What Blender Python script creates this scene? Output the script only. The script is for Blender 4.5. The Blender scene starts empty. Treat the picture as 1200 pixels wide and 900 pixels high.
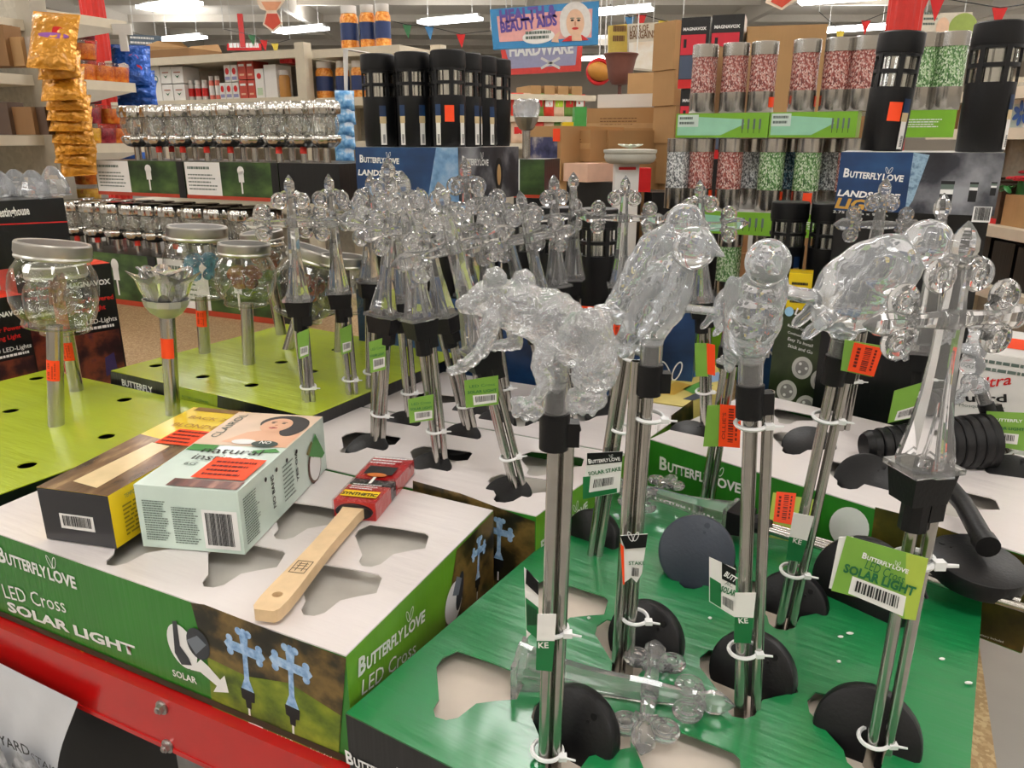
import bpy, bmesh, math, random
from mathutils import Vector, Matrix, Euler, noise
random.seed(7)
R = math.radians
V = Vector
sc = bpy.context.scene
col = sc.collection

# ---------------------------------------------------------------- camera
CAM = V((0.0, 0.0, 1.45))
PITCH = R(17.6)
cd = bpy.data.cameras.new('camera')
cd.sensor_fit = 'HORIZONTAL'
cd.sensor_width = 36.0
cd.lens = 27.0
cd.clip_start = 0.02
cd.clip_end = 200
cam = bpy.data.objects.new('camera', cd)
cam.location = CAM
cam.rotation_euler = (R(90) - PITCH, 0, 0)
col.objects.link(cam)
sc.camera = cam

# ---------------------------------------------------------------- world, exposure
w = bpy.data.worlds.new('world')
sc.world = w
w.use_nodes = True
w.node_tree.nodes['Background'].inputs[0].default_value = (0.95, 0.97, 1.0, 1)
w.node_tree.nodes['Background'].inputs[1].default_value = 0.5
sc.view_settings.view_transform = 'Standard'
sc.view_settings.look = 'None'
sc.view_settings.exposure = 0.0
sc.view_settings.gamma = 1
sc.view_settings.use_curve_mapping = False
LAMP = 16.0          # strength of every ceiling light diffuser
cy = sc.cycles
cy.max_bounces = 14
cy.diffuse_bounces = 4
cy.glossy_bounces = 6
cy.transmission_bounces = 12
cy.transparent_max_bounces = 16
cy.sample_clamp_indirect = 6.0
cy.blur_glossy = 0.6
cy.caustics_reflective = False
cy.caustics_refractive = True
cy.use_denoising = True

# ---------------------------------------------------------------- pixels of the 1200x900 photograph to points
F_PX = 900.0
CP, SP = math.cos(PITCH), math.sin(PITCH)
def ray(px, py):
    x, d = (px - 600) / F_PX, (py - 450) / F_PX
    return V((x, CP - d * SP, -(SP + d * CP)))
def at(px, py, z):                      # on the level plane at height z
    r = ray(px, py)
    return CAM + r * ((z - CAM.z) / r.z)
def atY(px, py, y):                     # on the upright plane at distance y
    r = ray(px, py)
    return CAM + r * (y / r.y)
def near_axis(px, py, p, d=V((0, 0, 1))):   # point on the line p + t d nearest the sight line
    r = ray(px, py).normalized()
    d = d.normalized()
    w0 = p - CAM
    b = d.dot(r)
    t = (b * r.dot(w0) - d.dot(w0)) / (1 - b * b)
    return p + d * t

# ---------------------------------------------------------------- materials
def lin(c):
    return tuple(((v / 255) / 12.92 if v / 255 <= .04045 else ((v / 255 + .055) / 1.055) ** 2.4) for v in c)
MATS = {}
def nodes(name):
    m = bpy.data.materials.new(name)
    m.use_nodes = True
    nt = m.node_tree
    return m, nt, nt.nodes['Principled BSDF']
def add(nt, t, **kw):
    n = nt.nodes.new(t)
    for k, v in kw.items():
        if k in n.inputs: n.inputs[k].default_value = v
        else: setattr(n, k, v)
    return n
def coords(nt, scale, kind='Object'):
    tc = nt.nodes.new('ShaderNodeTexCoord')
    mp = nt.nodes.new('ShaderNodeMapping')
    mp.inputs['Scale'].default_value = scale
    nt.links.new(tc.outputs[kind], mp.inputs[0])
    return mp.outputs[0]
def bump(nt, b, hsock, strength, dist=.002):
    bp = add(nt, 'ShaderNodeBump')
    bp.inputs['Strength'].default_value = strength
    bp.inputs['Distance'].default_value = dist
    nt.links.new(hsock, bp.inputs['Height'])
    nt.links.new(bp.outputs[0], b.inputs['Normal'])
def mat(name, c, rough=.5, metal=0, var=.06, relief=None, coat=0, scale=30):
    if name in MATS: return MATS[name]
    m, nt, b = nodes(name)
    c = lin(c)
    b.inputs['Roughness'].default_value = rough
    b.inputs['Metallic'].default_value = metal
    b.inputs['Coat Weight'].default_value = coat
    b.inputs['Coat Roughness'].default_value = .12
    co = coords(nt, (scale,) * 3)
    nz = add(nt, 'ShaderNodeTexNoise', Scale=1.0, Detail=4.0)
    nt.links.new(co, nz.inputs['Vector'])
    rp = add(nt, 'ShaderNodeValToRGB')
    rp.color_ramp.elements[0].color = tuple(v * (1 - var) for v in c) + (1,)
    rp.color_ramp.elements[1].color = tuple(min(1, v * (1 + var)) for v in c) + (1,)
    rp.color_ramp.elements[0].position, rp.color_ramp.elements[1].position = .3, .7
    nt.links.new(nz.outputs[0], rp.inputs[0])
    nt.links.new(rp.outputs[0], b.inputs['Base Color'])
    if relief == 'corrugated':          # flutes of corrugated card telegraphing through the print
        wv = add(nt, 'ShaderNodeTexNoise', Scale=1.0, Detail=1.0)
        nt.links.new(coords(nt, (170, 170, 4)), wv.inputs['Vector'])
        bump(nt, b, wv.outputs[0], .25, .002)
    elif relief == 'sheet':             # card top: slow waviness plus faint flutes, breaks the highlights
        wv = add(nt, 'ShaderNodeTexNoise', Scale=1.0, Detail=3.0)
        nt.links.new(coords(nt, (7, 45, 7)), wv.inputs['Vector'])
        bump(nt, b, wv.outputs[0], .35, .006)
    elif relief == 'brushed':
        wv = add(nt, 'ShaderNodeTexNoise', Scale=1.0, Detail=2.0)
        nt.links.new(coords(nt, (900, 900, 6)), wv.inputs['Vector'])
        bump(nt, b, wv.outputs[0], .15, .0006)
    elif relief == 'grain':
        wv = add(nt, 'ShaderNodeTexNoise', Scale=1.0, Detail=3.0)
        nt.links.new(coords(nt, (260, 260, 260)), wv.inputs['Vector'])
        bump(nt, b, wv.outputs[0], .3, .001)
    elif relief == 'foil':
        wv = add(nt, 'ShaderNodeTexNoise', Scale=1.0, Detail=2.0)
        nt.links.new(coords(nt, (38, 38, 38)), wv.inputs['Vector'])
        bump(nt, b, wv.outputs[0], .8, .02)
    MATS[name] = m
    return m
def speckle(name, cols, scale, rough=.6, metal=0, bumpy=0, stretch=(1, 1, 1)):
    if name in MATS: return MATS[name]
    m, nt, b = nodes(name)
    b.inputs['Roughness'].default_value = rough
    b.inputs['Metallic'].default_value = metal
    vo = add(nt, 'ShaderNodeTexVoronoi', Scale=1.0)
    nt.links.new(coords(nt, tuple(scale * s for s in stretch)), vo.inputs['Vector'])
    sp = add(nt, 'ShaderNodeSeparateColor')
    nt.links.new(vo.outputs['Color'], sp.inputs[0])
    rp = add(nt, 'ShaderNodeValToRGB')
    rp.color_ramp.interpolation = 'CONSTANT'
    el = rp.color_ramp.elements
    el[0].color = lin(cols[0]) + (1,); el[0].position = 0
    el[1].color = lin(cols[1]) + (1,); el[1].position = 1 / len(cols)
    for i, c in enumerate(cols[2:], 2):
        e = el.new(i / len(cols)); e.color = lin(c) + (1,)
    nt.links.new(sp.outputs[0], rp.inputs[0])
    nt.links.new(rp.outputs[0], b.inputs['Base Color'])
    if bumpy: bump(nt, b, vo.outputs['Distance'], bumpy, .003)
    MATS[name] = m
    return m
def photo(name, cols, scale=(14, 14, 14), rough=.35):     # soft blotchy printed photograph
    if name in MATS: return MATS[name]
    m, nt, b = nodes(name)
    b.inputs['Roughness'].default_value = rough
    nz = add(nt, 'ShaderNodeTexNoise', Scale=1.0, Detail=5.0, Roughness=.55)
    nt.links.new(coords(nt, scale), nz.inputs['Vector'])
    rp = add(nt, 'ShaderNodeValToRGB')
    el = rp.color_ramp.elements
    n = len(cols)
    pos = [.3 + .4 * i / (n - 1) for i in range(n)]
    el[0].color = lin(cols[0]) + (1,); el[0].position = pos[0]
    el[1].color = lin(cols[-1]) + (1,); el[1].position = pos[-1]
    for i in range(1, n - 1):
        e = el.new(pos[i]); e.color = lin(cols[i]) + (1,)
    nt.links.new(nz.outputs[0], rp.inputs[0])
    nt.links.new(rp.outputs[0], b.inputs['Base Color'])
    MATS[name] = m
    return m
def clear(name, tint=(1, 1, 1), rough=.02, ior=1.49, relief=0, rscale=90, milk=0):
    if name in MATS: return MATS[name]
    m, nt, b = nodes(name)
    b.inputs['Base Color'].default_value = (*tint, 1)
    b.inputs['Transmission Weight'].default_value = 1 - milk
    b.inputs['Roughness'].default_value = rough
    b.inputs['IOR'].default_value = ior
    if relief:
        nz = add(nt, 'ShaderNodeTexNoise', Scale=1.0, Detail=2.0)
        nt.links.new(coords(nt, (rscale,) * 3), nz.inputs['Vector'])
        bump(nt, b, nz.outputs[0], relief, .004)
    MATS[name] = m
    return m
def thin(name, tint=(1, 1, 1), gloss=1.0, relief=0, rscale=60, rough=.03):   # thin-walled glass or film: transmits straight through, reflects by angle
    if name in MATS: return MATS[name]
    m, nt, b = nodes(name)
    out = nt.nodes['Material Output']
    nt.nodes.remove(b)
    tr = add(nt, 'ShaderNodeBsdfTransparent'); tr.inputs[0].default_value = (*tint, 1)
    gl = add(nt, 'ShaderNodeBsdfGlossy'); gl.inputs['Roughness'].default_value = rough
    fr = add(nt, 'ShaderNodeLayerWeight', Blend=.5)        # same from both sides of the wall
    pw = add(nt, 'ShaderNodeMath', operation='POWER'); pw.inputs[1].default_value = 3.0 if gloss <= 1 else 2.2
    nt.links.new(fr.outputs['Facing'], pw.inputs[0])
    sc_ = add(nt, 'ShaderNodeMath', operation='MULTIPLY_ADD'); sc_.inputs[1].default_value = .7; sc_.inputs[2].default_value = .07 if gloss <= 1 else .14
    nt.links.new(pw.outputs[0], sc_.inputs[0])
    mx = add(nt, 'ShaderNodeMixShader')
    nt.links.new(sc_.outputs[0], mx.inputs[0])
    nt.links.new(tr.outputs[0], mx.inputs[1])
    nt.links.new(gl.outputs[0], mx.inputs[2])
    nt.links.new(mx.outputs[0], out.inputs[0])
    if relief:
        nz = add(nt, 'ShaderNodeTexNoise', Scale=1.0, Detail=2.0)
        nt.links.new(coords(nt, (rscale,) * 3), nz.inputs['Vector'])
        bp = add(nt, 'ShaderNodeBump'); bp.inputs['Strength'].default_value = relief; bp.inputs['Distance'].default_value = .006
        nt.links.new(nz.outputs[0], bp.inputs['Height'])
        nt.links.new(bp.outputs[0], gl.inputs['Normal']); nt.links.new(bp.outputs[0], fr.inputs['Normal'])
    MATS[name] = m
    return m
def glow(name, c, s):
    m, nt, b = nodes(name)
    b.inputs['Base Color'].default_value = (.9, .9, .9, 1)
    b.inputs['Emission Color'].default_value = (*c, 1)
    b.inputs['Emission Strength'].default_value = s
    MATS[name] = m
    return m

STEEL = mat('brushed_steel', (184, 181, 176), .22, 1, .05, 'brushed')
ALU = mat('lid_aluminium', (188, 186, 180), .35, 1, .05)
BLACK = mat('black_plastic', (13, 13, 15), .45, 0, .1, 'grain')
BLACK.node_tree.nodes['Principled BSDF'].inputs['Specular IOR Level'].default_value = .35
DARK = mat('charcoal_plastic', (38, 41, 48), .5, 0, .1, 'grain')
NAVYDISC = mat('slate_plastic', (44, 52, 64), .5, 0, .08, 'grain')
WHITE = mat('white_paper', (232, 230, 226), .6, 0, .02)
TIE = mat('white_nylon', (235, 236, 235), .4, 0, .02)
CARDW = mat('white_card_top', (226, 219, 217), .3, 0, .03, 'sheet', .3, 9)
CARDIN = mat('grey_card_inside', (196, 192, 184), .8, 0, .09, None, 0, 18)
CREAM = mat('cream_card_inside', (214, 201, 188), .8, 0, .07, None, 0, 18)
KRAFT = mat('kraft_card', (176, 138, 92), .75, 0, .06, 'corrugated', 0, 8)
KRAFTD = mat('kraft_card_dark', (140, 104, 66), .75, 0, .08, 'corrugated', 0, 8)
GREENTOP = mat('green_card_top', (20, 122, 66), .28, 0, .05, 'sheet', .5, 9)
LIMETOP = mat('lime_card_top', (172, 190, 40), .25, 0, .05, 'sheet', .5, 9)
GREENP = mat('green_print', (42, 120, 32), .35, 0, .12, 'corrugated', .2, 6)
GREENL = mat('leaf_green_print', (104, 158, 42), .35, 0, .1, 'corrugated', .2, 6)
BLACKP = mat('black_print', (13, 14, 16), .35, 0, .1, 'corrugated', .2, 6)
NAVYP = photo('navy_print', [(14, 30, 56), (26, 60, 104), (44, 92, 140)], (5, 5, 9))
INK = mat('black_ink', (18, 18, 20), .5)
INKG = mat('grey_ink', (96, 112, 104), .6)
INKW = mat('white_ink', (238, 238, 236), .45, 0, .02)
INKY = mat('lime_ink', (176, 210, 40), .5)
INKR = mat('red_ink', (205, 30, 28), .45)
GOLD = mat('gold_ink', (196, 150, 62), .45)
ORANGE = mat('orange_sticker', (250, 74, 20), .5, 0, .04)
RED = mat('red_enamel', (186, 14, 14), .3, 0, .06, None, .4)
REDP = mat('red_print', (200, 24, 28), .4)
TAGG = mat('sage_tag', (122, 168, 66), .4, 0, .06)
TAGL = mat('lime_tag', (170, 190, 74), .4, 0, .06)
TAGD = mat('deep_green_tag', (22, 110, 58), .4, 0, .06)
GREENDK = mat('green_lettering', (30, 104, 60), .45)
CLEAR = clear('clear_acrylic', (.985, .99, 1), .02, 1.47, milk=.09)
CLEARB = clear('clear_acrylic_cast', (.93, .96, 1), .03, 1.45, .18, 70, milk=.2)
CLEARF = clear('clear_acrylic_bumpy', (.94, .965, 1), .04, 1.47, .55, 150, milk=.18)
GLASS = thin('thin_glass', (.94, .955, .94), 1.0)
GLASSB = thin('crackled_thin_glass', (.93, .95, .93), 2.0, .9, 150, .06)
FILM = thin('plastic_film', (.97, .97, .97), 1.0, .8, 40)
CREAMS = mat('cream_shelf_steel', (214, 204, 182), .45, 0, .03)
SHELFD = mat('grey_shelf_steel', (176, 168, 152), .5, 0, .05)

# ---------------------------------------------------------------- mesh builder
def basis(d, up=V((0, 0, 1))):
    d = d.normalized()
    a = up.cross(d)
    if a.length < 1e-4: a = V((1, 0, 0)).cross(d)
    a.normalize()
    return a, d.cross(a)
def frame_along(p, d, yaw=0.0):         # matrix whose Z runs along d
    d = d.normalized()
    q = V((0, 0, 1)).rotation_difference(d)
    return Matrix.Translation(p) @ q.to_matrix().to_4x4() @ Matrix.Rotation(yaw, 4, 'Z')
WM = {}
class MB:
    def __init__(s, M=None):
        s.v = []; s.f = []; s.mi = []; s.m = 0; s.M = M
    def add(s, vs, fs):
        n = len(s.v)
        s.v += [s.M @ V(p) for p in vs] if s.M else [V(p) for p in vs]
        for f in fs:
            s.f.append([i + n for i in f]); s.mi.append(s.m)
        return s
    def box(s, c, size, rz=0, rot=None):
        q = rot if rot else Matrix.Rotation(rz, 3, 'Z')
        c = V(c)
        vs = [c + q @ V((x * size[0] / 2, y * size[1] / 2, z * size[2] / 2)) for z in (-1, 1) for x, y in ((-1, -1), (1, -1), (1, 1), (-1, 1))]
        return s.add(vs, [(3, 2, 1, 0), (4, 5, 6, 7), (0, 1, 5, 4), (1, 2, 6, 5), (2, 3, 7, 6), (3, 0, 4, 7)])
    def prism(s, pts, z0, z1, top=True, bottom=True):
        n = len(pts)
        a = sum(pts[i][0] * pts[(i + 1) % n][1] - pts[(i + 1) % n][0] * pts[i][1] for i in range(n))
        if a < 0: pts = list(reversed(pts))
        vs = [(p[0], p[1], z0) for p in pts] + [(p[0], p[1], z1) for p in pts]
        fs = [(i, (i + 1) % n, n + (i + 1) % n, n + i) for i in range(n)]
        if bottom: fs.append(tuple(reversed(range(n))))
        if top: fs.append(tuple(range(n, 2 * n)))
        return s.add(vs, fs)
    def tube(s, pts, rad, n=10, caps=True, closed=False, flat=1.0, up=V((0, 0, 1))):
        pts = [V(p) for p in pts]
        k = len(pts)
        if not hasattr(rad, '__len__'): rad = [rad] * k
        vs, fs = [], []
        for i, p in enumerate(pts):
            if closed: d = pts[(i + 1) % k] - pts[i - 1]
            else: d = pts[min(i + 1, k - 1)] - pts[max(i - 1, 0)]
            a, b = basis(d, up)
            for j in range(n):
                t = 2 * math.pi * j / n
                vs.append(p + (a * math.cos(t) + b * math.sin(t) * flat) * rad[i])
        for i in range(k if closed else k - 1):
            for j in range(n):
                i2 = (i + 1) % k
                fs.append((i * n + j, i * n + (j + 1) % n, i2 * n + (j + 1) % n, i2 * n + j))
        if caps and not closed:
            fs.append(tuple(reversed(range(n)))); fs.append(tuple(range((k - 1) * n, k * n)))
        return s.add(vs, fs)
    def cyl(s, p0, p1, r, r1=None, n=14, caps=True):
        return s.tube([p0, p1], [r, r if r1 is None else r1], n, caps)
    def lathe(s, prof, n=28, c=(0, 0, 0), wave=None):
        vs, fs = [], []
        c = V(c)
        for i, (r, z) in enumerate(prof):
            for j in range(n):
                t = 2 * math.pi * j / n
                rr, zz = (r, z) if wave is None else wave(i, t, r, z)
                vs.append(c + V((rr * math.cos(t), rr * math.sin(t), zz)))
        for i in range(len(prof) - 1):
            for j in range(n):
                fs.append((i * n + j, i * n + (j + 1) % n, (i + 1) * n + (j + 1) % n, (i + 1) * n + j))
        if prof[0][0] > 1e-5: fs.append(tuple(reversed(range(n))))
        if prof[-1][0] > 1e-5: fs.append(tuple(range((len(prof) - 1) * n, len(prof) * n)))
        return s.add(vs, fs)
    def ball(s, c, r, n=12, m=8, rot=None):
        if not hasattr(r, '__len__'): r = (r, r, r)
        c = V(c); vs, fs = [], []
        for i in range(m + 1):
            ph = math.pi * (i / m - .5)
            for j in range(n):
                t = 2 * math.pi * j / n
                p = V((r[0] * math.cos(ph) * math.cos(t), r[1] * math.cos(ph) * math.sin(t), r[2] * math.sin(ph)))
                vs.append(c + (rot @ p if rot else p))
        for i in range(m):
            for j in range(n):
                fs.append((i * n + j, i * n + (j + 1) % n, (i + 1) * n + (j + 1) % n, (i + 1) * n + j))
        return s.add(vs, fs)
    def ring(s, c, R1, r, ax=V((0, 1, 0)), n=20, m=8, a0=0, a1=2 * math.pi):
        a, b = basis(V(ax))
        c = V(c)
        full = abs(a1 - a0 - 2 * math.pi) < 1e-3
        k = n if full else n + 1
        pts = [c + (a * math.cos(a0 + (a1 - a0) * i / n) + b * math.sin(a0 + (a1 - a0) * i / n)) * R1 for i in range(k)]
        return s.tube(pts, r, m, True, full, 1.0, V(ax))
    def mesh(s, name, mats, angle=38):
        me = bpy.data.meshes.new(name)
        me.from_pydata([tuple(p) for p in s.v], [], s.f)
        if not isinstance(mats, (list, tuple)): mats = [mats]
        for m in mats: me.materials.append(m)
        me.polygons.foreach_set('material_index', s.mi)
        bm = bmesh.new(); bm.from_mesh(me)
        bmesh.ops.remove_doubles(bm, verts=bm.verts, dist=1e-6)
        bmesh.ops.recalc_face_normals(bm, faces=bm.faces)
        bm.to_mesh(me); bm.free()
        if angle:
            me.polygons.foreach_set('use_smooth', [True] * len(me.polygons))
            me.set_sharp_from_angle(angle=R(angle))
        return me
    def build(s, name, mats, parent=None, angle=38, world=False):
        if world and parent is not None:
            inv = WM[parent.name].inverted()
            s.v = [inv @ p for p in s.v]
        return link(name, s.mesh(name, mats, angle), parent)
def link(name, me, parent=None):
    o = bpy.data.objects.new(name, me)
    col.objects.link(o)
    if parent is not None: o.parent = parent
    WM[o.name] = WM[parent.name].copy() if parent is not None else Matrix.Identity(4)
    return o
def tag(o, label, cat, group=None, kind=None):
    if label: o['label'] = label
    if cat: o['category'] = cat
    if group: o['group'] = group
    if kind: o['kind'] = kind
    return o
def thing(name, label, cat, M=None, group=None):
    o = bpy.data.objects.new(name, None)
    o.empty_display_size = .02
    col.objects.link(o)
    M = M if M is not None else Matrix.Identity(4)
    if isinstance(M, Vector): M = Matrix.Translation(M)
    o.matrix_basis = M
    WM[o.name] = M.copy()
    return tag(o, label, cat, group)
def struct(o):
    o['kind'] = 'structure'
    return o
def dup(root, M, label=None, scale=None):
    r = root.copy(); col.objects.link(r)
    r.matrix_basis = M
    WM[r.name] = M.copy()
    if label: r['label'] = label
    for ch in list(root.children):
        c = ch.copy(); col.objects.link(c); c.parent = r
        WM[c.name] = M.copy()
        for g in ch.children:
            d = g.copy(); col.objects.link(d); d.parent = c
            WM[d.name] = M.copy()
    return r
def from_curve(cu, M):
    o = bpy.data.objects.new('tmp_outline', cu)
    col.objects.link(o)
    bpy.context.view_layer.update()
    me = bpy.data.meshes.new_from_object(o.evaluated_get(bpy.context.evaluated_depsgraph_get()))
    bpy.data.objects.remove(o); bpy.data.curves.remove(cu)
    if M is not None: me.transform(M)
    return me
def holed_sheet(outer, holes, z, th, name, m, parent=None):      # flat sheet with real cut-outs
    cu = bpy.data.curves.new('sheet', 'CURVE')
    cu.dimensions = '2D'; cu.fill_mode = 'BOTH'; cu.extrude = th / 2
    for pts in [outer] + holes:
        sp = cu.splines.new('POLY'); sp.points.add(len(pts) - 1)
        for q, p in zip(sp.points, pts): q.co = (p[0], p[1], 0, 1)
        sp.use_cyclic_u = True
    me = from_curve(cu, Matrix.Translation((0, 0, z - th / 2)))
    me.materials.clear(); me.materials.append(m)
    if parent is not None: me.transform(WM[parent.name].inverted())
    return link(name, me, parent)
# ---------------------------------------------------------------- printing on flat faces
class Face:
    host = None                 # the part that carries the print; the print becomes its sub-part
    def __init__(s, O, X, Y):
        s.O = V(O); s.X = V(X).normalized(); s.Y = (V(Y) - s.X * V(Y).dot(s.X)).normalized(); s.N = s.X.cross(s.Y)
    def px(s, x, y):
        r = ray(x, y)
        p = CAM + r * ((s.O - CAM).dot(s.N) / r.dot(s.N))
        return ((p - s.O).dot(s.X), (p - s.O).dot(s.Y))
    def pt(s, u, v, off=0): return s.O + s.X * u + s.Y * v + s.N * off
    def M(s, u, v, off, ang=0): 
        m = Matrix((s.X, s.Y, s.N)).transposed().to_4x4()
        m.translation = s.pt(u, v, off)
        return m @ Matrix.Rotation(ang, 4, 'Z')
    def poly(s, parent, name, pts, m, off=.0006, px=False, th=.0004):
        parent = s.host or parent
        if px: pts = [s.px(*p) for p in pts]
        b = MB(Matrix.Translation((0, 0, 0)))
        n = len(pts)
        a = sum(pts[i][0] * pts[(i + 1) % n][1] - pts[(i + 1) % n][0] * pts[i][1] for i in range(n))
        if a < 0: pts = list(reversed(pts))
        b.add([s.pt(u, v, off) for u, v in pts], [tuple(range(n))])
        return b.build(name, m, parent, 0, True)
    def rect(s, parent, name, u0, v0, u1, v1, m, off=.0006):
        return s.poly(parent, name, [(u0, v0), (u1, v0), (u1, v1), (u0, v1)], m, off)
    def ell(s, parent, name, u, v, a, b, m, off=.0006, n=22, rot=0):
        c_, s_ = math.cos(rot), math.sin(rot)
        return s.poly(parent, name, [(u + a * math.cos(t) * c_ - b * math.sin(t) * s_, v + a * math.cos(t) * s_ + b * math.sin(t) * c_) for t in [2 * math.pi * i / n for i in range(n)]], m, off)
    def text(s, parent, st, u, v, width, m, off=.0009, height=None, bold=0, shear=0, ang=0, name='lettering'):
        parent = s.host or parent
        me = textmesh(st, width, height, bold, shear, m)
        me.transform(s.M(u, v, off, ang))
        if parent is not None: me.transform(WM[parent.name].inverted())
        return link(name, me, parent)
    def ptext(s, parent, st, p0, p1, m, off=.0009, height=None, bold=0, shear=0, name='lettering'):
        a, b = s.px(*p0), s.px(*p1)
        return s.text(parent, st, a[0], a[1], math.hypot(b[0] - a[0], b[1] - a[1]), m, off, height, bold, shear, math.atan2(b[1] - a[1], b[0] - a[0]), name)
    def bars(s, parent, u0, v0, u1, v1, m, n=24, off=.0011, name='barcode', vertical=True):
        parent = s.host or parent
        rnd = random.Random(int((u0 + v0) * 1e5) + n)
        b = MB(); x = 0; tot = []
        for i in range(n):
            g, wd = rnd.choice((1, 1, 2)), rnd.choice((1, 1, 2, 3)); tot.append((x + g, wd)); x += g + wd
        for st, wd in tot:
            f0, f1 = st / x, (st + wd) / x
            if vertical: q = [(u0 + (u1 - u0) * f0, v0), (u0 + (u1 - u0) * f1, v0), (u0 + (u1 - u0) * f1, v1), (u0 + (u1 - u0) * f0, v1)]
            else: q = [(u0, v0 + (v1 - v0) * f0), (u1, v0 + (v1 - v0) * f0), (u1, v0 + (v1 - v0) * f1), (u0, v0 + (v1 - v0) * f1)]
            b.add([s.pt(a, c, off) for a, c in q], [(0, 1, 2, 3)])
        o = b.build(name, m, parent, 0, True)
        o['kind'] = 'stuff'
        return o
    def lines(s, parent, u0, v0, u1, v1, m, rows, off=.001, name='fine_print', fill=.42, seed=1):
        parent = s.host or parent
        rnd = random.Random(seed); b = MB(); dv = (v1 - v0) / rows
        for i in range(rows):
            y = v1 - (i + .7) * dv; x = u0; end = u1 - (u1 - u0) * rnd.random() * .25
            while x < end:
                wl = (u1 - u0) * rnd.uniform(.04, .13); e = min(x + wl, end)
                b.add([s.pt(a, c, off) for a, c in ((x, y), (e, y), (e, y + abs(dv) * fill), (x, y + abs(dv) * fill))], [(0, 1, 2, 3)])
                x = e + (u1 - u0) * .018
        o = b.build(name, m, parent, 0, True)
        o['kind'] = 'stuff'
        return o
    def butterfly(s, parent, u, v, h, m, off=.001, ang=0):       # the little outline butterfly over the maker's name
        parent = s.host or parent
        b = MB()
        for cx, cyy, ra, rb, ro in ((-.24, .52, .16, .46, .42), (.2, .56, .17, .44, -.32)):
            for i in range(18):
                q = []
                for k, sc_ in ((i, 1), (i + 1, 1), (i + 1, .68), (i, .68)):
                    t = 2 * math.pi * k / 18
                    x, y = ra * sc_ * math.cos(t), rb * (sc_ if sc_ == 1 else .84) * math.sin(t)
                    x, y = cx + x * math.cos(ro) - y * math.sin(ro), cyy + x * math.sin(ro) + y * math.cos(ro)
                    x, y = x * math.cos(ang) - y * math.sin(ang), x * math.sin(ang) + y * math.cos(ang)
                    q.append(s.pt(u + x * h, v + y * h, off))
                b.add(q, [(0, 1, 2, 3)])
        return b.build('butterfly_mark', m, parent, 0, True)
    def maker(s, parent, p0, p1, m, bold=.032, hh=None):           # BUTTERFLY LOVE in capitals with the first letter larger
        a, b = s.px(*p0), s.px(*p1)
        s.maker_uv(parent, a, b, m, bold, hh)
    def maker_uv(s, parent, a, b, m, bold=.032, hh=None):
        L = math.hypot(b[0] - a[0], b[1] - a[1]); an = math.atan2(b[1] - a[1], b[0] - a[0])
        ca, sa = math.cos(an), math.sin(an)
        P = lambda f, g=0: (a[0] + ca * L * f - sa * L * g, a[1] + sa * L * f + ca * L * g)
        hh = hh or L * .105
        s.text(parent, 'B', *P(0), L * .1, m, .0009, hh * 1.4, bold, 0, an)
        s.text(parent, 'UTTERFLY', *P(.11), L * .53, m, .0009, hh, bold, 0, an)
        s.text(parent, 'LOVE', *P(.66), L * .34, m, .0009, hh, bold, 0, an)
        q = P(.74, .1)
        s.butterfly(parent, q[0], q[1], L * .135, m, .001, an)
TXT = {}
def textmesh(st, width, height, bold, shear, m):
    k = (st, bold, shear)
    if k not in TXT:
        cu = bpy.data.curves.new('txt', 'FONT')
        cu.body = st; cu.size = 1; cu.offset = bold; cu.shear = shear; cu.resolution_u = 2
        me = from_curve(cu, None)
        xs = [v.co.x for v in me.vertices] or [0]; ys = [v.co.y for v in me.vertices] or [0]
        caps = .69
        TXT[k] = (me, min(xs), max(xs), caps)
    src, x0, x1, caps = TXT[k]
    me = src.copy()
    me.materials.clear(); me.materials.append(m)
    sx = width / (x1 - x0); sy = (height / caps) if height else sx
    me.transform(Matrix.Diagonal((sx, sy, 1, 1)) @ Matrix.Translation((-x0, 0, 0)))
    return me
ORD = ['first', 'second', 'third', 'fourth', 'fifth', 'sixth', 'seventh', 'eighth', 'ninth', 'tenth', 'eleventh', 'twelfth', 'thirteenth', 'fourteenth', 'fifteenth', 'sixteenth']

# ================================================================ the setting
XL, XR, YB, YF, ZC = -24.0, 24.0, -8.0, 34.0, 4.7
fl = MB(); fl.box(((XL + XR) / 2, (YB + YF) / 2, -.05), (XR - XL, YF - YB, .1))
struct(fl.build('floor', mat('polished_concrete', (146, 142, 135), .35, 0, .08, 'grain', .1, 3)))
ce = MB(); ce.box(((XL + XR) / 2, (YB + YF) / 2, ZC + .05), (XR - XL, YF - YB, .1))
ceil = struct(ce.build('ceiling', mat('ceiling_deck', (226, 220, 210), .8, 0, .03)))
PAINT = mat('wall_paint', (196, 186, 172), .7, 0, .03)
for nm, c, s in (('wall_left', (XL - .05, 13, ZC / 2), (.1, 42, ZC)), ('wall_right', (XR + .05, 13, ZC / 2), (.1, 42, ZC)),
                 ('wall_back', (0, YF + .05, ZC / 2), (48.2, .1, ZC)), ('wall_front', (0, YB - .05, ZC / 2), (48.2, .1, ZC))):
    b = MB(); b.box(c, s); struct(b.build(nm, PAINT))
JO = mat('joist_paint', (214, 208, 198), .7, 0, .03)
for i in range(13):                                     # joists across, girders lengthwise
    b = MB(); b.box((0, 4 + i * 2.7, ZC - .09), (47.9, .09, .18)); struct(b.build('ceiling_joist', JO, ceil))
for x in (-18, -10.5, -5.2, 0.4, 6, 11.5, 18):
    b = MB(); b.box((x, 13, ZC - .2), (.16, 41.8, .4)); struct(b.build('ceiling_girder', JO, ceil))

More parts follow.
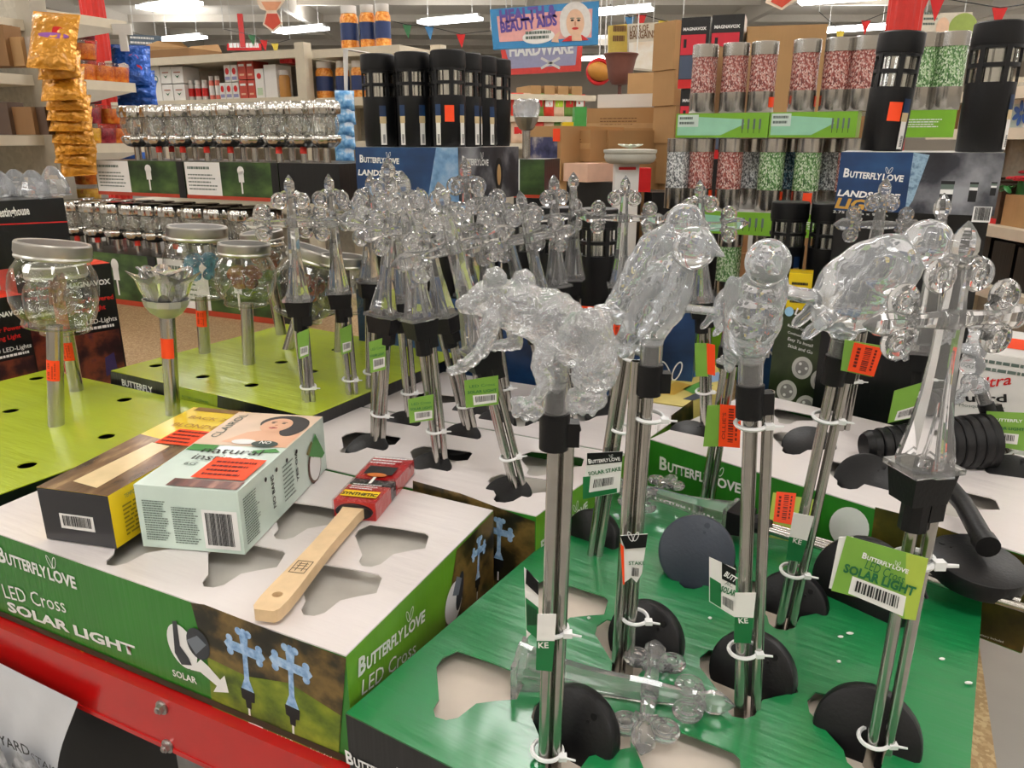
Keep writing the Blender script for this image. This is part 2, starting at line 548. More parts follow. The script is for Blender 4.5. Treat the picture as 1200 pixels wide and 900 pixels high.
# ceiling lights
LIT = glow('lamp_diffuser', (1, .982, .966), LAMP)
FIX = mat('fixture_white', (220, 220, 218), .5)
def ceiling_light(x, y, z, rz, label, L=1.5, Wd=.42):
    t = thing('ceiling_light', label, 'light', Matrix.Translation((x, y, z)) @ Matrix.Rotation(rz, 4, 'Z'), 'fluorescent ceiling lights')
    b = MB(); b.box((0, 0, .06), (L + .06, .09, .06)); b.build('housing', FIX, t)
    b = MB(); b.box((0, 0, 0), (L, Wd, .06)); b.build('diffuser', LIT, t)
    for s in (-1, 1):
        b = MB(); b.cyl((s * L * .4, 0, .09), (s * L * .4, 0, ZC - z), .006, None, 6); b.build('hanger', FIX, t)
    return t
ZL = 4.02
seen = [(198, 6, 'long glowing ceiling light highest above the left gondola'), (213, 45, 'glowing ceiling light low over the white carton shelf'),
        (352, 35, 'glowing ceiling light beside the blank hanging cutout'), (527, 24, 'glowing ceiling light left of the blue bordered sign'),
        (722, 13, 'glowing ceiling light touching the upper edge of the blue sign'), (692, 69, 'small far ceiling light under the red bordered sign'),
        (1002, 34, 'pair-like ceiling light above the red glass cylinders'), (985, -1, 'ceiling light cut by the upper picture edge near the cutout tip')]
for px, py, lb in seen:
    p = at(px, py, ZL)
    ceiling_light(p.x, p.y, ZL, R(-30), lb)
spots = [(ix * 4.2 + .4, -5.5 + iy * 4.6) for ix in range(-4, 5) for iy in range(5)] + [(s_ * (y_ * .70 + 1.6 + 3.6 * k), y_) for s_ in (-1, 1) for y_ in (17.5, 21, 24.5, 28) for k in range(3) if y_ * .7 + 1.6 + 3.6 * k < 23]  # overhead grid, plus unseen side rows added to brighten the far room
for lx, ly in spots:
    if 1:
        b = MB(Matrix.Translation((lx, ly, ZL)) @ Matrix.Rotation(R(-30), 4, 'Z'))
        b.box((0, 0, 0), (1.7, .5, .06)); struct(b.build('unseen_light_panel', LIT, ceil))

# ================================================================ the display table
TO, TW, TU = V((-.166, .589, 0)), V((.898, -.44, 0)), V((.44, .898, 0))
def tb(w_, u_, z): return V((TO.x + TW.x * w_ + TU.x * u_, TO.y + TW.y * w_ + TU.y * u_, z))
ZB = .876
TROT = math.atan2(TW.y, TW.x)
table = thing('display_table', 'red steel display table with a particle board top under the light boxes', 'table', Matrix.Translation(tb(0, 0, 0)) @ Matrix.Rotation(TROT, 4, 'Z'))
BOARD = speckle('particle_board', [(182, 152, 112), (170, 138, 98), (192, 164, 124), (162, 130, 92)], 260, .7)
WL, WR, UL = -2.28, .566, 1.95
b = MB(); b.box(((WL + WR) / 2, UL / 2 + .014, ZB - .011), (WR - WL, UL - .028, .022)); b.build('board_top', BOARD, table)
b = MB(); b.box(((WL + WR) / 2 - .02, 0.012, ZB - .0335), (WR - WL - .04, .03, .065)); b.box(((WL + WR) / 2 - .02, .018, ZB - .069), (WR - WL - .04, .045, .006)); b.build('front_rail', RED, table)
b = MB(); b.box(((WL + WR) / 2, UL - .02, ZB - .06), (WR - WL - .04, .03, .07)); b.build('back_rail', RED, table)
for x in (WL + .03, WR - .05):
    b = MB(); b.box((x, UL / 2, ZB - .06), (.03, UL - .08, .07)); b.build('side_rail', RED, table)
for x in (WL + .06, -.235, WR - .06):
    for y in (.045, UL - .06):
        b = MB(); b.box((x, y, (ZB - .03) / 2), (.05, .05, ZB - .03)); b.build('leg', mat('galvanised_steel', (150, 150, 150), .35, 1, .2) if x == -.235 else RED, table)
b = MB(); b.box(((WL + WR) / 2, UL / 2, .28), (WR - WL - .05, UL - .05, .02)); b.build('lower_board', mat('shade_dark_board', (40, 34, 30), .7), table)  # near-black colour stands in for the shade under the table
BOLT = mat('zinc_bolt', (170, 168, 164), .28, 1, .1)
for px, py in ((190, 829), (197, 874)):
    Fr = Face(tb(0, -.0035, ZB - .03), TW, V((0, 0, 1)))
    u, v = Fr.px(px, py); p = Fr.pt(u, v)
    b = MB(frame_along(p, Fr.N)); b.cyl((0, 0, -.002), (0, 0, .0015), .0085, None, 18); b.cyl((0, 0, .001), (0, 0, .006), .0058, .0052, 6); b.cyl((0, 0, .006), (0, 0, .008), .003, None, 10)
    b.build('bolt', BOLT, table, 30, True)
# black cartons added to fill the shaded space below the table top
for i, (wx, uy, sx, sy, sz, lb) in enumerate(((.0, .3, .4, .4, .42, 'black carton on the lower board nearest the bolts'), (-.62, .3, .6, .4, .4, 'black carton on the lower board behind the hanging paper'))):
    t = thing('carton', lb, 'box', Matrix.Translation(tb(wx, uy, .29)) @ Matrix.Rotation(TROT, 4, 'Z'))
    b = MB(); b.box((0, 0, sz / 2), (sx, sy, sz)); b.build('carton_body', mat('shade_black_card', (14, 14, 15), .6), t)
    b = MB(); b.box((0, 0, sz + .0008), (sx * .98, .05, .0012)); b.build('tape', mat('dark_tape', (30, 28, 25), .3), t)

# paper sheet hanging from the rail, lower left
sh = thing('poster_sheet', 'white paper sheet with black lettering hanging on the red rail', 'poster')
Fp = Face(tb(0, -.012, ZB - .05), TW, V((0, 0, 1)))
uu = [Fp.px(-60, 742), Fp.px(0, 770), Fp.px(97, 818), Fp.px(79, 842), Fp.px(74, 880), Fp.px(90, 940)]
b = MB()
N1 = 22
top = [Fp.px(-60, 742), Fp.px(0, 771), Fp.px(40, 791), Fp.px(97, 819)]
bot = [Fp.px(-60, 950), Fp.px(0, 950), Fp.px(40, 950), Fp.px(82, 950)]
vs = []
for j in range(13):
    for i in range(N1 + 1):
        f = i / N1 * 3; k = min(int(f), 2); fr = f - k
        a = [top[k][c] * (1 - fr) + top[k + 1][c] * fr for c in (0, 1)]; e = [bot[k][c] * (1 - fr) + bot[k + 1][c] * fr for c in (0, 1)]
        g = j / 12
        q = [a[c] * (1 - g) + e[c] * g for c in (0, 1)]
        if i > N1 - 4: q[0] -= .012 * math.sin(g * 3.1) * (i - N1 + 4) / 4
        off = .006 + .006 * math.sin(i * .8 + j * .5) * g + .014 * g + .003 * g * math.sin(i * 1.3 - j * .7)
        vs.append(Fp.pt(q[0], q[1], off))
b.add(vs, [(j * (N1 + 1) + i, j * (N1 + 1) + i + 1, (j + 1) * (N1 + 1) + i + 1, (j + 1) * (N1 + 1) + i) for j in range(12) for i in range(N1)])
b.build('sheet', mat('poster_paper', (206, 208, 212), .5, 0, .03), sh, 60, True)
Fp2 = Face(Fp.pt(0, 0, .024), Fp.X, Fp.Y)
Fp2.ptext(sh, 'YARD', (4, 869), (40, 884), INK, .004, .015, .01)
Fp2.ptext(sh, 'STAKE', (41, 888), (76, 910), INK, .004, .012, -.005)
Fp2.ptext(sh, 'R', (-8, 862), (1, 866), INK, .004, .015, .01)
Fp2.poly(sh, 'printed_picture', [(-30, 868), (4, 872), (16, 900), (-30, 930)], photo('grey_sketch', [(70, 72, 76), (150, 152, 156), (196, 198, 202)], (60, 60, 60)), .004, True)
Fp2.poly(sh, 'printed_picture', [(18, 892), (24, 878), (34, 890), (44, 886), (56, 906), (60, 930), (14, 930)], MATS['grey_sketch'], .0042, True)

# ================================================================ display boxes with holed tops
HOLE_PX = [(497, 787), (505, 776), (522, 768), (560, 781), (597, 796), (601, 802), (591, 826), (566, 828), (543, 831), (521, 848), (507, 851), (494, 847), (492, 838), (499, 826), (498, 805)]
UC, WC = V((.53, .848, 0)), V((.848, -.53, 0))
hp = [at(x, y, .95) for x, y in HOLE_PX]
hc = sum(hp, V()) / len(hp)
HOLE = [((p - hc).dot(WC), (p - hc).dot(UC)) for p in hp]
def hole_at(px, py, z, W, U, s=1.0, flip=1, turn=0.0):
    c = at(px, py, z)
    ct, st = math.cos(turn), math.sin(turn)
    out = []
    for a, e in HOLE:
        a *= flip
        a, e = (a * ct - e * st) * s, (a * st + e * ct) * s
        p = c + W * a + U * e
        out.append((p.x, p.y))
    return out
def disc_hole(px, py, z, r):
    c = at(px, py, z)
    return [(c.x + r * math.cos(t), c.y + r * math.sin(t)) for t in [2 * math.pi * i / 18 for i in range(18)]]
def inside(p, poly):
    c = False; n = len(poly)
    for i in range(n):
        a, b_ = poly[i], poly[i - 1]
        if (a[1] > p[1]) != (b_[1] > p[1]) and p[0] < (b_[0] - a[0]) * (p[1] - a[1]) / (b_[1] - a[1]) + a[0]: c = not c
    return c
def inset_quad(q, d):
    c = sum(q, V((0, 0, 0))) / 4
    return [p + (c - p).normalized() * d * 1.4 for p in q]
def tray(name, label, quad, z0, z1, topm, sides, holes, insm, depth=.02, group='display boxes of solar lights', over=None):
    # quad: FL, FR, BR, BL. sides: materials for front, right, back, left
    q = [V((p[0], p[1], 0)) for p in quad]
    t = thing(name, label, 'box', Matrix.Translation((q[0].x, q[0].y, z0)) @ Matrix.Rotation(math.atan2(q[1].y - q[0].y, q[1].x - q[0].x), 4, 'Z'), group)
    qi = inset_quad(q, .003)
    walls = []
    for i, nm in enumerate(('front_wall', 'side_wall', 'back_wall', 'side_wall')):
        a, b_, c, d = q[i], q[(i + 1) % 4], qi[(i + 1) % 4], qi[i]
        m = MB(); m.prism([(a.x, a.y), (b_.x, b_.y), (c.x, c.y), (d.x, d.y)], z0, z1 - .0002)
        walls.append(m.build(nm, sides[i], t, 0, True))
    m = MB(); qq = inset_quad(q, .004); m.prism([(p.x, p.y) for p in qq], z0 + .001, z1 - depth)
    m.build('card_insert', insm, t, 0, True)
    keep, poly = [], [(p.x, p.y) for p in inset_quad(q, .006)]
    for h in holes:                                     # cut-outs must lie wholly inside the sheet and apart from each other
        if not all(inside(p, poly) for p in h) : continue
        if any(inside(p, k) for p in h for k in keep) or any(inside(p, h) for k in keep for p in k): continue
        keep.append(h)
    if len(keep) < len(holes): print('holes kept', len(keep), 'of', len(holes), label)
    o = holed_sheet([(p.x, p.y) for p in q], keep, z1 + .0014, .0016, 'top_sheet', topm, t)
    fs = [Face((q[i].x, q[i].y, z0), q[(i + 1) % 4] - q[i], V((0, 0, 1))) for i in range(4)]
    for f, wl_ in zip(fs, walls): f.host = wl_
    return t, fs
# ---- A: cross light box in front, mostly emptied
ZA = 1.0
dA, eA = V((-.897, .442, 0)), V((.405, .914, 0))
A_FR = V((-.152, .594, 0)); A_FL = A_FR + dA * .585; A_BR = V((-.024, .883, 0)); A_BL = A_FL + eA * .325
ha = [hole_at(x, y, ZA, -dA, eA, s_, 1, tn) for x, y, s_, tn in
      ((56, 612, 1, .1), (165, 640, 1, .1), (275, 663, 1, .1), (388, 693, 1, .1), (352, 612, 1, .1), (450, 641, 1, .1), (503, 602, .88, .1), (404, 581, .88, .1), (240, 580, .9, .1), (312, 553, .85, .1))]
boxA, FA = tray('display_box', 'emptied white-topped box with green cross light print, front corner over red rail', [A_FL, A_FR, A_BR, A_BL], ZB + .001, ZA, CARDW, [GREENP, GREENL, GREENP, GREENP], ha, CARDIN, .018)
F = FA[0]
PH_GRASS = photo('grass_photo', [(40, 62, 10), (104, 124, 22), (150, 160, 40)], (22, 22, 30))
PH_DARK = photo('dusk_photo', [(16, 16, 10), (40, 36, 18), (120, 96, 50), (70, 60, 30)], (16, 16, 20))
F.poly(boxA, 'printed_photo', [(224, 706), (240, 708), (322, 740), (406, 771), (397, 892), (330, 866), (250, 835), (254, 812)], PH_DARK, .0006, True)
F.poly(boxA, 'printed_photo', [(244, 770), (290, 792), (340, 800), (400, 838), (397, 892), (330, 866), (250, 835)], PH_GRASS, .0008, True)
F.rect(boxA, 'printed_band', 0, 0, .585, .0085, mat('print_dark_olive', (34, 44, 22), .4), .0014)
F.maker(boxA, (0, 657), (91, 690), INKW)
F.ptext(boxA, 'LED Cross', (7, 700), (79, 718), INKW, .0009, None, 0)
F.ptext(boxA, 'SOLAR LIGHT', (11, 715), (161, 769), INKW, .0009, .013, .035)
F.ptext(boxA, 'Solar Powered no external wiring necessary', (12, 725), (127, 775), INKY, .0009, None, 0)
u, v = F.px(214, 757); F.ell(boxA, 'printed_bubble', u, v, .021, .027, INKW, .0009, 26, .25)
u, v = F.px(233, 754); F.ell(boxA, 'printed_disc', u, v, .0165, .019, INKG if False else mat('print_slate', (50, 54, 60), .4), .0012)
F.poly(boxA, 'printed_panel', [(220, 749), (232, 744), (243, 755), (231, 766)], mat('print_grey', (116, 124, 134), .4), .0015, True)
F.poly(boxA, 'printed_post', [(203, 727), (208, 727), (212, 756), (222, 770), (226, 779), (214, 778), (206, 764)], MATS['print_slate'], .0013, True)
F.poly(boxA, 'printed_arrow', [(236, 772), (245, 780), (259, 796), (264, 791), (269, 811), (251, 810), (255, 803), (236, 787), (224, 784)], INKW, .0011, True)
F.ptext(boxA, 'SOLAR', (204, 791), (232, 801), INKW, .0012, None, .02)
F.poly(boxA, 'printed_battery', [(292, 845), (309, 851), (309, 857), (292, 851)], INKW, .0011, True)
F.ptext(boxA, '1 x AAA Battery Included', (315, 860), (390, 890), INKW, .0012, None, 0)
PRB = photo('print_pale_blue', [(96, 136, 190), (150, 186, 224), (190, 214, 240)], (120, 120, 120))
def printed_cross(F, box, tip, foot, wdt, m=None):     # flat printed picture of a cross light
    m = m or PRB
    a, b_ = F.px(*tip), F.px(*foot)
    ax = V((b_[0] - a[0], b_[1] - a[1])); L = ax.length; ax.normalize(); sd = V((-ax.y, ax.x))
    if sd.x < 0: sd = -sd
    P = lambda f, g: (a[0] + ax.x * L * f + sd.x * L * g, a[1] + ax.y * L * f + sd.y * L * g)
    F.poly(box, 'printed_cross', [P(.03, .02), P(.12, .05), P(.32, .028), P(.56, .03), P(.68, .075), P(.68, -.075), P(.56, -.03), P(.32, -.028), P(.12, -.05), P(.03, -.02)], m, .0011)
    F.poly(box, 'printed_cross', [P(.2, -.2 * wdt), P(.25, -.24 * wdt), P(.3, -.2 * wdt), P(.3, .2 * wdt), P(.25, .24 * wdt), P(.2, .2 * wdt)], m, .0012)
    for f, g in ((.07, .055), (.07, -.055), (.18, .17 * wdt), (.32, .17 * wdt), (.18, -.17 * wdt), (.32, -.17 * wdt)):
        q = P(f, g); F.ell(box, 'printed_cross', q[0], q[1], L * .04, L * .04, m, .0013, 12)
    F.poly(box, 'printed_socket', [P(.68, .085), P(.68, -.085), P(.79, -.075), P(.8, -.035), P(.88, -.03), P(.88, .03), P(.8, .035), P(.79, .075)], INK, .0012)
    F.poly(box, 'printed_rod', [P(.88, .012), P(.88, -.012), P(1.02, -.012), P(1.02, .012)], INKW, .0012)
printed_cross(F, boxA, (285, 733), (294, 842), 1)
printed_cross(F, boxA, (340, 752), (345, 862), 1)
F = FA[1]
F.poly(boxA, 'printed_photo', [(535, 644), (578, 600), (578, 690), (546, 716), (520, 741)], PH_DARK, .0006, True)
F.maker(boxA, (419, 793), (497, 727), INKW)
F.ptext(boxA, 'LED Cross', (423, 815), (486, 766), INKW, .0009, None, 0)
F.ptext(boxA, 'SOLAR LIGHT', (428, 838), (520, 762), INKW, .0009, None, .03)
u, v = F.px(531, 706); F.ell(boxA, 'printed_bubble', u, v, .021, .026, INKW, .0009, 26, -.3)
u, v = F.px(538, 692); F.ell(boxA, 'printed_disc', u, v, .008, .024, MATS['print_slate'], .0012, 20, -.3)
F.poly(boxA, 'printed_panel', [(534, 675), (540, 677), (536, 697), (529, 698)], MATS['print_grey'], .0015, True)
printed_cross(F, boxA, (561, 626), (558, 702), 1)

# ---- B: two boxes full of crosses behind it (front one and rear one)
ZBX = 1.0
B_FR, B_FL, B_BR, B_BL = V((.03, .868, 0)), V((-.44, 1.1, 0)), V((.315, 1.274, 0)), V((-.2, 1.53, 0))
mid = lambda a, b_, f: a * (1 - f) + b_ * f
g1R, g1L, g2R, g2L = mid(B_FR, B_BR, .485), mid(B_FL, B_BL, .485), mid(B_FR, B_BR, .5), mid(B_FL, B_BL, .5)
WB, UB = (B_FR - B_FL).normalized(), (B_BR - B_FR).normalized()
hb1 = [hole_at(x, y, ZBX, WB, UB, 1, 1, .1) for x, y in ((425, 520), (508, 538), (604, 574), (548, 507), (470, 496), (655, 520), (640, 545))]
hb2 = [hole_at(x, y, ZBX, WB, UB, 1, 1, .1) for x, y in ((690, 484), (620, 490), (560, 478), (500, 470), (740, 455))]
boxB, FB = tray('display_box', 'white-topped box holding the clear crosses, directly behind the paintbrush', [B_FL, B_FR, g1R, g1L], ZB + .001, ZBX, CARDW, [GREENP, GREENL, GREENP, GREENP], hb1, CARDIN, .03)
F = FB[0]
F.poly(boxB, 'printed_photo', [(484, 563), (540, 578), (627, 611), (627, 700), (540, 672), (484, 640)], PH_DARK, .0006, True)
printed_cross(F, boxB, (586, 604), (584, 678), 1)
FB[1].maker(boxB, (634, 648), (688, 596), INKW)
boxB2, FB2 = tray('display_box', 'white-topped cross light box, rear one beside the lime green tray', [g2L, g2R, B_BR, B_BL], ZB + .001, ZBX - .001, CARDW, [GREENP, GREENL, GREENP, GREENP], hb2, CARDIN, .03)
FB2[1].butterfly(boxB2, *FB2[1].px(770, 508), .02, INKW)
FB2[1].poly(boxB2, 'printed_photo', [(786, 487), (812, 468), (812, 500), (786, 520)], PH_DARK, .0006, True)

# ---- C: green box with animal stakes, front right
ZCX = .95
C_FL = V((-.152, .578, 0)); C_FR = C_FL + WC * .487; C_BR = C_FR + UC * .548; C_BL = C_FL + UC * .56
FULLH = [(545, 808), (655, 712)]
hcx = [hole_at(x, y, ZCX, WC, UC, 1, 1, 0) for x, y in ((548, 808), (657, 712))]
DH = [(672, 868, 1.0), (742, 764, 1.0), (872, 805, 1.0), (678, 648, 1.0), (918, 712, 1.0), (1010, 862, 1.0), (815, 668, 1.0), (1020, 728, 1.15)]
hcx += [hole_at(x, y, ZCX, WC, UC, s_, 1, .12) for x, y, s_ in DH]
hcx += [hole_at(795, 905, ZCX, WC, UC, 1, 1, 0)]
boxC, FC = tray('display_box', 'glossy green-topped box of animal stakes with black front', [C_FL, C_FR, C_BR, C_BL], ZB + .001, ZCX, GREENTOP, [BLACKP, GREENP, GREENP, BLACKP], hcx, CREAM, .014)
FC[0].maker(boxC, (407, 893), (500, 936), INKW)
# bits of white foam on the green sheet
for i, (px, py) in enumerate(((690, 724), (985, 746), (996, 742), (832, 724), (1104, 772), (1135, 800), (983, 775))):
    p = at(px, py, ZCX + .0035)
    b = MB(); b.ball((p.x, p.y, p.z), (.0022 + .001 * (i % 3), .0018, .0014), 7, 5)
    tag(b.build('foam_crumb', WHITE), 'tiny white foam crumb lying on green box top, ' + ('beside the long rods', 'nearest the big black disc', 'just under the big black disc', 'mid-sheet behind a rod', 'near the right sheet edge', 'at the right rear sheet edge', 'between two black discs')[i], 'crumb', 'white foam crumbs on the green sheet')

# ---- D: white-topped box on the right
ZD = 1.0
D_FL, D_FR = V((.218, 1.128, 0)), V((.596, .762, 0))
WD = (D_FR - D_FL).normalized(); UD = V((-WD.y, WD.x, 0))
D_BL, D_BR = D_FL + UD * .33, D_FR + UD * .33
hd = [hole_at(x, y, ZD, WD, UD, s_, 1, .1) for x, y, s_ in ((935, 522, 1), (1000, 560, 1), (820, 508, .9), (1120, 590, 1), (1165, 578, .9), (1085, 640, .9), (925, 490, .8), (1120, 545, .8))]
boxD, FD = tray('display_box', 'white-topped box with green front under the spotlights, right of the crosses', [D_FL, D_FR, D_BR, D_BL], ZB + .001, ZD, CARDW, [GREENP, PH_DARK, GREENP, GREENP], hd, CARDIN, .02)
F = FD[0]
F.poly(boxD, 'printed_photo', [(1026, 594), (1060, 603), (1100, 617), (1222, 660), (1198, 765), (1130, 740), (1060, 705), (1020, 640)], photo('amber_photo', [(20, 22, 6), (70, 62, 14), (130, 104, 34)], (14, 14, 14)), .0006, True)
F.maker(boxD, (773, 549), (868, 578), INKW)
u, v = F.px(995, 618); F.ell(boxD, 'printed_bubble', u, v, .025, .03, INKW, .0009, 26, -.3)
F.ptext(boxD, '1 x AAA Battery Included', (1130, 738), (1176, 753), INKW, .0012, None, 0)

# ---- E, F: lime boxes with jar and flower stakes
ZE, ZF = 1.0, 1.022
E_BR = at(272, 482, ZE); E_BL = at(55, 434, ZE); dE = (at(0, 580, ZE) - E_BR).normalized()
E_FR = E_BR + dE * .48; E_FL = E_BL + dE * .48
he = [disc_hole(x, y, ZE, .0125) for x, y in ((43, 444), (13, 482), (146, 469), (32, 546), (125, 512), (228, 500 - 6), (-40, 530))]
LIMESIDE = mat('lime_print', (150, 170, 40), .35, 0, .08, 'corrugated')
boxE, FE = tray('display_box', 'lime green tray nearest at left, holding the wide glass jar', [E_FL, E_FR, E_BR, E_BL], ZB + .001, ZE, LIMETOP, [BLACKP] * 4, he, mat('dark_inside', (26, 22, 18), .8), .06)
F_FL, F_FR = at(130, 435, ZF), at(362, 489, ZF)
dF = (at(310, 387, ZF) - F_FL).normalized()
F_BL, F_BR = F_FL + dF * .46, F_FR + dF * .44
hf = [disc_hole(x, y, ZF, .0125) for x, y in ((183, 429), (238, 442), (295, 452), (330, 425), (365, 436), (395, 410))]
boxF, FF = tray('display_box', 'lime green tray behind with black lettered front, holding several jars', [F_FL, F_FR, F_BR, F_BL], ZB + .001, ZF, LIMETOP, [LIMESIDE, BLACKP, BLACKP, BLACKP], hf, MATS['dark_inside'], .06)
F = FF[0]
F.poly(boxF, 'printed_band', [(130, 435), (193, 449), (193, 470), (130, 456)], BLACKP, .0006, True)
F.poly(boxF, 'printed_band', [(255, 463), (362, 489), (362, 510), (255, 484)], BLACKP, .0006, True)
F.ptext(boxF, 'BUTTERFLY', (144, 451), (180, 461), INKW, .0012, None, .03)
F.ptext(boxF, 'BUTTERFLY HOUSEWARE', (214, 465), (245, 473), GREENDK, .0012, None, 0)

# ================================================================ stake lights: shared meshes
def on_ray_near(px, py, p, d=V((0, 0, 1))):
    r = ray(px, py).normalized()
    d = d.normalized(); w0 = p - CAM; b = d.dot(r)
    t = (r.dot(w0) - b * d.dot(w0)) / (1 - b * b)
    return CAM + r * t
def blob(name, balls, m, voxel=.0016, smooth=4, noise_amp=0, noise_scale=120, ratio=None):
    b = MB()
    for c, r, *e in balls:
        b.ball(c, r, 20, 12, Euler([R(a) for a in e[0]]).to_matrix() if e else None)
    me = bpy.data.meshes.new(name); me.from_pydata([tuple(p) for p in b.v], [], b.f)
    o = bpy.data.objects.new('tmp_blob', me); col.objects.link(o)
    md = o.modifiers.new('r', 'REMESH'); md.mode = 'VOXEL'; md.voxel_size = voxel
    if smooth:
        sm = o.modifiers.new('s', 'SMOOTH'); sm.iterations = smooth; sm.factor = .5
    bpy.context.view_layer.update()
    out = bpy.data.meshes.new_from_object(o.evaluated_get(bpy.context.evaluated_depsgraph_get()))
    bpy.data.objects.remove(o); bpy.data.meshes.remove(me)
    if noise_amp:
        nn = [v.normal.copy() for v in out.vertices]
        for v, n in zip(out.vertices, nn): v.co += n * noise.noise(v.co * noise_scale) * noise_amp
    out.materials.clear(); out.materials.append(m)
    out.polygons.foreach_set('use_smooth', [True] * len(out.polygons))
    out.name = name
    return out
def chain(pts, rads, k=5):
    out = []
    for i in range(len(pts) - 1):
        for j in range(k):
            f = j / k
            out.append((V(pts[i]) * (1 - f) + V(pts[i + 1]) * f, rads[i] * (1 - f) + rads[i + 1] * f))
    out.append((V(pts[-1]), rads[-1]))
    return out
def cross_mesh():
    b = MB()
    b.tube([(0, 0, z) for z in (0, .02, .1, .2, .32, .46, .6, .72, .8, .845, .885, .925, .96, .99)],
           [.125, .122, .104, .085, .068, .058, .056, .043, .04, .036, .054, .052, .03, .004], 8, True, False, .8, V((1, .41, 0)))
    b.box((0, 0, .012), (.235, .19, .024))
    for s in (-1, 1):
        b.tube([(s * x, 0, .62) for x in (0, .06, .12, .19, .24, .28, .315, .35, .39)], [.046, .04, .034, .033, .044, .056, .055, .034, .004], 8, True, False, .75, V((0, 1, .41)))
        for z in (.62 - .082, .62 + .082):
            b.ring((s * .228, 0, z), .045, .023, (0, 1, 0), 18, 8)
            b.ball((s * .228, 0, z), (.036, .022, .036), 10, 6)
            b.tube([(s * .195, 0, .62), (s * .172, 0, .62 + (z - .62) * .6), (s * .19, 0, z)], [.028, .024, .02], 6)
        b.ring((s * .085, 0, .79), .045, .023, (0, 1, 0), 18, 8)
        b.ball((s * .085, 0, .79), (.036, .022, .036), 10, 6)
        b.tube([(0, 0, .835), (s * .045, 0, .85), (s * .09, 0, .832)], [.028, .024, .02], 6)
        b.ring((s * .06, -.07, .055), .016, .007, (0, 1, 0), 12, 6)
        b.tube([(s * .078, -.06, .04), (s * .055, -.06, .14), (s * .026, -.042, .3)], [.012, .011, .004], 6)
    b.tube([(0, -.075, .03), (0, -.062, .14), (0, -.042, .32), (0, -.036, .5)], [.014, .014, .01, .004], 6)
    return b.mesh('cross_topper', CLEAR, 28)
CROSS = cross_mesh()
def bird_mesh(name, m, lean=62, tail_drop=-18, head_f=(.021, 0, .082), wings=True, fat=1.0, tail_up=0):
    c = math.cos(R(lean)); s = math.sin(R(lean))
    L = lambda f, u=0, y=0: (c * f - s * u + .004, y, .034 + s * f + c * u)        # along the body axis, across it
    bl = []
    for f, r in ((-.03, .014 if fat == 1 else .008), (-.016, .021 if fat == 1 else .017), (0, .0245), (.014, .0235), (.028, .019), (.038, .0135)):
        bl.append((L(f), (r * fat, r * .92 * fat, r * fat)))
    hx = L(.058, -.006)
    bl.append((hx, (.0185, .0175, .0182)))
    bl += chain([(hx[0] + .014, 0, hx[2] + .001), (hx[0] + .026, 0, hx[2] - .004)], [.0068, .0018], 7)
    tl = L(-.03)
    ta = R(tail_drop)
    bl += [((tl[0] + tail_up * .3 - .012 * k, y, tl[2] + tail_up + math.sin(ta) * .012 * k), (.012, .007 + .0012 * k, .0032 if fat == 1 else .0052), (0, 0, y * 600)) for k in range(5 if fat == 1 else 6) for y in (-.004, .004)]
    if wings:
        for sy in (-1, 1):
            for k in range(6):
                f = .022 - k * .013
                bl.append((L(f, .006, sy * (.0205 * fat - k * .0016)), (.017 * (1 if fat == 1 else 1 - .07 * k), .0048, .0115 * fat * (1 if fat == 1 else 1 - .13 * k)), (0, -lean, sy * -4)))
    for sy in (-1, 1): bl.append(((hx[0] + .008, sy * .0125, hx[2] + .004), .0032))
    bl.append(((0, 0, .004), (.0115, .0115, .012)))
    return blob(name, bl, m, .0014, 9, .00022, 160)
BIRD_UP = bird_mesh('bird_topper', CLEARB, 66, -30)
BIRD_LOW = bird_mesh('songbird_topper', CLEARB, 50, 6, fat=1.3, tail_up=.014)
def butterbird_mesh():
    bl = []
    for f, r in ((-.02, .009), (0, .014), (.018, .013), (.034, .0105)): bl.append(((f * .6, 0, .03 + f * .8), r))
    bl.append(((.026, 0, .068), .0105)); bl += chain([(.034, 0, .07), (.06, 0, .078)], [.003, .001], 8)
    for sy in (-1, 1):
        for k in range(7):
            bl.append(((-.006 - k * .0065, sy * (.012 + k * .0055), .046 + k * .0028), (.013, .0075, .0022), (0, -20, sy * -52)))
    bl += [((-.016 - k * .008, 0, .012 - k * .004), (.009, .007 + k * .0012, .0025)) for k in range(4)]
    bl.append(((0, 0, .004), (.0105, .0105, .011)))
    return blob('hummingbird_topper', bl, CLEARB, .0012, 2, .0004, 300)
HUMBIRD = butterbird_mesh()
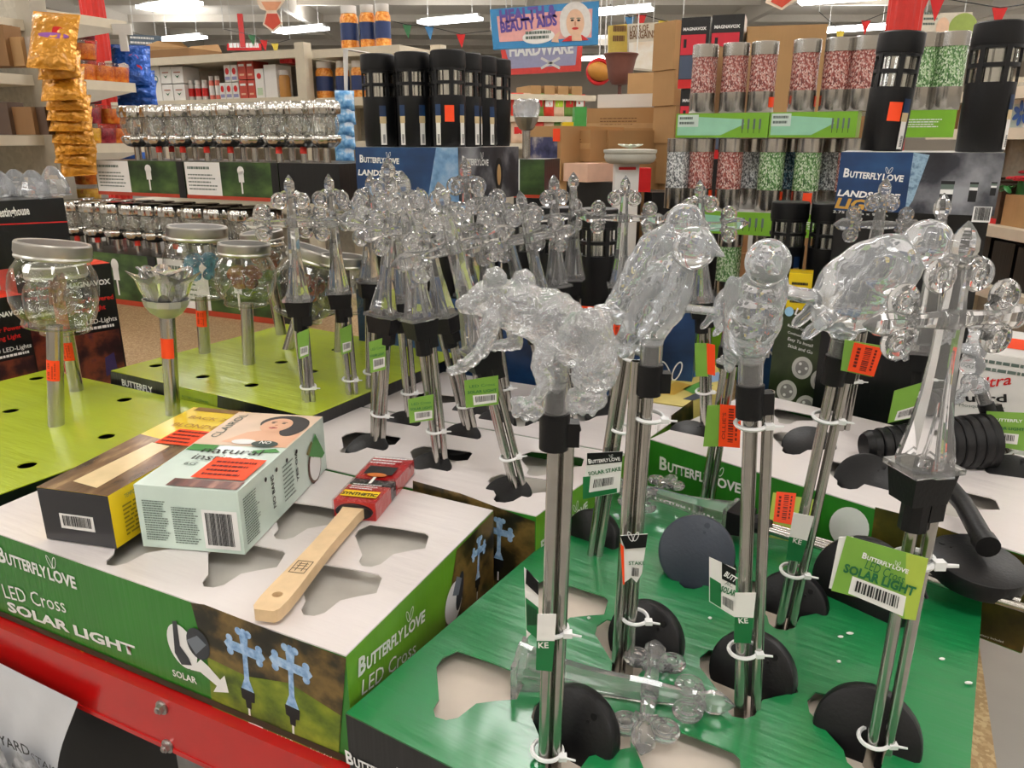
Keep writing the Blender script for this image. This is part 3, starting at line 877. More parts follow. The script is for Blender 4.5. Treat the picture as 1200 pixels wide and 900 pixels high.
def frog_mesh():
    bl = []
    P = lambda dx, dz, y=0: (dx * .00068, y, dz * .00068)
    bl.append((P(-82, 112), (.024, .022, .017), (0, -12, 0)))                     # head
    bl.append((P(-110, 104), (.014, .018, .0085), (0, -8, 0)))                    # snout
    for dx, dz, y in ((-80, 137, -.008), (-44, 132, .004)): bl.append((P(dx, dz, y), .0105))
    bl.append((P(-45, 98), (.030, .027, .023), (0, 20, 0)))
    bl.append((P(-8, 84), (.033, .028, .026), (0, 28, 0)))
    bl.append((P(22, 62), (.024, .024, .026)))
    bl += chain([P(-82, 90, -.016), P(-94, 52, -.022), P(-112, 36, -.024)], [.009, .0065, .0055], 7)      # arm reaching left
    bl += [(P(-120 - k * 5, 30 - k * 2, -.026 + k * .001), (.0062, .006, .0042)) for k in range(3)]
    bl += chain([P(-112, 36, -.024), P(-122, 40, -.034)], [.005, .003], 4)
    bl += chain([P(-60, 85, .014), P(-52, 45, .02), P(-80, 40, .022)], [.009, .0065, .005], 7)
    bl += chain([P(20, 72, -.02), P(40, 84, -.03), P(46, 50, -.034), P(30, 25, -.036)], [.0165, .0175, .014, .0105], 8)   # folded hind leg
    bl.append((P(48, 32, -.03), (.019, .014, .0215), (0, 10, 0)))
    bl.append((P(36, -4, -.034), (.0185, .008, .012), (0, 6, 0)))
    bl += [(P(20 + 12 * k, -14, -.038), (.0046, .0045, .0085)) for k in range(3)]
    bl += chain([P(-10, 66, -.016), P(-22, 30, -.022), P(-14, 10, -.024), P(-30, -12, -.028)], [.0125, .0085, .0078, .006], 8)
    bl.append((P(-38, -20, -.028), (.0165, .008, .0085), (0, 25, 0)))
    bl += [(P(-52 + 12 * k, -28 + (k == 0) * 4, -.03), (.0044, .0042, .0075)) for k in range(3)]
    bl.append((P(0, 22, 0), (.0115, .0115, .03)))
    return blob('frog_topper', bl, CLEARF, .0016, 2, .0016, 190)
FROG = frog_mesh()
def rod_mesh():
    b = MB(); b.tube([(0, 0, 0), (0, 0, 1)], [.0048, .0048], 12, False)
    b.tube([(0, 0, 1), (0, 0, .985)], [.0048 - .0009, .0039], 12, False)
    b.add([V((r * math.cos(t), r * math.sin(t), 1)) for r in (.0048, .0039) for t in [2 * math.pi * j / 12 for j in range(12)]], [(j, (j + 1) % 12, 12 + (j + 1) % 12, 12 + j) for j in range(12)])
    b.add([V((.0048 * math.cos(t), .0048 * math.sin(t), 0)) for t in [2 * math.pi * j / 12 for j in range(12)]], [tuple(range(12))])
    return b.mesh('rod', STEEL, 40)
ROD = rod_mesh()
def tie_mesh():
    b = MB(); b.tube([V((.0127 * math.cos(t) + .003, .0108 * math.sin(t) + .0035, .001 * math.sin(t))) for t in [2 * math.pi * j / 24 for j in range(24)]], .0019, 6, False, True, 1, V((0, 0, 1)))
    b.box((.0155, -.004, 0), (.007, .006, .0045)); b.tube([(.018, -.005, 0), (.026, -.008, .001)], [.0013, .001], 5)
    return b.mesh('zip_tie', TIE, 40)
TIEM = tie_mesh()
def csock_mesh():
    b = MB()
    b.prism([(-.0205, -.0165), (.0205, -.0165), (.0205, .0165), (-.0205, .0165)], -.0255, 0)
    b.v = [V((p.x * (.82 if p.z < -.01 else 1), p.y * (.82 if p.z < -.01 else 1), p.z)) for p in b.v]
    b.prism([(.0115 * math.cos(t), .0115 * math.sin(t)) for t in [2 * math.pi * j / 10 for j in range(10)]], -.05, -.0255)
    b.box((.0115, -.003, -.033), (.014, .017, .016))
    return b.mesh('socket', BLACK, 30)
CSOCK = csock_mesh()
b = MB(); b.cyl((0, 0, -.028), (0, 0, 0), .0108, .0112, 20); b.cyl((0, 0, -.002), (0, 0, .0005), .0095, None, 20); b.box((.012, 0, -.016), (.012, .012, .018)); COLLAR = b.mesh('collar', BLACK, 35)
b = MB(); b.lathe([(.0098, 0), (.0098, .024), (.0088, .0245), (.0088, .0005), (.0098, 0)], 24); SLEEVE = b.mesh('clear_sleeve', CLEAR, 35)
b = MB(); b.cyl((0, 0, .001), (0, 0, .019), .0068, .0062, 14); CORE = b.mesh('lamp_core', BLACK, 35)
def disc_mesh(r=.04, th=.021):
    b = MB(); b.lathe([(0, 0), (r - .004, 0), (r - .001, .002), (r, .005), (r, th - .005), (r - .002, th - .001), (r - .006, th), (0, th)], 40)
    b.cyl((0, -r * .78, -.0009), (0, -r * .78, .001), .0032, None, 10); b.cyl((0, -r * .58, -.0006), (0, -r * .58, .001), .0016, None, 8)
    return b.mesh('solar_disc', NAVYDISC, 35)
DISC = disc_mesh()
DISCB = DISC.copy(); DISCB.materials[0] = BLACK
def child(name, me, parent, M, scale=None):
    o = bpy.data.objects.new(name, me); col.objects.link(o); o.parent = parent
    o.matrix_basis = M @ Matrix.Diagonal((*scale, 1)) if scale else M
    WM[o.name] = WM[parent.name] @ M
    return o
def world_child(name, me, parent, Mw):
    return child(name, me, parent, WM[parent.name].inverted() @ Mw)
T3 = lambda x, y, z: Matrix.Translation((x, y, z))
def disc_matrix(px, py, z, n, spin=0, r=1):
    c = at(px, py, z); n = V(n).normalized()
    m = Matrix.Translation(c) @ V((0, 0, -1)).rotation_difference(n).to_matrix().to_4x4()
    return m @ Matrix.Rotation(spin, 4, 'Z')
class Stake:
    pass
def stake(name, label, base, top, z, kind, tip=None, size=None, yaw=0, group=None, rods=((0, 0, 1), (.0105, .002, .97), (.004, .0102, .93)), ties=(.3, .8), disc=None, sink=.03, lean=0, spread=0):
    B = at(*base, z)
    T = on_ray_near(*top, B) + V((0, lean, 0))
    d = (T - B).normalized(); H = (T - B).length
    M = frame_along(B, d)
    t = thing(name, label, 'solar stake light', M, group)
    for i, (x, y, f) in enumerate(rods):
        tilt = Matrix.Rotation(spread * (i - .5), 4, 'Y')
        child('rod', ROD, t, T3(x, y, -sink) @ tilt, (1, 1, H * f + sink))
    for f in ties: child('zip_tie', TIEM, t, T3(0, 0, H * f) @ Matrix.Rotation(.1, 4, 'X'))
    S = Stake(); S.t, S.B, S.d, S.H, S.M = t, B, d, H, M
    if kind == 'cross':
        tp = on_ray_near(*tip, B, d); h = size or max(.1, (tp - B).dot(d) - H - .05 * 0)
        child('socket', CSOCK, t, T3(0, 0, H) @ Matrix.Rotation(yaw, 4, 'Z'), (h / .2, h / .2, 1))
        child('cross_topper', CROSS, t, T3(0, 0, H) @ Matrix.Rotation(yaw, 4, 'Z'), (h, h, h))
    else:
        child('collar', COLLAR, t, T3(0, 0, H + .004))
        child('lamp_core', CORE, t, T3(0, 0, H + .004))
        child('clear_sleeve', SLEEVE, t, T3(0, 0, H + .004))
        me = {'bird': BIRD_UP, 'songbird': BIRD_LOW, 'hummingbird': HUMBIRD, 'frog': FROG}[kind]
        s_ = size or 1
        child(me.name.split('.')[0], me, t, T3(0, 0, H + .026) @ Matrix.Rotation(yaw, 4, 'Z'), (s_, s_, s_))
    if disc:
        px, py, dz, n, rr = disc
        Mw = disc_matrix(px, py, z + dz, n)
        o = world_child('solar_disc', DISC if rr == 1.12 else DISCB, t, Mw @ Matrix.Diagonal((rr, rr, 1, 1)))
        pass
    return S
def stake_face(S, f, off=.013, yaw=0):
    O = S.B + S.d * (S.H * f)
    n = (CAM - O); n -= S.d * n.dot(S.d); n.normalize()
    n = Matrix.Rotation(yaw, 3, S.d) @ n
    O = O + n * off
    return Face(O, S.d.cross(n), S.d)
def slab(F, parent, name, pts, m, off=0, th=.0008):      # card with thickness, corners given in pixels
    uv = [F.px(*p) for p in pts]
    a = sum(uv[i][0] * uv[(i + 1) % len(uv)][1] - uv[(i + 1) % len(uv)][0] * uv[i][1] for i in range(len(uv)))
    if a < 0: uv.reverse()
    n = len(uv); b = MB()
    b.add([F.pt(u, v, off) for u, v in uv] + [F.pt(u, v, off - th) for u, v in uv], [tuple(range(n)), tuple(reversed(range(n, 2 * n)))] + [(i, n + i, n + (i + 1) % n, (i + 1) % n) for i in range(n)])
    return b.build(name, m, parent, 0, True)
def price(F, parent, pts, off=.001, rows=3, word=None, seed=1, vert=True):
    """orange price sticker: corner pixels in the order top left, top right, bottom right, bottom left"""
    o = slab(F, parent, 'price_sticker', pts, ORANGE, off, .0004)
    q = [V(F.px(*p)) for p in pts]
    b = MB(); rnd = random.Random(seed)
    P = lambda a, e: (q[0] * (1 - a) + q[1] * a) * (1 - e) + (q[3] * (1 - a) + q[2] * a) * e
    def strip(a0, e0, a1, e1):
        b.add([F.pt(*P(a, e), off + .0006) for a, e in ((a0, e0), (a1, e0), (a1, e1), (a0, e1))], [(0, 1, 2, 3)])
    if vert:
        for i in range(13):
            e0 = .08 + i * .065
            strip(.42, e0, .66, e0 + rnd.choice((.018, .03, .04)))
        for i in range(7): strip(.76, .1 + i * .11, .84, .1 + i * .11 + .07)
        if not word:
            for i in range(6): strip(.16, .14 + i * .12, .28, .14 + i * .12 + .08)
    else:
        for i in range(13):
            a0 = .08 + i * .065
            strip(a0, .5, a0 + rnd.choice((.018, .03, .04)), .74)
        for i in range(6): strip(.12 + i * .13, .2, .12 + i * .13 + .09, .32)
    m = b.build('fine_print', mat('sticker_ink', (110, 22, 8), .6), o, 0, True)
    m['kind'] = 'stuff'
    if word:
        a = P(.3, .82); e = P(.3, .18)
        F.text(parent, word, a.x, a.y, (e - a).length, MATS['sticker_ink'], off + .0007, (P(.1, .5) - P(.26, .5)).length, 0, 0, math.atan2(e.y - a.y, e.x - a.x))
    return o
def bar_tag(F, parent, pts, m, white, words=None, off=.0, inner=None):
    o = slab(F, parent, 'hang_tag', pts, m, off)
    if inner: slab(F, parent, 'hang_tag_back', inner, WHITE, off - .0012)
    parent = o
    slab(F, parent, 'label_patch', white, WHITE, off + .0004, .0003)
    q = [V(F.px(*p)) for p in white]
    rnd = random.Random(int(white[0][0])); b = MB()
    P = lambda a, e: (q[0] * (1 - a) + q[1] * a) * (1 - e) + (q[3] * (1 - a) + q[2] * a) * e
    x = .1
    while x < .88:
        wd = rnd.choice((.015, .02, .035)); b.add([F.pt(*P(a, e), off + .0009) for a, e in ((x, .12), (x + wd, .12), (x + wd, .72), (x, .72))], [(0, 1, 2, 3)]); x += wd + rnd.choice((.018, .03))
    bb = b.build('barcode', INK, parent, 0, True); bb['kind'] = 'stuff'
    for st, p0, p1, mm, hh, bo in words or ():
        F.ptext(parent, st, p0, p1, mm, off + .001, hh, bo)
    return o

# ================================================================ stakes standing in the green box
NL = (-.55, -.74, .3)
# frog
S1 = stake('frog_stake', 'clear bumpy frog on a steel rod bundle, nearest stake on the green box', (637, 893), (650, 489), ZCX, 'frog', size=.8, yaw=0, ties=(.42, .03), disc=(668, 862, .006, NL, 1.02), group=None)
# second zip tie position comes from the bundle above; sleeve of card round the rods
F = stake_face(S1, .25)
bar_tag(F, S1.t, [(614, 665), (631, 682), (631, 735), (617, 748)], WHITE, [(616, 700), (631, 712), (631, 738), (617, 745)])
slab(F, S1.t, 'tag_band', [(617, 666), (631, 682), (631, 697), (616, 683)], BLACK, .0009)
slab(F, S1.t, 'tag_band', [(616, 700), (631, 712), (631, 750), (617, 738)], TAGD, .0005)
slab(F, S1.t, 'tag_sleeve', [(630, 719), (652, 719), (650, 750), (629, 750)], WHITE, .0012)
slab(F, S1.t, 'tag_sleeve', [(629, 750), (650, 750), (647, 786), (628, 784)], TAGD, .0012)
F.ptext(S1.t, 'KE', (631, 757), (643, 757), WHITE, .0025, None, .02)
# two small birds on the middle pair
S2 = stake('bird_stake', 'clear perched bird in front of the other bird, rods ending in card sleeve', (737, 778), (762, 432), ZCX, 'bird', size=.98, yaw=R(-40), ties=(.85, .17), disc=(752, 752, .008, NL, 1.02), rods=((0, 0, 1), (-.0125, .002, 1.02), (-.005, .0102, .9)))
F = stake_face(S2, .36)
slab(F, S2.t, 'hang_tag', [(727, 627), (759, 625), (752, 672), (746, 682), (740, 676), (732, 682)], WHITE, .001)
slab(F, S2.t, 'tag_band', [(727, 627), (759, 625), (757, 640), (733, 642)], BLACK, .0024)
F.butterfly(S2.t, *F.px(742, 634), .012, INKW, .0035)
F.ptext(S2.t, 'STAKE', (737, 660), (756, 660), GREENDK, .003, None, .02)
slab(F, S2.t, 'price_sticker', [(727, 636), (731, 640), (732, 684), (730, 684)], ORANGE, .0015)
F.bars(S2.t, *F.px(740, 673), *F.px(749, 664), INK, 10, .003)
S2b = stake('bird_stake', 'clear perched bird set behind another bird, rods leaning towards the sheet', (702, 652), (744, 384), ZCX, 'bird', size=1.14, yaw=R(8), ties=(.88, .58), disc=(690, 632, .004, NL, .98), rods=((0, 0, 1), (-.0105, .002, .97), (-.004, .0102, .93)))
F = stake_face(S2b, .34)
bar_tag(F, S2b.t, [(688, 531), (730, 529), (726, 577), (683, 585)], WHITE, [(694, 560), (723, 556), (721, 571), (691, 577)],
        [('SOLAR STAKE', (690, 557), (728, 551), GREENDK, .0048, .02)])
slab(F, S2b.t, 'tag_band', [(688, 531), (730, 529), (729, 541), (688, 545)], BLACK, .0006)
F.maker(S2b.t, (690, 543), (727, 539), INKW)
slab(F, S2b.t, 'tag_band', [(683, 559), (692, 558), (690, 577), (723, 572), (723, 577), (683, 585)], TAGD, .0003)
# bird facing the aisle
S3 = stake('bird_stake', 'clear round-headed bird seen from its front, on tall rods mid-box', (866, 832), (879, 456), ZCX, 'bird', size=.95, yaw=R(-90), ties=(.9, .2), disc=(878, 792, .004, NL, 1.05), rods=((0, 0, 1), (.016, .002, .99), (.006, .0102, .9)))
F = stake_face(S3, .3)
bar_tag(F, S3.t, [(831, 653), (862, 667), (862, 724), (831, 705)], WHITE, [(846, 695), (861, 702), (861, 722), (845, 711)],
        [('SOLAR', (844, 692), (861, 698), GREENDK, .0055, .03), ('AC', (849, 684), (858, 688), INKG, .004, 0)])
slab(F, S3.t, 'tag_band', [(846, 659), (862, 668), (862, 686), (846, 678)], BLACK, .0006)
F.ptext(S3.t, 'BUTT', (848, 673), (861, 681), INKW, .002, .005, .03)
slab(F, S3.t, 'tag_band', [(832, 676), (845, 684), (845, 712), (832, 704)], TAGD, .0006)
slab(F, S3.t, 'tag_sleeve', [(862, 694), (886, 694), (883, 723), (861, 722)], WHITE, .0014)
slab(F, S3.t, 'tag_sleeve', [(861, 722), (883, 723), (880, 753), (860, 752)], TAGD, .0014)
F.ptext(S3.t, 'KE', (866, 728), (877, 728), WHITE, .003, None, .02)
# hummingbird with big flat disc
S4 = stake('bird_stake', 'clear bird half hidden behind the round-headed bird', (822, 598), (852, 410), ZCX, 'songbird', size=.95, yaw=R(12), ties=(.35 + .25,), disc=(816, 648, .034, (-.25, -.86, .42), 1.12), rods=((0, 0, 1), (.0125, .002, .95), (.005, .0102, .7)), sink=.03)
F = stake_face(S4, .5)
slab(F, S4.t, 'tag_sleeve', [(829, 475), (848, 474), (843, 523), (824, 523)], TAGG, .001)
price(F, S4.t, [(844, 473), (869, 475), (867, 524), (842, 522)], .003, 3, "OLLIE'S", 5)
# side view songbird
S5 = stake('bird_stake', 'clear songbird in side view with its tail towards the other birds', (914, 733), (981, 422), ZCX, 'songbird', size=1.2, yaw=R(-8), ties=(.8, .22), disc=(925, 712, -.002, NL, 1.0), rods=((0, 0, 1), (.0125, .001, 1.0), (.004, .0102, .9)))
F = stake_face(S5, .3)
slab(F, S5.t, 'tag_sleeve', [(930, 600), (954, 605), (946, 633), (925, 628)], WHITE, .0014)
slab(F, S5.t, 'tag_sleeve', [(925, 628), (946, 633), (939, 658), (921, 655)], TAGD, .0014)
F.ptext(S5.t, 'KE', (929, 634), (939, 637), WHITE, .003, None, .02)
F = stake_face(S5, .93, .02)
slab(F, S5.t, 'hang_tag', [(990, 398), (1036, 406), (1022, 442), (985, 434)], TAGG, .0)
price(F, S5.t, [(1001, 401), (1035, 408), (1024, 441), (993, 434)], .001, 3, None, 6)
# the big cross in front
S6 = stake('cross_stake', 'largest clear cross stake with lime lettered tag, nearest the right picture edge', (1020, 882), (1082, 549), ZCX, 'cross', tip=(1148, 256), yaw=R(14), ties=(.045,), disc=(1014, 866, .006, (-.5, -.8, .32), 1.1), rods=((0, 0, .93), (.0135, -.001, .9)), group=None)
child('zip_tie', TIEM, S6.t, T3(.004, 0, S6.H * .7), (1.25, 1.1, 1.6))
F = stake_face(S6, .55, .017)
bar_tag(F, S6.t, [(992, 628), (1088, 655), (1073, 727), (1058, 725), (1034, 708), (974, 692)], TAGG, [(999, 675), (1062, 699), (1058, 722), (994, 695)],
        [('LED Cross', (1013, 665), (1058, 684), GREENDK, .008, 0), ('SOLAR LIGHT', (988, 669), (1071, 698), GREENDK, .0075, .04)], 0, [(971, 690), (983, 630), (1000, 630), (985, 694)])
slab(F, S6.t, 'tag_band', [(1062, 648), (1088, 655), (1073, 727), (1060, 725)], TAGL, .0002)
F.maker(S6.t, (1010, 653), (1064, 672), INKW)
# ================================================================ other discs, lying parts
def loose_disc(label, px, py, z, n, r, spin=0):
    t = thing('solar_disc_base', label, 'solar panel base', disc_matrix(px, py, z, n, spin))
    child('disc_body', DISCB, t, Matrix.Identity(4), (r, r, 1.15))
    return t
ld = loose_disc('biggest black disc standing on edge behind the lime tag', 1006, 690, ZCX + .024, (-.72, -.62, .2), 1.42)
b = MB(); b.tube([(.0, -.03, .004), (.004, -.05, .006), (.014, -.062, .01), (.03, -.06, .012)], .0022, 6); b.build('cable', BLACK, ld)
def lying_cross(name, label, p0, p1, z, h=None, roll=0):
    a, e = at(*p0, z), at(*p1, z)
    d = (e - a).normalized(); x = V((0, 0, 1)).cross(d).normalized()
    m = Matrix((-x, V((0, 0, 1)), d)).transposed().to_4x4(); m.translation = a
    m = m @ Matrix.Rotation(roll, 4, 'Z')
    t = thing(name, label, 'cross light', m)
    h = h or (e - a).length
    child('cross_topper', CROSS, t, Matrix.Identity(4), (h, h, h))
    return t
lying_cross('cross_light_topper', 'loose clear cross lying flat on the green sheet between the rods', (606, 783), (864, 828), ZCX + .013)
lc = lying_cross('cross_stake', 'clear cross stake lying along the rear of the green sheet', (858, 606), (712, 562), ZCX + .03)
child('socket', CSOCK, lc, Matrix.Identity(4))
for x, L in ((-.006, .3), (.006, .28)): child('rod', ROD, lc, T3(x, .004 * x, -L - .04), (1, 1, L))
child('zip_tie', TIEM, lc, T3(0, 0, -.2))
F = Face(at(925, 600, ZCX + .045), V((.95, -.3, 0)), V((.12, .38, .92)))
o = slab(F, lc, 'hang_tag', [(906, 577), (958, 586), (952, 640), (898, 629)], TAGL, 0)
price(F, lc, [(910, 576), (933, 578), (928, 615), (906, 611)], .001, 3, None, 9)
# clear film over the sheet
# black disc lamp lying at the right on its neck tube
dm = disc_matrix(1147, 655, ZD + .004, (0.05, -.12, 1))
t = thing('solar_spotlight', 'black flat disc lying at the right edge with a thick neck tube', 'solar panel base', dm)
dmb = disc_mesh(.05, .024); dmb.materials[0] = BLACK; child('disc_body', dmb, t, Matrix.Identity(4))
a, e = at(1152, 632, ZD + .022), at(1108, 566, ZD + .03)
b = MB(); b.tube([a, (a + e) / 2 + V((0, 0, .006)), e], [.0115, .011, .0115], 16, True); b.cyl(a, a + (a - e) * .12, .013, None, 16); b.build('neck_tube', BLACK, t, 38, True)
b = MB(); p = at(1135, 628, ZD + .006); b.box((p.x, p.y, p.z), (.022, .005, .003)); b.build('slot', INK, t, 0, True)
# ribbed spotlight head behind the big cross
a, e = at(1011, 523, ZD + .03), at(1158, 517, ZD + .036)
m = frame_along(a, e - a)
t = thing('ribbed_spotlight', 'black ribbed spotlight head lying behind the big cross', 'spotlight', m)
L = (e - a).length
prof = [(0, 0), (.018, .001), (.0215, .006)]
for i in range(12):
    z0 = .008 + i * (L - .02) / 12; r0 = .022 + .017 * (i / 11) ** .8
    prof += [(r0, z0), (r0 + .0012, z0 + .002), (r0 + .0012, z0 + (L - .02) / 12 - .002), (r0, z0 + (L - .02) / 12 - .0005)]
prof += [(.0405, L - .01), (.041, L - .002), (.037, L), (0, L - .001)]
b = MB(); b.lathe(prof, 36); b.build('ribbed_body', BLACK, t, 25)
b = MB(); b.lathe([(0, L + .0005), (.036, L + .0005), (.036, L + .002), (0, L + .002)], 30); b.build('lens', GLASS, t)

# ================================================================ stakes in box D and the rest of the discs
BD = 'clear cross stakes'
D1 = stake('cross_stake', 'clear cross stake wholly seen behind two birds, cardboard tag low on rods', (824, 503), (822, 353), ZD, 'cross', tip=(838, 208), yaw=R(-6), ties=(.3,), disc=(806, 506, .003, (-.2, -.3, .9), .8), group=BD)
F = stake_face(D1, .55)
slab(F, D1.t, 'tag_sleeve', [(814, 402), (830, 402), (830, 441), (815, 441)], TAGG, .001)
slab(F, D1.t, 'price_sticker', [(828, 402), (838, 404), (838, 440), (829, 438)], ORANGE, .0015)
D2 = stake('cross_stake', 'clear cross stake rising behind the side view songbird', (985, 505), (1013, 352), ZD, 'cross', tip=(1066, 208), yaw=R(8), ties=(.4,), disc=(948, 520, .004, (-.2, -.4, .85), 1.0), group=BD)
D3 = stake('cross_stake', 'clear cross stake right behind the big cross, lime tag under its socket', (1066, 545), (1083, 412), ZD, 'cross', tip=(1122, 224), yaw=R(62), ties=(.55,), disc=(1012, 562, .006, (-.5, -.6, .62), 1.0), group=BD)
F = stake_face(D3, .6)
bar_tag(F, D3.t, [(1048, 458), (1085, 447), (1082, 487), (1040, 496)], TAGG, [(1052, 482), (1078, 474), (1076, 488), (1048, 493)])
D4 = stake('bird_stake', 'clear textured bird beside the white insect killer carton, feathers spread downwards', (1180, 545), (1156, 476), ZD, 'hummingbird', size=1.25, yaw=R(20), ties=(.2,), disc=(1190, 556, .004, (-.2, -.5, .8), .9))
F = stake_face(D4, .6, .016)
bar_tag(F, D4.t, [(1156, 482), (1205, 484), (1203, 529), (1156, 521)], TAGG, [(1160, 506), (1194, 509), (1192, 521), (1160, 517)],
        [('BUTTERFLY', (1164, 493), (1198, 495), INKW, .004, .02), ('SOLAR LIGHT', (1160, 502), (1200, 505), GREENDK, .004, .02)])

# ================================================================ the crosses crowded in the rear white boxes
XS = [  # base px, socket-top px, tip px, yaw, z, rods visible
    ((361, 486), (350, 352), (338, 203), 6, 'first cross from the left, over the lime tray'),
    ((411, 477), (398, 343), (386, 202), 12, 'second cross from the left'),
    ((432, 470), (433, 331), (428, 202), 24, 'third cross from the left, behind the second'),
    ((440, 522), (450, 370), (461, 205), -20, 'fourth cross from the left, rods nearest the paintbrush'),
    ((480, 494), (468, 353), (490, 181), 35, 'tall tip left of the blue carton lettering'),
    ((513, 546), (492, 374), (500, 196), 40, 'in the midst of the left cluster, foot nearest the brush label'),
    ((550, 509), (521, 370), (517, 212), -35, 'rods slanting behind the frog arm'),
    ((605, 576), (563, 410), (545, 203), 25, 'rods hidden by the hind part of the frog, front row'),
    ((560, 480), (553, 345), (560, 182), -15, 'tallest tip against the black carton side'),
    ((592, 490), (575, 345), (584, 209), 30, 'tip beside the rear edge of the blue carton'),
    ((650, 490), (618, 368), (612, 219), 10, 'left one of the close pair above the frog'),
    ((668, 500), (640, 370), (632, 216), -12, 'right one of the close pair above the frog'),
    ((655, 470), (652, 336), (648, 203), 30, 'behind the close pair above the frog'),
    ((672, 460), (672, 328), (687, 200), 84, 'turned edge-on, showing only a slim bar'),
    ((718, 475), (726, 336), (735, 204), -5, 'wide open to view left of the two perched birds'),
]
for i, (ba, so, ti, yw, wh) in enumerate(XS):
    S = stake('cross_stake', 'clear cross stake, ' + wh, ba, so, 1.0 if i else 1.0, 'cross', tip=ti, yaw=R(yw), group=BD,
              ties=(.25,), rods=((0, 0, .92), (.0105, .003, .84), (-.004, .0105, .9)), spread=.03 * (i % 3 - 1),
              disc=((ba[0] - 12, ba[1] + 4, .0, (-.2, -.45, .86), .86) if i > 2 else None))
    if i in (0, 1, 3, 5, 7, 10, 13, 14):
        F = stake_face(S, .62 if i != 7 else .55)
        c = (CAM - S.B).length
        x0, y0 = {0: (348, 385), 1: (398, 380), 3: (432, 395), 5: (478, 462), 7: (544, 440), 10: (662, 356), 13: (664, 356), 14: (700, 375)}[i]
        if i in (10, 13):
            slab(F, S.t, 'tag_sleeve', [(x0, y0), (x0 + 12, y0), (x0 + 11, y0 + 34), (x0 + 1, y0 + 34)], TAGG, .001)
            if i == 13: price(F, S.t, [(671, 358), (697, 359), (696, 387), (670, 386)], .002, 3, None, 3)
        elif i == 14:
            price(F, S.t, [(714, 375), (731, 374), (728, 405), (716, 406)], .002, 3, None, 4)
        else:
            w_, h_ = (14, 36) if i < 2 else (20, 42) if i == 3 else (30, 34) if i == 5 else (40, 38)
            bar_tag(F, S.t, [(x0, y0 + 6), (x0 + w_, y0), (x0 + w_, y0 + h_ - 4), (x0 + 2, y0 + h_)], TAGG,
                    [(x0 + w_ * .25, y0 + h_ * .62), (x0 + w_ * .95, y0 + h_ * .55), (x0 + w_ * .95, y0 + h_ * .82), (x0 + w_ * .28, y0 + h_ * .92)],
                    [('LED Cross', (x0 + w_ * .15, y0 + h_ * .38), (x0 + w_ * .9, y0 + h_ * .3), GREENDK, .0035, .0), ('SOLAR LIGHT', (x0 + w_ * .1, y0 + h_ * .56), (x0 + w_ * .95, y0 + h_ * .48), GREENDK, .0035, .02)] if i > 2 else None)

# ================================================================ helpers for what stands further back
FWD = V((0, CP, -SP))
def depth(p): return (V(p) - CAM).dot(FWD)
def along(P, d, px):                    # distance along d from P at which the picture column px is met
    k = (px - 600) / F_PX
    r0, d0 = V(P) - CAM, V(d)
    return (k * r0.dot(FWD) - r0.x) / (d0.x - k * d0.dot(FWD))
def zpx(py, p):                         # height at which the upright through p meets the picture row py
    r = ray(600, py)
    return CAM.z + r.z / r.y * p[1]
def pbox(name, label, cat, L, Rr, dep, z0, z1, mats, group=None, dirn=None, part='carton_body'):
    """upright carton: front bottom edge from L to Rr (xy), depth dep; mats: body, front"""
    L, Rr = V((L[0], L[1], 0)), V((Rr[0], Rr[1], 0))
    x = (Rr - L).normalized(); n = V((-x.y, x.x, 0))
    M = Matrix((x, n, V((0, 0, 1)))).transposed().to_4x4(); M.translation = V((L.x, L.y, z0))
    t = thing(name, label, cat, M, group)
    W = (Rr - L).length
    if not isinstance(mats, (list, tuple)): mats = [mats]
    b = MB(); b.box((W / 2, dep / 2, (z1 - z0) / 2), (W, dep, z1 - z0))
    for i in range(6): b.mi[i] = 0
    if len(mats) > 1: b.mi[2] = 1
    if len(mats) > 2: b.mi[3] = 2
    if len(mats) > 3: b.mi[1] = 3
    body = b.build(part, list(mats), t, 0)
    b = MB(); b.box((W / 2, dep / 2, z1 - z0 + .0003), (W * .998, min(.03, dep * .1), .0006)); 
    b.build('lid_seam', mats[-1] if len(mats) == 1 else mats[0], t, 0)
    t['w'] = W
    f = Face((L.x, L.y, z0), x, V((0, 0, 1)))
    s_ = Face((Rr.x, Rr.y, z0), n, V((0, 0, 1)))
    del t['w']
    f.host = s_.host = body
    return t, f, s_, W

# ================================================================ goods lying on the emptied box
def lying_box(name, label, BL, BR, BRb, h, mats):
    p0, p1, p3 = at(*BL, ZA + .0032), at(*BR, ZA + .0032), at(*BRb, ZA + .0032)
    x = (p1 - p0); W = x.length; x.normalize(); n = V((-x.y, x.x, 0)); L = (p3 - p1).dot(n)
    M = Matrix((x, n, V((0, 0, 1)))).transposed().to_4x4(); M.translation = p0
    t = thing(name, label, 'box', M)
    b = MB(); b.box((W / 2, L / 2, h / 2), (W, L, h))
    b.mi = [0, 1, 2, 3, 2, 3]           # bottom, top, front, right, back, left
    body = b.build('carton_body', mats, t, 0)
    fs = [Face(p0, x, V((0, 0, 1))), Face(p0 + V((0, 0, h)), x, n), Face(p1, n, V((0, 0, 1)))]
    for f in fs: f.host = body
    return (t, *fs, W, L, h)
YEL = mat('yellow_print', (240, 208, 30), .3, 0, .03, None, .3)
MINT = mat('mint_print', (204, 222, 212), .32, 0, .03, None, .3)
BK = mat('gloss_black_print', (28, 28, 34), .25, 0, .05, None, .4)
SKIN = mat('print_skin', (226, 176, 142), .4, 0, .04)
HAIR = mat('print_hair', (34, 30, 32), .4, 0, .15)
t, Ff, Ft, Fs, W, L, h = lying_box('hair_colour_box', 'black and yellow hair colour carton lying behind the mint one', (55, 631), (137, 643), (262, 528), .066, [BK, YEL, BK, YEL])
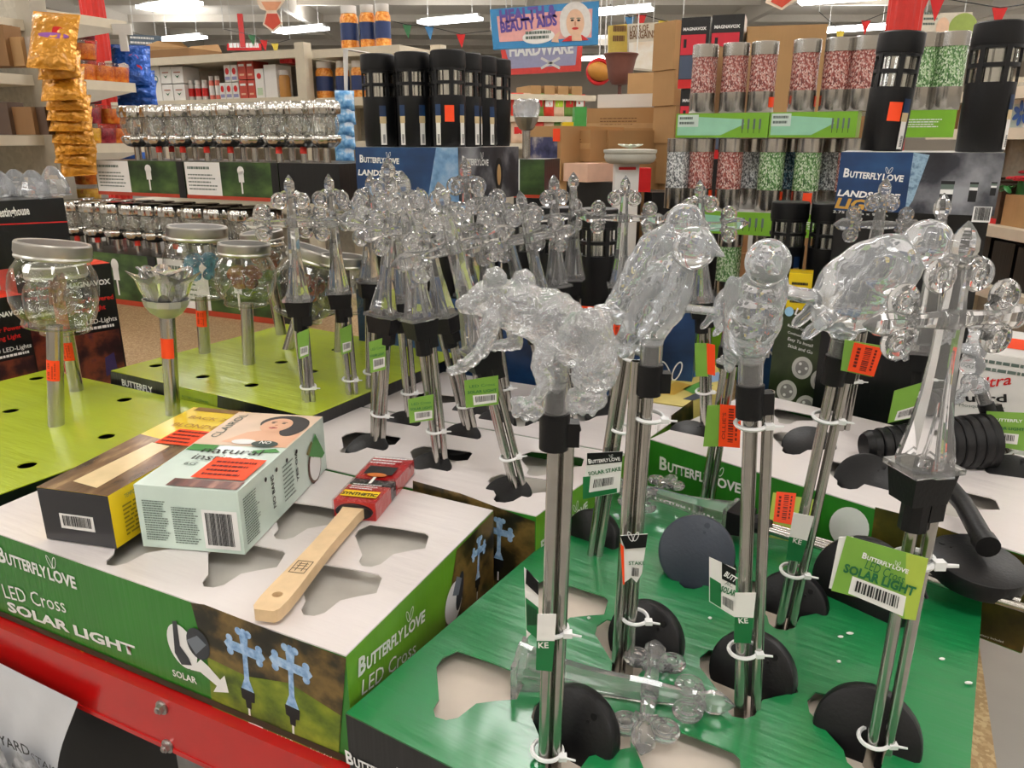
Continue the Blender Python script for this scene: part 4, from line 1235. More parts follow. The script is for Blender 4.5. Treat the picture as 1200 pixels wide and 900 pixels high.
Ft.poly(t, 'printed_photo', [(0, 0), (W, 0), (W, L * .52), (0, L * .6)], photo('hair_photo', [(44, 34, 26), (120, 92, 64), (200, 168, 120)], (30, 8, 30), .18), .0005)
Ft.poly(t, 'printed_photo', [(W * .3, L * .08), (W * .72, L * .05), (W * .7, L * .5), (W * .38, L * .52)], mat('hair_blonde', (228, 204, 158), .16, 0, .1), .0008)
Ft.rect(t, 'price_sticker', W * .42, L * .52, W * .98, L * .7, ORANGE, .0012)
Ft.lines(t, W * .46, L * .53, W * .94, L * .69, MATS['sticker_ink'], 4, .0016)
Ft.text(t, 'BACK 2', W * .24, L * .84, W * .6, GOLD, .0009, .011, .01)
Ft.text(t, 'BLONDE', W * .2, L * .73, W * .7, GOLD, .0009, .013, .012)
Ft.rect(t, 'printed_band', W * .1, L * .95, W * .9, L, mat('print_brown', (134, 96, 40), .4), .0006)
Ff.rect(t, 'label_patch', W * .26, h * .27, W * .74, h * .56, WHITE, .0006); Ff.bars(t, W * .3, h * .33, W * .7, h * .53, INK, 26, .0012)
Fs.text(t, 'TEMPORARY', L * .08, h * .8, .03, INKG, .0009, .005, 0)
Fs.lines(t, L * .06, h * .1, L * .5, h * .72, mat('print_olive', (150, 130, 30), .5), 8)
t, Ff, Ft, Fs, W, L, h = lying_box('hair_colour_box', 'mint green hair colour carton showing a smiling woman beside a paintbrush', (168, 640), (287, 650), (389, 549), .078, [MINT, MINT, MINT, MINT])
Ft.poly(t, 'printed_panel', [(0, L * .5), (W, L * .52), (W, L), (0, L)], mat('print_peach', (222, 196, 172), .4), .0005)
# the printed portrait: shoulders, neck, hair, face, features
Ft.poly(t, 'printed_portrait', [(W * .26, L * .55), (W * .98, L * .52), (W * .98, L * .72), (W * .8, L * .78), (W * .62, L * .76), (W * .4, L * .7)], SKIN, .0008)
Ft.ell(t, 'printed_hair', W * .68, L * .86, W * .27, L * .115, HAIR, .001, 26, -.1)
Ft.ell(t, 'printed_hair', W * .84, L * .8, W * .13, L * .13, HAIR, .0011)
Ft.ell(t, 'printed_face', W * .62, L * .82, W * .165, L * .105, SKIN, .0013, 26)
for a_, e_, ra, rb, m_ in ((.56, .845, .022, .007, HAIR), (.68, .845, .022, .007, HAIR), (.56, .862, .035, .005, HAIR), (.68, .862, .035, .005, HAIR), (.62, .815, .02, .006, mat('print_nose', (200, 140, 110), .5)), (.62, .775, .05, .012, mat('print_lip', (190, 86, 84), .4)), (.62, .777, .035, .005, INKW)):
    Ft.ell(t, 'printed_feature', W * a_, L * e_, W * ra, L * rb, m_, .0016, 14)
Ft.ell(t, 'printed_coconut', W * .5, L * .56, W * .13, L * .035, INKW, .0016); Ft.ell(t, 'printed_badge', W * .74, L * .545, W * .14, L * .042, mat('print_deep_green', (24, 56, 44), .4), .0018)
Ft.text(t, 'NO', W * .68, L * .54, W * .12, INKW, .0024, .009, .02)
Ft.text(t, 'CLAIROL', W * .16, L * .6, L * .36, INKG, .0012, .011, 0, 0, R(90))
Ft.text(t, 'natural', W * .2, L * .4, W * .62, INK, .0012, .017, 0)
Ft.text(t, 'instincts', W * .2, L * .31, W * .62, INK, .0012, .017, 0)
Ft.rect(t, 'printed_band', W * .02, L * .42, W * .3, L * .5, mat('print_leaf', (64, 140, 62), .4), .0009)
Ft.poly(t, 'printed_band', [(W * .72, L * .42), (W * .98, L * .46), (W * .9, L * .5), (W * .7, L * .46)], MATS['print_leaf'], .0009)
Ft.text(t, '6G', W * .2, L * .24, W * .12, INKG, .0012, .009, 0)
Ft.rect(t, 'price_sticker', W * .44, L * .1, W * .96, L * .34, ORANGE, .0022); Ft.lines(t, W * .5, L * .12, W * .92, L * .31, MATS['sticker_ink'], 4, .0026)
Ft.rect(t, 'printed_photo', W * .3, L * .01, W * .98, L * .09, photo('swatch_photo', [(30, 20, 20), (110, 60, 50), (200, 150, 130)], (40, 8, 40)), .0009)
Ff.rect(t, 'label_patch', W * .63, h * .06, W * .97, h * .68, INKW, .0006)
Ff.bars(t, W * .66, h * .12, W * .92, h * .64, INK, 30, .0012)
for i in range(1): Ff.lines(t, W * .06, h * .12, W * .3, h * .78, INKG, 17, .001, 'fine_print', .45, 3); Ff.lines(t, W * .34, h * .1, W * .6, h * .7, INKG, 16, .001, 'fine_print', .45, 4)
Fs.lines(t, L * .03, h * .1, L * .18, h * .85, INKG, 18, .001, 'fine_print', .45, 5)
Fs.text(t, 'NO BANS', L * .34, h * .25, h * .55, INK, .001, .007, .02, 0, R(90)); Fs.text(t, 'YES GIA', L * .62, h * .3, h * .55, INK, .001, .006, .02, 0, R(90))
Fs.lines(t, L * .44, h * .15, L * .58, h * .8, INKG, 9, .001, 'fine_print', .4, 7)
for k in range(4): Fs.ell(t, 'printed_icon', L * (.26 + .12 * k), h * .82, .003, .003, INK, .001, 10)
Fs.ell(t, 'printed_coconut', L * .83, h * .3, L * .09, h * .34, mat('print_husk', (92, 66, 48), .5), .001); Fs.ell(t, 'printed_coconut', L * .835, h * .3, L * .075, h * .29, INKW, .0014)
Fs.poly(t, 'printed_leaf', [(L * .76, h * .55), (L * .93, h * .3), (L * .97, h * .34), (L * .86, h * .85)], MATS['print_leaf'], .0018)
Fs.poly(t, 'printed_leaf', [(L * .73, h * .62), (L * .82, h * .45), (L * .86, h * .6), (L * .8, h * .78)], mat('print_olive_leaf', (120, 112, 52), .4), .0016)

# paintbrush
WOOD = mat('beech_wood', (222, 192, 150), .5, 0, .07, None, 0, 60)
a, e = at(313, 718, ZA + .013), at(462, 545, ZA + .013)
d = (e - a); LB = d.length; d.normalize(); x = V((d.y, -d.x, 0))
M = Matrix((x, d, V((0, 0, 1)))).transposed().to_4x4(); M.translation = a
pb = thing('paintbrush', 'wooden-handled paintbrush in a red and black card sleeve, lying on white box', 'paintbrush', M)
prof = [(-.004, .010), (.0, .0138), (.012, .0152), (.03, .0148), (.06, .0128), (.09, .0115), (.12, .0118), (.15, .0122), (.165, .0145), (.18, .019)]
prof = [(y * LB / .27, r) for y, r in prof]
hole_c, hole_r = .022, .0055
def outline_half():
    return [(r, y) for y, r in prof] + [(-r, y) for y, r in reversed(prof)]
hme = holed_sheet(outline_half(), [[(hole_r * math.cos(q), hole_c + hole_r * .9 * math.sin(q)) for q in [2 * math.pi * i / 18 for i in range(18)]]], .0065, .013, 'handle', WOOD)
hme.parent = pb
bmd = hme.modifiers.new('soft', 'BEVEL'); bmd.width = .0045; bmd.segments = 3; bmd.limit_method = 'ANGLE'
WM[hme.name] = M.copy()
Fb = Face(a + V((0, 0, .0065)), x, d)
ys = .163 * LB / .27
b = MB(); b.tube([(0, ys - .004, 0), (0, ys + .02, 0)], [.024, .026], 24, True, False, .42); b.build('ferrule', mat('dark_ferrule', (60, 62, 66), .3, .8), pb)
def sleeve_part(name, y0, y1, m, z=.0125, w0=.027, w1=.0285):
    b = MB(); b.add([(-w0, y0, -z), (w0, y0, -z), (w1, y1, -z * .8), (-w1, y1, -z * .8), (-w0, y0, z), (w0, y0, z), (w1, y1, z * .8), (-w1, y1, z * .8)],
                    [(3, 2, 1, 0), (4, 5, 6, 7), (0, 1, 5, 4), (1, 2, 6, 5), (2, 3, 7, 6), (3, 0, 4, 7)])
    return b.build(name, m, pb, 0)
sl = LB - ys
sleeve_part('card_sleeve', ys, ys + sl * .36, REDP); sleeve_part('sleeve_band', ys + sl * .36, ys + sl * .5, mat('print_charcoal', (44, 46, 52), .35), .0121, .0274, .028)
sleeve_part('card_sleeve', ys + sl * .5, ys + sl, REDP, .0118, .0278, .0292)
sleeve_part('plastic_wrap', ys - .002, ys + sl * 1.02, FILM, .0135, .0288, .0302)
Fb2 = Face(a + V((0, 0, .0128)), x, d)
Fb2.rect(pb, 'printed_band', -.024, ys + sl * .08, .024, ys + sl * .2, mat('print_yellow', (246, 206, 30), .4), .0012)
Fb2.text(pb, 'SYNTHETIC', -.023, ys + sl * .1, .046, INK, .0018, .0075, .03)
Fb2.lines(pb, -.02, ys + sl * .22, .02, ys + sl * .34, INKW, 3, .0015)
Fb2.rect(pb, 'printed_band', -.02, ys + sl * .56, .02, ys + sl * .74, INK, .001)
Fb2.ell(pb, 'printed_emblem', 0, ys + sl * .54, .014, .006, mat('print_amber', (200, 110, 40), .4), .0016)
Fb2.lines(pb, -.024, ys + sl * .78, .024, ys + sl * .96, INKW, 3, .0015)
Fb2.rect(pb, 'printed_line', -.002, ys + sl * .36, .002, ys + sl * .5, INKW, .001)
Fh = Face(a + V((0, 0, .00655)), x, d)
for (u0, v0, u1, v1) in ((-.009, .062, .009, .0632), (-.009, .085, .009, .0862), (-.009, .062, -.008, .086), (.008, .062, .009, .086), (-.004, .066, -.003, .083), (.003, .066, .004, .083), (-.009, .07, .009, .071), (-.006, .076, .006, .077), (-.006, .08, .006, .081)):
    Fh.rect(pb, 'stamped_mark', u0, v0, u1, v1, mat('stamp_ink', (84, 66, 50), .6), .0004)

# ================================================================ jars and flower on the lime trays
def jar_light(label, base, z, neck, lidtop, wpx, contents, lean_stem=True, sticker=None, tilt=None, seed=1):
    B = at(*base, z); N = on_ray_near(*neck, B); d = (N - B).normalized(); H = (N - B).length
    M = frame_along(B, d)
    t = thing('jar_light', label, 'solar jar light', M, 'jar stake lights on the lime trays')
    dep_ = depth(N); r = wpx / 2 * dep_ / F_PX * .96
    b = MB(); b.cyl((0, 0, -.02), (0, 0, H + .004), .0122, None, 22); b.build('stem', STEEL, t)
    k = r / .05
    pr = [(.013, .0), (.034, .001), (.0365, .004), (.035, .009), (.043, .018), (.0485, .032), (.05, .048), (.049, .062), (.0455, .073), (.0405, .081), (.0395, .084), (.0395, .098)]
    b = MB(); b.lathe([(a_ * k, H + e_ * k) for a_, e_ in pr], 40)
    b.f = [f for f in b.f if len(f) == 4]; b.build('glass_body', GLASS, t, 60)
    b = MB()
    b.lathe([(.0368 * k, H + .0855 * k), (.0415 * k, H + .0855 * k), (.0425 * k, H + .088 * k), (.0415 * k, H + .0905 * k), (.0425 * k, H + .093 * k), (.042 * k, H + .1035 * k), (.0405 * k, H + .1055 * k), (.0375 * k, H + .1052 * k), (.0368 * k, H + .1042 * k)], 44)
    b.f = [f for f in b.f if len(f) == 4]; b.build('lid_ring', ALU, t, 30)
    b = MB(); b.cyl((0, 0, H + .099 * k), (0, 0, H + .1046 * k), .0372 * k, None, 36); b.build('solar_panel', mat('solar_mesh', (60, 58, 54), .4, .2, .2, 'grain'), t)
    rnd = random.Random(seed)
    # crumpled film and what shows in the jar
    b = MB()
    g = 9; vs = []
    for i in range(g + 1):
        for j in range(g + 1):
            an = -.6 + 1.9 * i / g + rnd.uniform(-.05, .05)
            vs.append(((.034 + rnd.uniform(-.004, .004)) * k * math.cos(an - 1.4), (.034 + rnd.uniform(-.004, .004)) * k * math.sin(an - 1.4), H + (.018 + .055 * j / g + rnd.uniform(-.003, .003)) * k))
    b.add(vs, [(i * (g + 1) + j, i * (g + 1) + j + 1, (i + 1) * (g + 1) + j + 1, (i + 1) * (g + 1) + j) for i in range(g) for j in range(g)])
    b.build('crumpled_film', GLASSB, t, 20)
    m1 = contents
    b = MB()
    for s_ in (-1, 1):
        for (uu, ww, sx, sz, tw) in ((.014, .01, .016, .012, .5), (.011, -.009, .011, .009, -.5)):
            q = Matrix.Rotation(seed * .9, 3, 'Z') @ Matrix.Rotation(s_ * tw, 3, 'Y')
            b.ball(Matrix.Rotation(seed * .9, 3, 'Z') @ V((s_ * uu * k, -.006 * k, 0)) + V((0, 0, H + (.045 + ww) * k)), (sx * k, .0012, sz * k), 12, 6, q)
    b.tube([(0, -.007 * k, H + .03 * k), (0, -.008 * k, H + .06 * k)], .0022 * k, 6)
    b.build('butterfly_inside', m1, t, 40)
    if sticker:
        sF = Face(B + d * (H * sticker) + (CAM - B).normalized() * 0, V((1, 0, 0)), d)
        b = MB()
        n = 14; w0 = -2.6; w1 = -.55
        for i in range(n):
            a0, a1 = w0 + (w1 - w0) * i / n, w0 + (w1 - w0) * (i + 1) / n
            b.add([(.0126 * math.cos(a_), .0126 * math.sin(a_), H * sticker + e_) for a_, e_ in ((a0, 0), (a1, 0), (a1, .034), (a0, .034))], [(0, 1, 2, 3)])
        b.build('price_sticker', ORANGE, t, 60)
        b = MB()
        for i in range(11):
            a0 = -2.0 + .09 * 0; z0_ = H * sticker + .004 + i * .0024
            for a0, a1 in ((-2.1, -1.75), (-1.5, -1.35), (-1.2, -1.05)):
                if rnd.random() < .8: b.add([(.0129 * math.cos(a_), .0129 * math.sin(a_), e_) for a_, e_ in ((a0, z0_), (a1, z0_), (a1, z0_ + .0012), (a0, z0_ + .0012))], [(0, 1, 2, 3)])
        o = b.build('fine_print', MATS['sticker_ink'], t, 60); o['kind'] = 'stuff'
    return t
BUT_BLUE = photo('butterfly_blue', [(20, 60, 110), (70, 160, 214), (150, 206, 236)], (40, 40, 40))
BUT_BROWN = photo('butterfly_brown', [(70, 40, 26), (150, 84, 50), (206, 160, 110)], (40, 40, 40))
BUT_RED = photo('butterfly_red', [(60, 20, 20), (190, 60, 40), (220, 170, 150)], (40, 40, 40))
jar_light('wide clear jar with aluminium lid on steel stem, alone on the near lime tray', (66, 499), ZE, (64, 384), (60, 285), 98, BUT_BROWN, True, .48, seed=2)
jar_light('clear jar mostly hidden behind the wide near jar, its stem leaning', (90, 458), ZE, (78, 390), (56, 298), 80, BUT_BROWN, True, .55, seed=3)
jar_light('clear jar holding a blue butterfly, behind the glass flower', (240, 414), ZF, (236, 349), (232, 270), 82, BUT_BLUE, True, .5, seed=1)
jar_light('clear jar with crumpled film, between butterfly jar and striped jar', (292, 427), ZF, (289, 358), (286, 278), 72, BUT_BROWN, True, None, seed=4)
jar_light('clear jar with red patterned content directly behind the first cross', (338, 409), ZF, (349, 372), (348, 276), 82, BUT_RED, True, .0, seed=1)
jar_light('clear jar behind the second and third crosses', (398, 412), ZF, (400, 366), (402, 285), 66, BUT_BROWN, True, None, seed=6)
jar_light('clear jar in the rear row above the red patterned jar', (330, 392), ZF, (318, 332), (316, 262), 60, BUT_BROWN, True, None, seed=7)

def petal_wave(k, ph, amp):
    def f(i, t, r, z):
        g = max(0, i - 1) * amp
        return r * (1 + .075 * g * math.cos(5 * t + ph)), z + .0022 * g * math.cos(5 * t + ph) - .0006 * g * abs(math.sin(2.5 * t))
    return f
def flower_light():
    B = at(203, 486, ZE); N = on_ray_near(196, 372, B); d = (N - B).normalized(); H = (N - B).length
    t = thing('flower_light', 'clear glass flower with steel cup on a stem on the near lime tray', 'solar flower light', frame_along(B, d))
    b = MB(); b.cyl((0, 0, -.02), (0, 0, H + .004), .0122, None, 22); b.build('stem', STEEL, t)
    b = MB(); b.lathe([(.013, H), (.016, H + .002), (.026, H + .009), (.034, H + .02), (.037, H + .031), (.0355, H + .031), (.032, H + .021), (.014, H + .006)], 12); b.build('cup', mat('satin_cup', (186, 186, 182), .5, .55, .04), t, 20)
    b = MB(); b.lathe([(.02, H + .028), (.033, H + .033), (.037, H + .046), (.041, H + .06), (.05, H + .072), (.0515, H + .0745), (.0485, H + .074), (.039, H + .062), (.034, H + .047), (.03, H + .036), (.018, H + .031)], 60, (0, 0, 0), petal_wave(1, 0, .5)); b.build('petals', CLEAR, t, 60)
    b = MB(); b.lathe([(.004, H + .031), (.02, H + .034), (.027, H + .05), (.031, H + .066), (.037, H + .078), (.0385, H + .0795), (.035, H + .079), (.028, H + .068), (.023, H + .052), (.017, H + .038), (.003, H + .034)], 60, (0, 0, 0), petal_wave(1, 2.2, .45)); b.build('petals', CLEAR, t, 60)
    b = MB(); b.lathe([(.003, H + .033), (.01, H + .036), (.015, H + .054), (.019, H + .068), (.0225, H + .073), (.02, H + .073), (.015, H + .066), (.011, H + .052), (.002, H + .036)], 50, (0, 0, 0), petal_wave(1, 4, .4)); b.build('petals', CLEAR, t, 60)
    b = MB()
    for i in range(14):
        a0, a1 = -2.6 + 2.05 * i / 14, -2.6 + 2.05 * (i + 1) / 14
        b.add([(.0126 * math.cos(a_), .0126 * math.sin(a_), e_) for a_, e_ in ((a0, H * .6), (a1, H * .6), (a1, H * .6 + .034), (a0, H * .6 + .034))], [(0, 1, 2, 3)])
    b.build('price_sticker', ORANGE, t, 60)
flower_light()

# ================================================================ landscape lights and their cartons
LH = .188
def landscape_proto():
    t = thing('landscape_light', 'x', 'landscape light', Matrix.Identity(4))
    b = MB(); b.lathe([(.0325, 0), (.034, .002), (.0352, .094), (.0352, .096), (.03, .096)], 30); b.build('body', BLACK, t)
    b = MB(); b.lathe([(.033, .154), (.0362, .155), (.0368, .158), (.0362, .186), (.034, .188), (0, .188)], 30); b.build('cap', BLACK, t)
    b = MB()
    for z in (.096, .1235, .15):
        b.lathe([(.0295, z), (.0352, z), (.0352, z + .006), (.0295, z + .006), (.0295, z)], 30)
    o = b.build('cage_ring', BLACK, t)
    for i in range(6):
        a_ = 2 * math.pi * i / 6 + .2
        b = MB(Matrix.Rotation(a_, 4, 'Z')); b.box((.0332, 0, .127), (.0044, .0075, .056)); b.build('cage_post', BLACK, t)
    b = MB(); b.cyl((0, 0, .096), (0, 0, .155), .0285, None, 26); b.build('clear_lens', GLASS, t)
    b = MB(); b.lathe([(0, .098), (.0265, .098), (.0265, .153), (0, .153)], 64, (0, 0, 0), lambda i, q, r, z: (r * (1 + .035 * math.cos(18 * q)), z)); b.build('lens_shine_core', mat('lens_shine_chrome', (215, 215, 215), .12, 1), t)  # chrome core added to imitate the reflections in the clear ribbed lens
    return t
LPROTO = landscape_proto()
first_light = [True]
def landscape_light(p, label, rz=0, s=1.0, group='black slotted landscape lights', tilt=None):
    M = Matrix.Translation(p) @ (tilt if tilt else Matrix.Identity(4)) @ Matrix.Rotation(rz, 4, 'Z') @ Matrix.Scale(s, 4)
    if first_light[0]:
        first_light[0] = False; t = LPROTO; t.matrix_basis = M; WM[t.name] = M.copy(); t['label'] = label
        for c in t.children: WM[c.name] = M.copy()
    else: t = dup(LPROTO, M, label)
    t['group'] = group
    return t
def curved(t, name, m, a0, a1, z0, z1, r=.0358, n=6, slope=0):
    b = MB()
    for i in range(n):
        x0, x1 = a0 + (a1 - a0) * i / n, a0 + (a1 - a0) * (i + 1) / n
        b.add([(r * math.cos(q), r * math.sin(q), e) for q, e in ((x0, z0), (x1, z0), (x1, z1), (x0, z1))], [(0, 1, 2, 3)])
    return b.build(name, m, t, 60)
def light_label(t, ang, orange=True):
    curved(t, 'label_strip', WHITE, ang - .17, ang + .17, .004, .048)
    curved(t, 'label_strip', mat('tag_sand', (206, 184, 140), .5), ang - .2, ang + .2, .048, .062)
    curved(t, 'label_strip', NAVYP, ang - .2, ang + .2, .062, .084)
    b = MB(); rnd = random.Random(3)
    for i in range(9): b.add([(.0361 * math.cos(q), .0361 * math.sin(q), e) for q, e in ((ang - .05, .008 + i * .002), (ang + .1, .008 + i * .002), (ang + .1, .0092 + i * .002), (ang - .05, .0092 + i * .002))], [(0, 1, 2, 3)])
    o = b.build('barcode', INK, t, 60); o['kind'] = 'stuff'
WLp, ULp = TW, TU
# right carton
SNOW = photo('snow_night_photo', [(18, 20, 26), (48, 50, 58), (150, 152, 158)], (9, 9, 9))
RCy = 1.215
rc1 = atY(1177, 187, RCy); rc0 = rc1 + TW * along(rc1, TW, 985)
zc1 = 1.432; zc0 = 1.338
tR, FRr, FRs, WRc = pbox('landscape_light_carton', 'dark blue landscape light carton with gold lettering at right, two lights on it', 'box', rc0, rc1, .24, zc0, zc1, [WHITE, NAVYP, SNOW], None)
FRr.poly(tR, 'printed_photo', [(WRc * .46, 0), (WRc, 0), (WRc, zc1 - zc0), (WRc * .46, zc1 - zc0)], SNOW, .0006)
FRr.poly(tR, 'printed_photo', [(WRc * .46, .0), (WRc * .5, .02), (WRc * .56, .09), (WRc * .46, zc1 - zc0)], photo('ice_photo', [(60, 90, 120), (150, 180, 200), (90, 120, 150)], (90, 90, 90)), .0009)
FRr.maker(tR, (988, 207), (1058, 213), INKW)
FRr.ptext(tR, 'LANDSCAPE', (981, 229), (1054, 235), INKW, .0012, .0095, .035, .15)
FRr.ptext(tR, 'LIGHT', (978, 243), (1048, 249), GOLD, .0012, .0155, .04, .15)
FRr.ptext(tR, '2.75 in Dia x 9.8 in', (976, 249), (1040, 254), INKW, .0012, .004, 0)
for px_, py_, sc_ in ((1108, 232, 1), (1140, 226, .62), (1164, 222, .42)):
    u, v = FRr.px(px_, py_)
    FRr.rect(tR, 'printed_light', u - .009 * sc_, v - .022 * sc_, u + .009 * sc_, v + .006 * sc_, INK, .0012)
    FRr.rect(tR, 'printed_light', u - .009 * sc_, v + .006 * sc_, u + .009 * sc_, v + .013 * sc_, INKW, .0012)
    FRr.rect(tR, 'printed_light', u - .009 * sc_, v + .014 * sc_, u + .009 * sc_, v + .021 * sc_, INKG, .0012)
    FRr.rect(tR, 'printed_light', u - .0095 * sc_, v + .021 * sc_, u + .0095 * sc_, v + .026 * sc_, INK, .0012)
u, v = FRr.px(1150, 252); FRr.rect(tR, 'label_patch', u - .012, v - .011, u + .013, v + .013, INKW, .001); FRr.bars(tR, u - .01, v - .008, u + .011, v + .012, INK, 18, .0016)
zt = zc1 + .0006
def on_rc(px_, back):
    Q = rc0 + TU * back; p = Q + TW * along(V((Q.x, Q.y, zt)), TW, px_); return V((p.x, p.y, zt))
n_ = V((-TW.y, TW.x, 0))
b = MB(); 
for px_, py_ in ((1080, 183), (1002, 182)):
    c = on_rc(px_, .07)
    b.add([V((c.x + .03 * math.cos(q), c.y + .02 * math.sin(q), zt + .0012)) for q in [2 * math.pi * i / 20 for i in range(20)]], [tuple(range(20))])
o = b.build('painted_hole', INK, tR, 0, True); o['kind'] = 'stuff'  # flat black ovals paint the dark of the openings
def lean_m(deg_x, deg_y): return Matrix.Rotation(R(deg_x), 4, 'X') @ Matrix.Rotation(R(deg_y), 4, 'Y')
pr_ = on_rc(1147, .05)
tl_ = landscape_light(pr_ , 'black slotted landscape light with price strip, right one on the gold lettered carton', .3, 1.0)
light_label(tl_, -1.15 - .3 + .22)
pl_ = on_rc(1032, .11)
tl_ = landscape_light(pl_, 'black slotted landscape light with orange sticker, left one on the gold lettered carton', .1, 1.0, tilt=lean_m(0, 3))
curved(tl_, 'price_sticker', ORANGE, -2.1, -1.5, .048, .078)
# stack of trays under it, lights of the next tray showing on its left
q0 = rc0 + TW * -.13 + TU * .17
tD, FDd, _, WDd = pbox('landscape_light_carton', 'dark carton low behind the birds carrying black slotted lights', 'box', (q0 - TW * .03)[:], (q0 + TW * .34)[:], .3, ZB + .001, 1.146, [BLACKP, NAVYP, SNOW])
FDd.maker_uv(tD, (.03, .2), (.16, .2), INKW)
FDd.text(tD, 'LANDSCAPE LIGHT', .03, .15, .2, INKW, .0012, None, .03)
for i, (px_, py_, wh) in enumerate(((921, 240, 'left one under the gold lettered carton'), (970, 243, 'second one under the gold lettered carton, beside the round-headed bird'), (1012, 262, 'third one, its cap just under the gold lettered carton'))):
    P = q0 + TW * along(V((q0.x, q0.y, 1.3)), TW, px_) - (TU * .0) + TU * .05
    landscape_light(V((P.x, P.y, 1.147)), 'black slotted light, ' + wh, .4 * i)
P = rc0 + TU * .06
pbox('dark_carton', 'dark carton directly under the gold lettered carton, behind the crosses', 'box', P[:], (P + TW * WRc)[:], .1, ZB + .001, zc0 - .0005, [BLACKP, BLACKP, BLACKP])
# left carton
lc1 = V((-.104, 1.55, 0)); ll = lc1 - TW * .245; zl1, zl0 = 1.437, 1.33
tL, FL_, FLs, WLc = pbox('landscape_light_carton', 'blue landscape light carton mid-picture behind the crosses, many black lights on it', 'box', ll[:], lc1[:], .27, zl0, zl1, [WHITE, NAVYP, SNOW])
FL_.maker(tL, (422, 190), (468, 192), INKW)
FL_.ptext(tL, 'LANDSCAPE', (420, 205), (472, 207), INKW, .0012, .011, .035, .15)
FL_.poly(tL, 'printed_photo', [(WLc * .7, 0), (WLc, 0), (WLc, .107), (WLc * .8, .107)], photo('frost_photo', [(40, 70, 110), (110, 150, 190), (170, 190, 210)], (20, 20, 20)), .0008)
FLs.maker(tL, (541, 193), (572, 194), INKW)
FLs.ell(tL, 'printed_light', .17, .05, .018, .035, INK, .0012); FLs.ell(tL, 'printed_light', .17, .05, .009, .022, mat('print_sand', (190, 150, 100), .4), .0016)
names = [['front row, leftmost', 'front row, second from left', 'front row, at the corner with the orange sticker'],
         ['second row, left', 'second row, middle', 'second row, right side with a price strip'],
         ['third row, left', 'third row, middle', 'third row, right side with a price strip'],
         ['rear row, left', 'rear row, middle', 'rear row, right side']]
for j in range(4):
    for i in range(3):
        p = ll + TW * (.04 + .0825 * i) + TU * (.037 + .066 * j)
        tt = landscape_light(V((p.x, p.y, zl1 + .0006)), 'black slotted light on the blue carton, ' + names[j][i], .3 * i + .5 * j, .94)
        if j == 0 and i == 2: curved(tt, 'price_sticker', ORANGE, -1.75 - .6, -1.2 - .6, .05, .082)
        if (j == 0 and i > 0): light_label(tt, -2.2 - .3 * i)
        if j in (1, 2) and i == 2: light_label(tt, -.75 - .3 * i - .5 * j)
q0 = ll + TW * -.02 + TU * .0
tD, FDd, _, WDd = pbox('landscape_light_carton', 'dark carton under the mid-picture blue carton, behind the crosses', 'box', q0[:], (q0 + TW * .62)[:], .3, ZB + .001, 1.14, [BLACKP, NAVYP, SNOW])
for i in range(7):
    p = ll + TW * (.03 + .082 * i) + TU * .04
    landscape_light(V((p.x, p.y, 1.1412)), 'black slotted landscape light in the middle tier behind the crosses, %s from left' % ORD[i], .3 * i)

# ================================================================ crackle glass cylinders
def cyl_proto(m, nm):
    t = thing('cylinder_light', nm, 'solar cylinder light', Matrix.Identity(4))
    b = MB(); b.lathe([(0, 0), (.0295, 0), (.03, .001), (.03, .0495), (.0285, .05)], 26); b.build('steel_base', STEEL, t)
    b = MB(); b.cyl((0, 0, .05), (0, 0, .134), .0288, None, 26); b.build('crackle_glass', m, t)
    b = MB(); b.lathe([(.0285, .134), (.03, .1345), (.03, .164), (.029, .165), (0, .165)], 26); b.build('steel_cap', STEEL, t)
    return t
CRK = {'red': speckle('crackle_red', [(160, 84, 76), (208, 160, 150), (112, 56, 54), (186, 116, 106), (222, 190, 180), (140, 72, 66)], 470, .15, 0, .6, (1, 1, .6)),
       'green': speckle('crackle_green', [(100, 146, 86), (180, 206, 162), (66, 104, 58), (136, 176, 118), (204, 220, 190), (84, 126, 72)], 470, .15, 0, .6, (1, 1, .6)),
       'silver': speckle('crackle_silver', [(150, 152, 152), (226, 230, 230), (88, 94, 96), (190, 196, 196), (236, 240, 240), (130, 134, 136)], 470, .12, .3, .6, (1, 1, .6)),
       'blue': speckle('crackle_blue', [(40, 74, 96), (120, 160, 176), (24, 46, 62), (70, 112, 134), (176, 200, 208), (34, 60, 80)], 470, .15, 0, .6, (1, 1, .6))}
PROTO = {}
def cylinder_light(p, colr, label, rz=0, tilt=None):
    M = Matrix.Translation(p) @ (tilt or Matrix.Identity(4)) @ Matrix.Rotation(rz, 4, 'Z')
    if colr not in PROTO:
        t = cyl_proto(CRK[colr], label); PROTO[colr] = t; t.matrix_basis = M; WM[t.name] = M.copy()
        for c in t.children: WM[c.name] = M.copy()
    else: t = dup(PROTO[colr], M, label)
    t['group'] = colr + ' crackle glass cylinder lights'
    return t
g1 = V((.748, 1.75, 0)); gd = TW
LIME2 = mat('fresh_green_print', (122, 178, 46), .35, 0, .04); TEALP = mat('teal_pale_print', (150, 206, 176), .35, 0, .06)
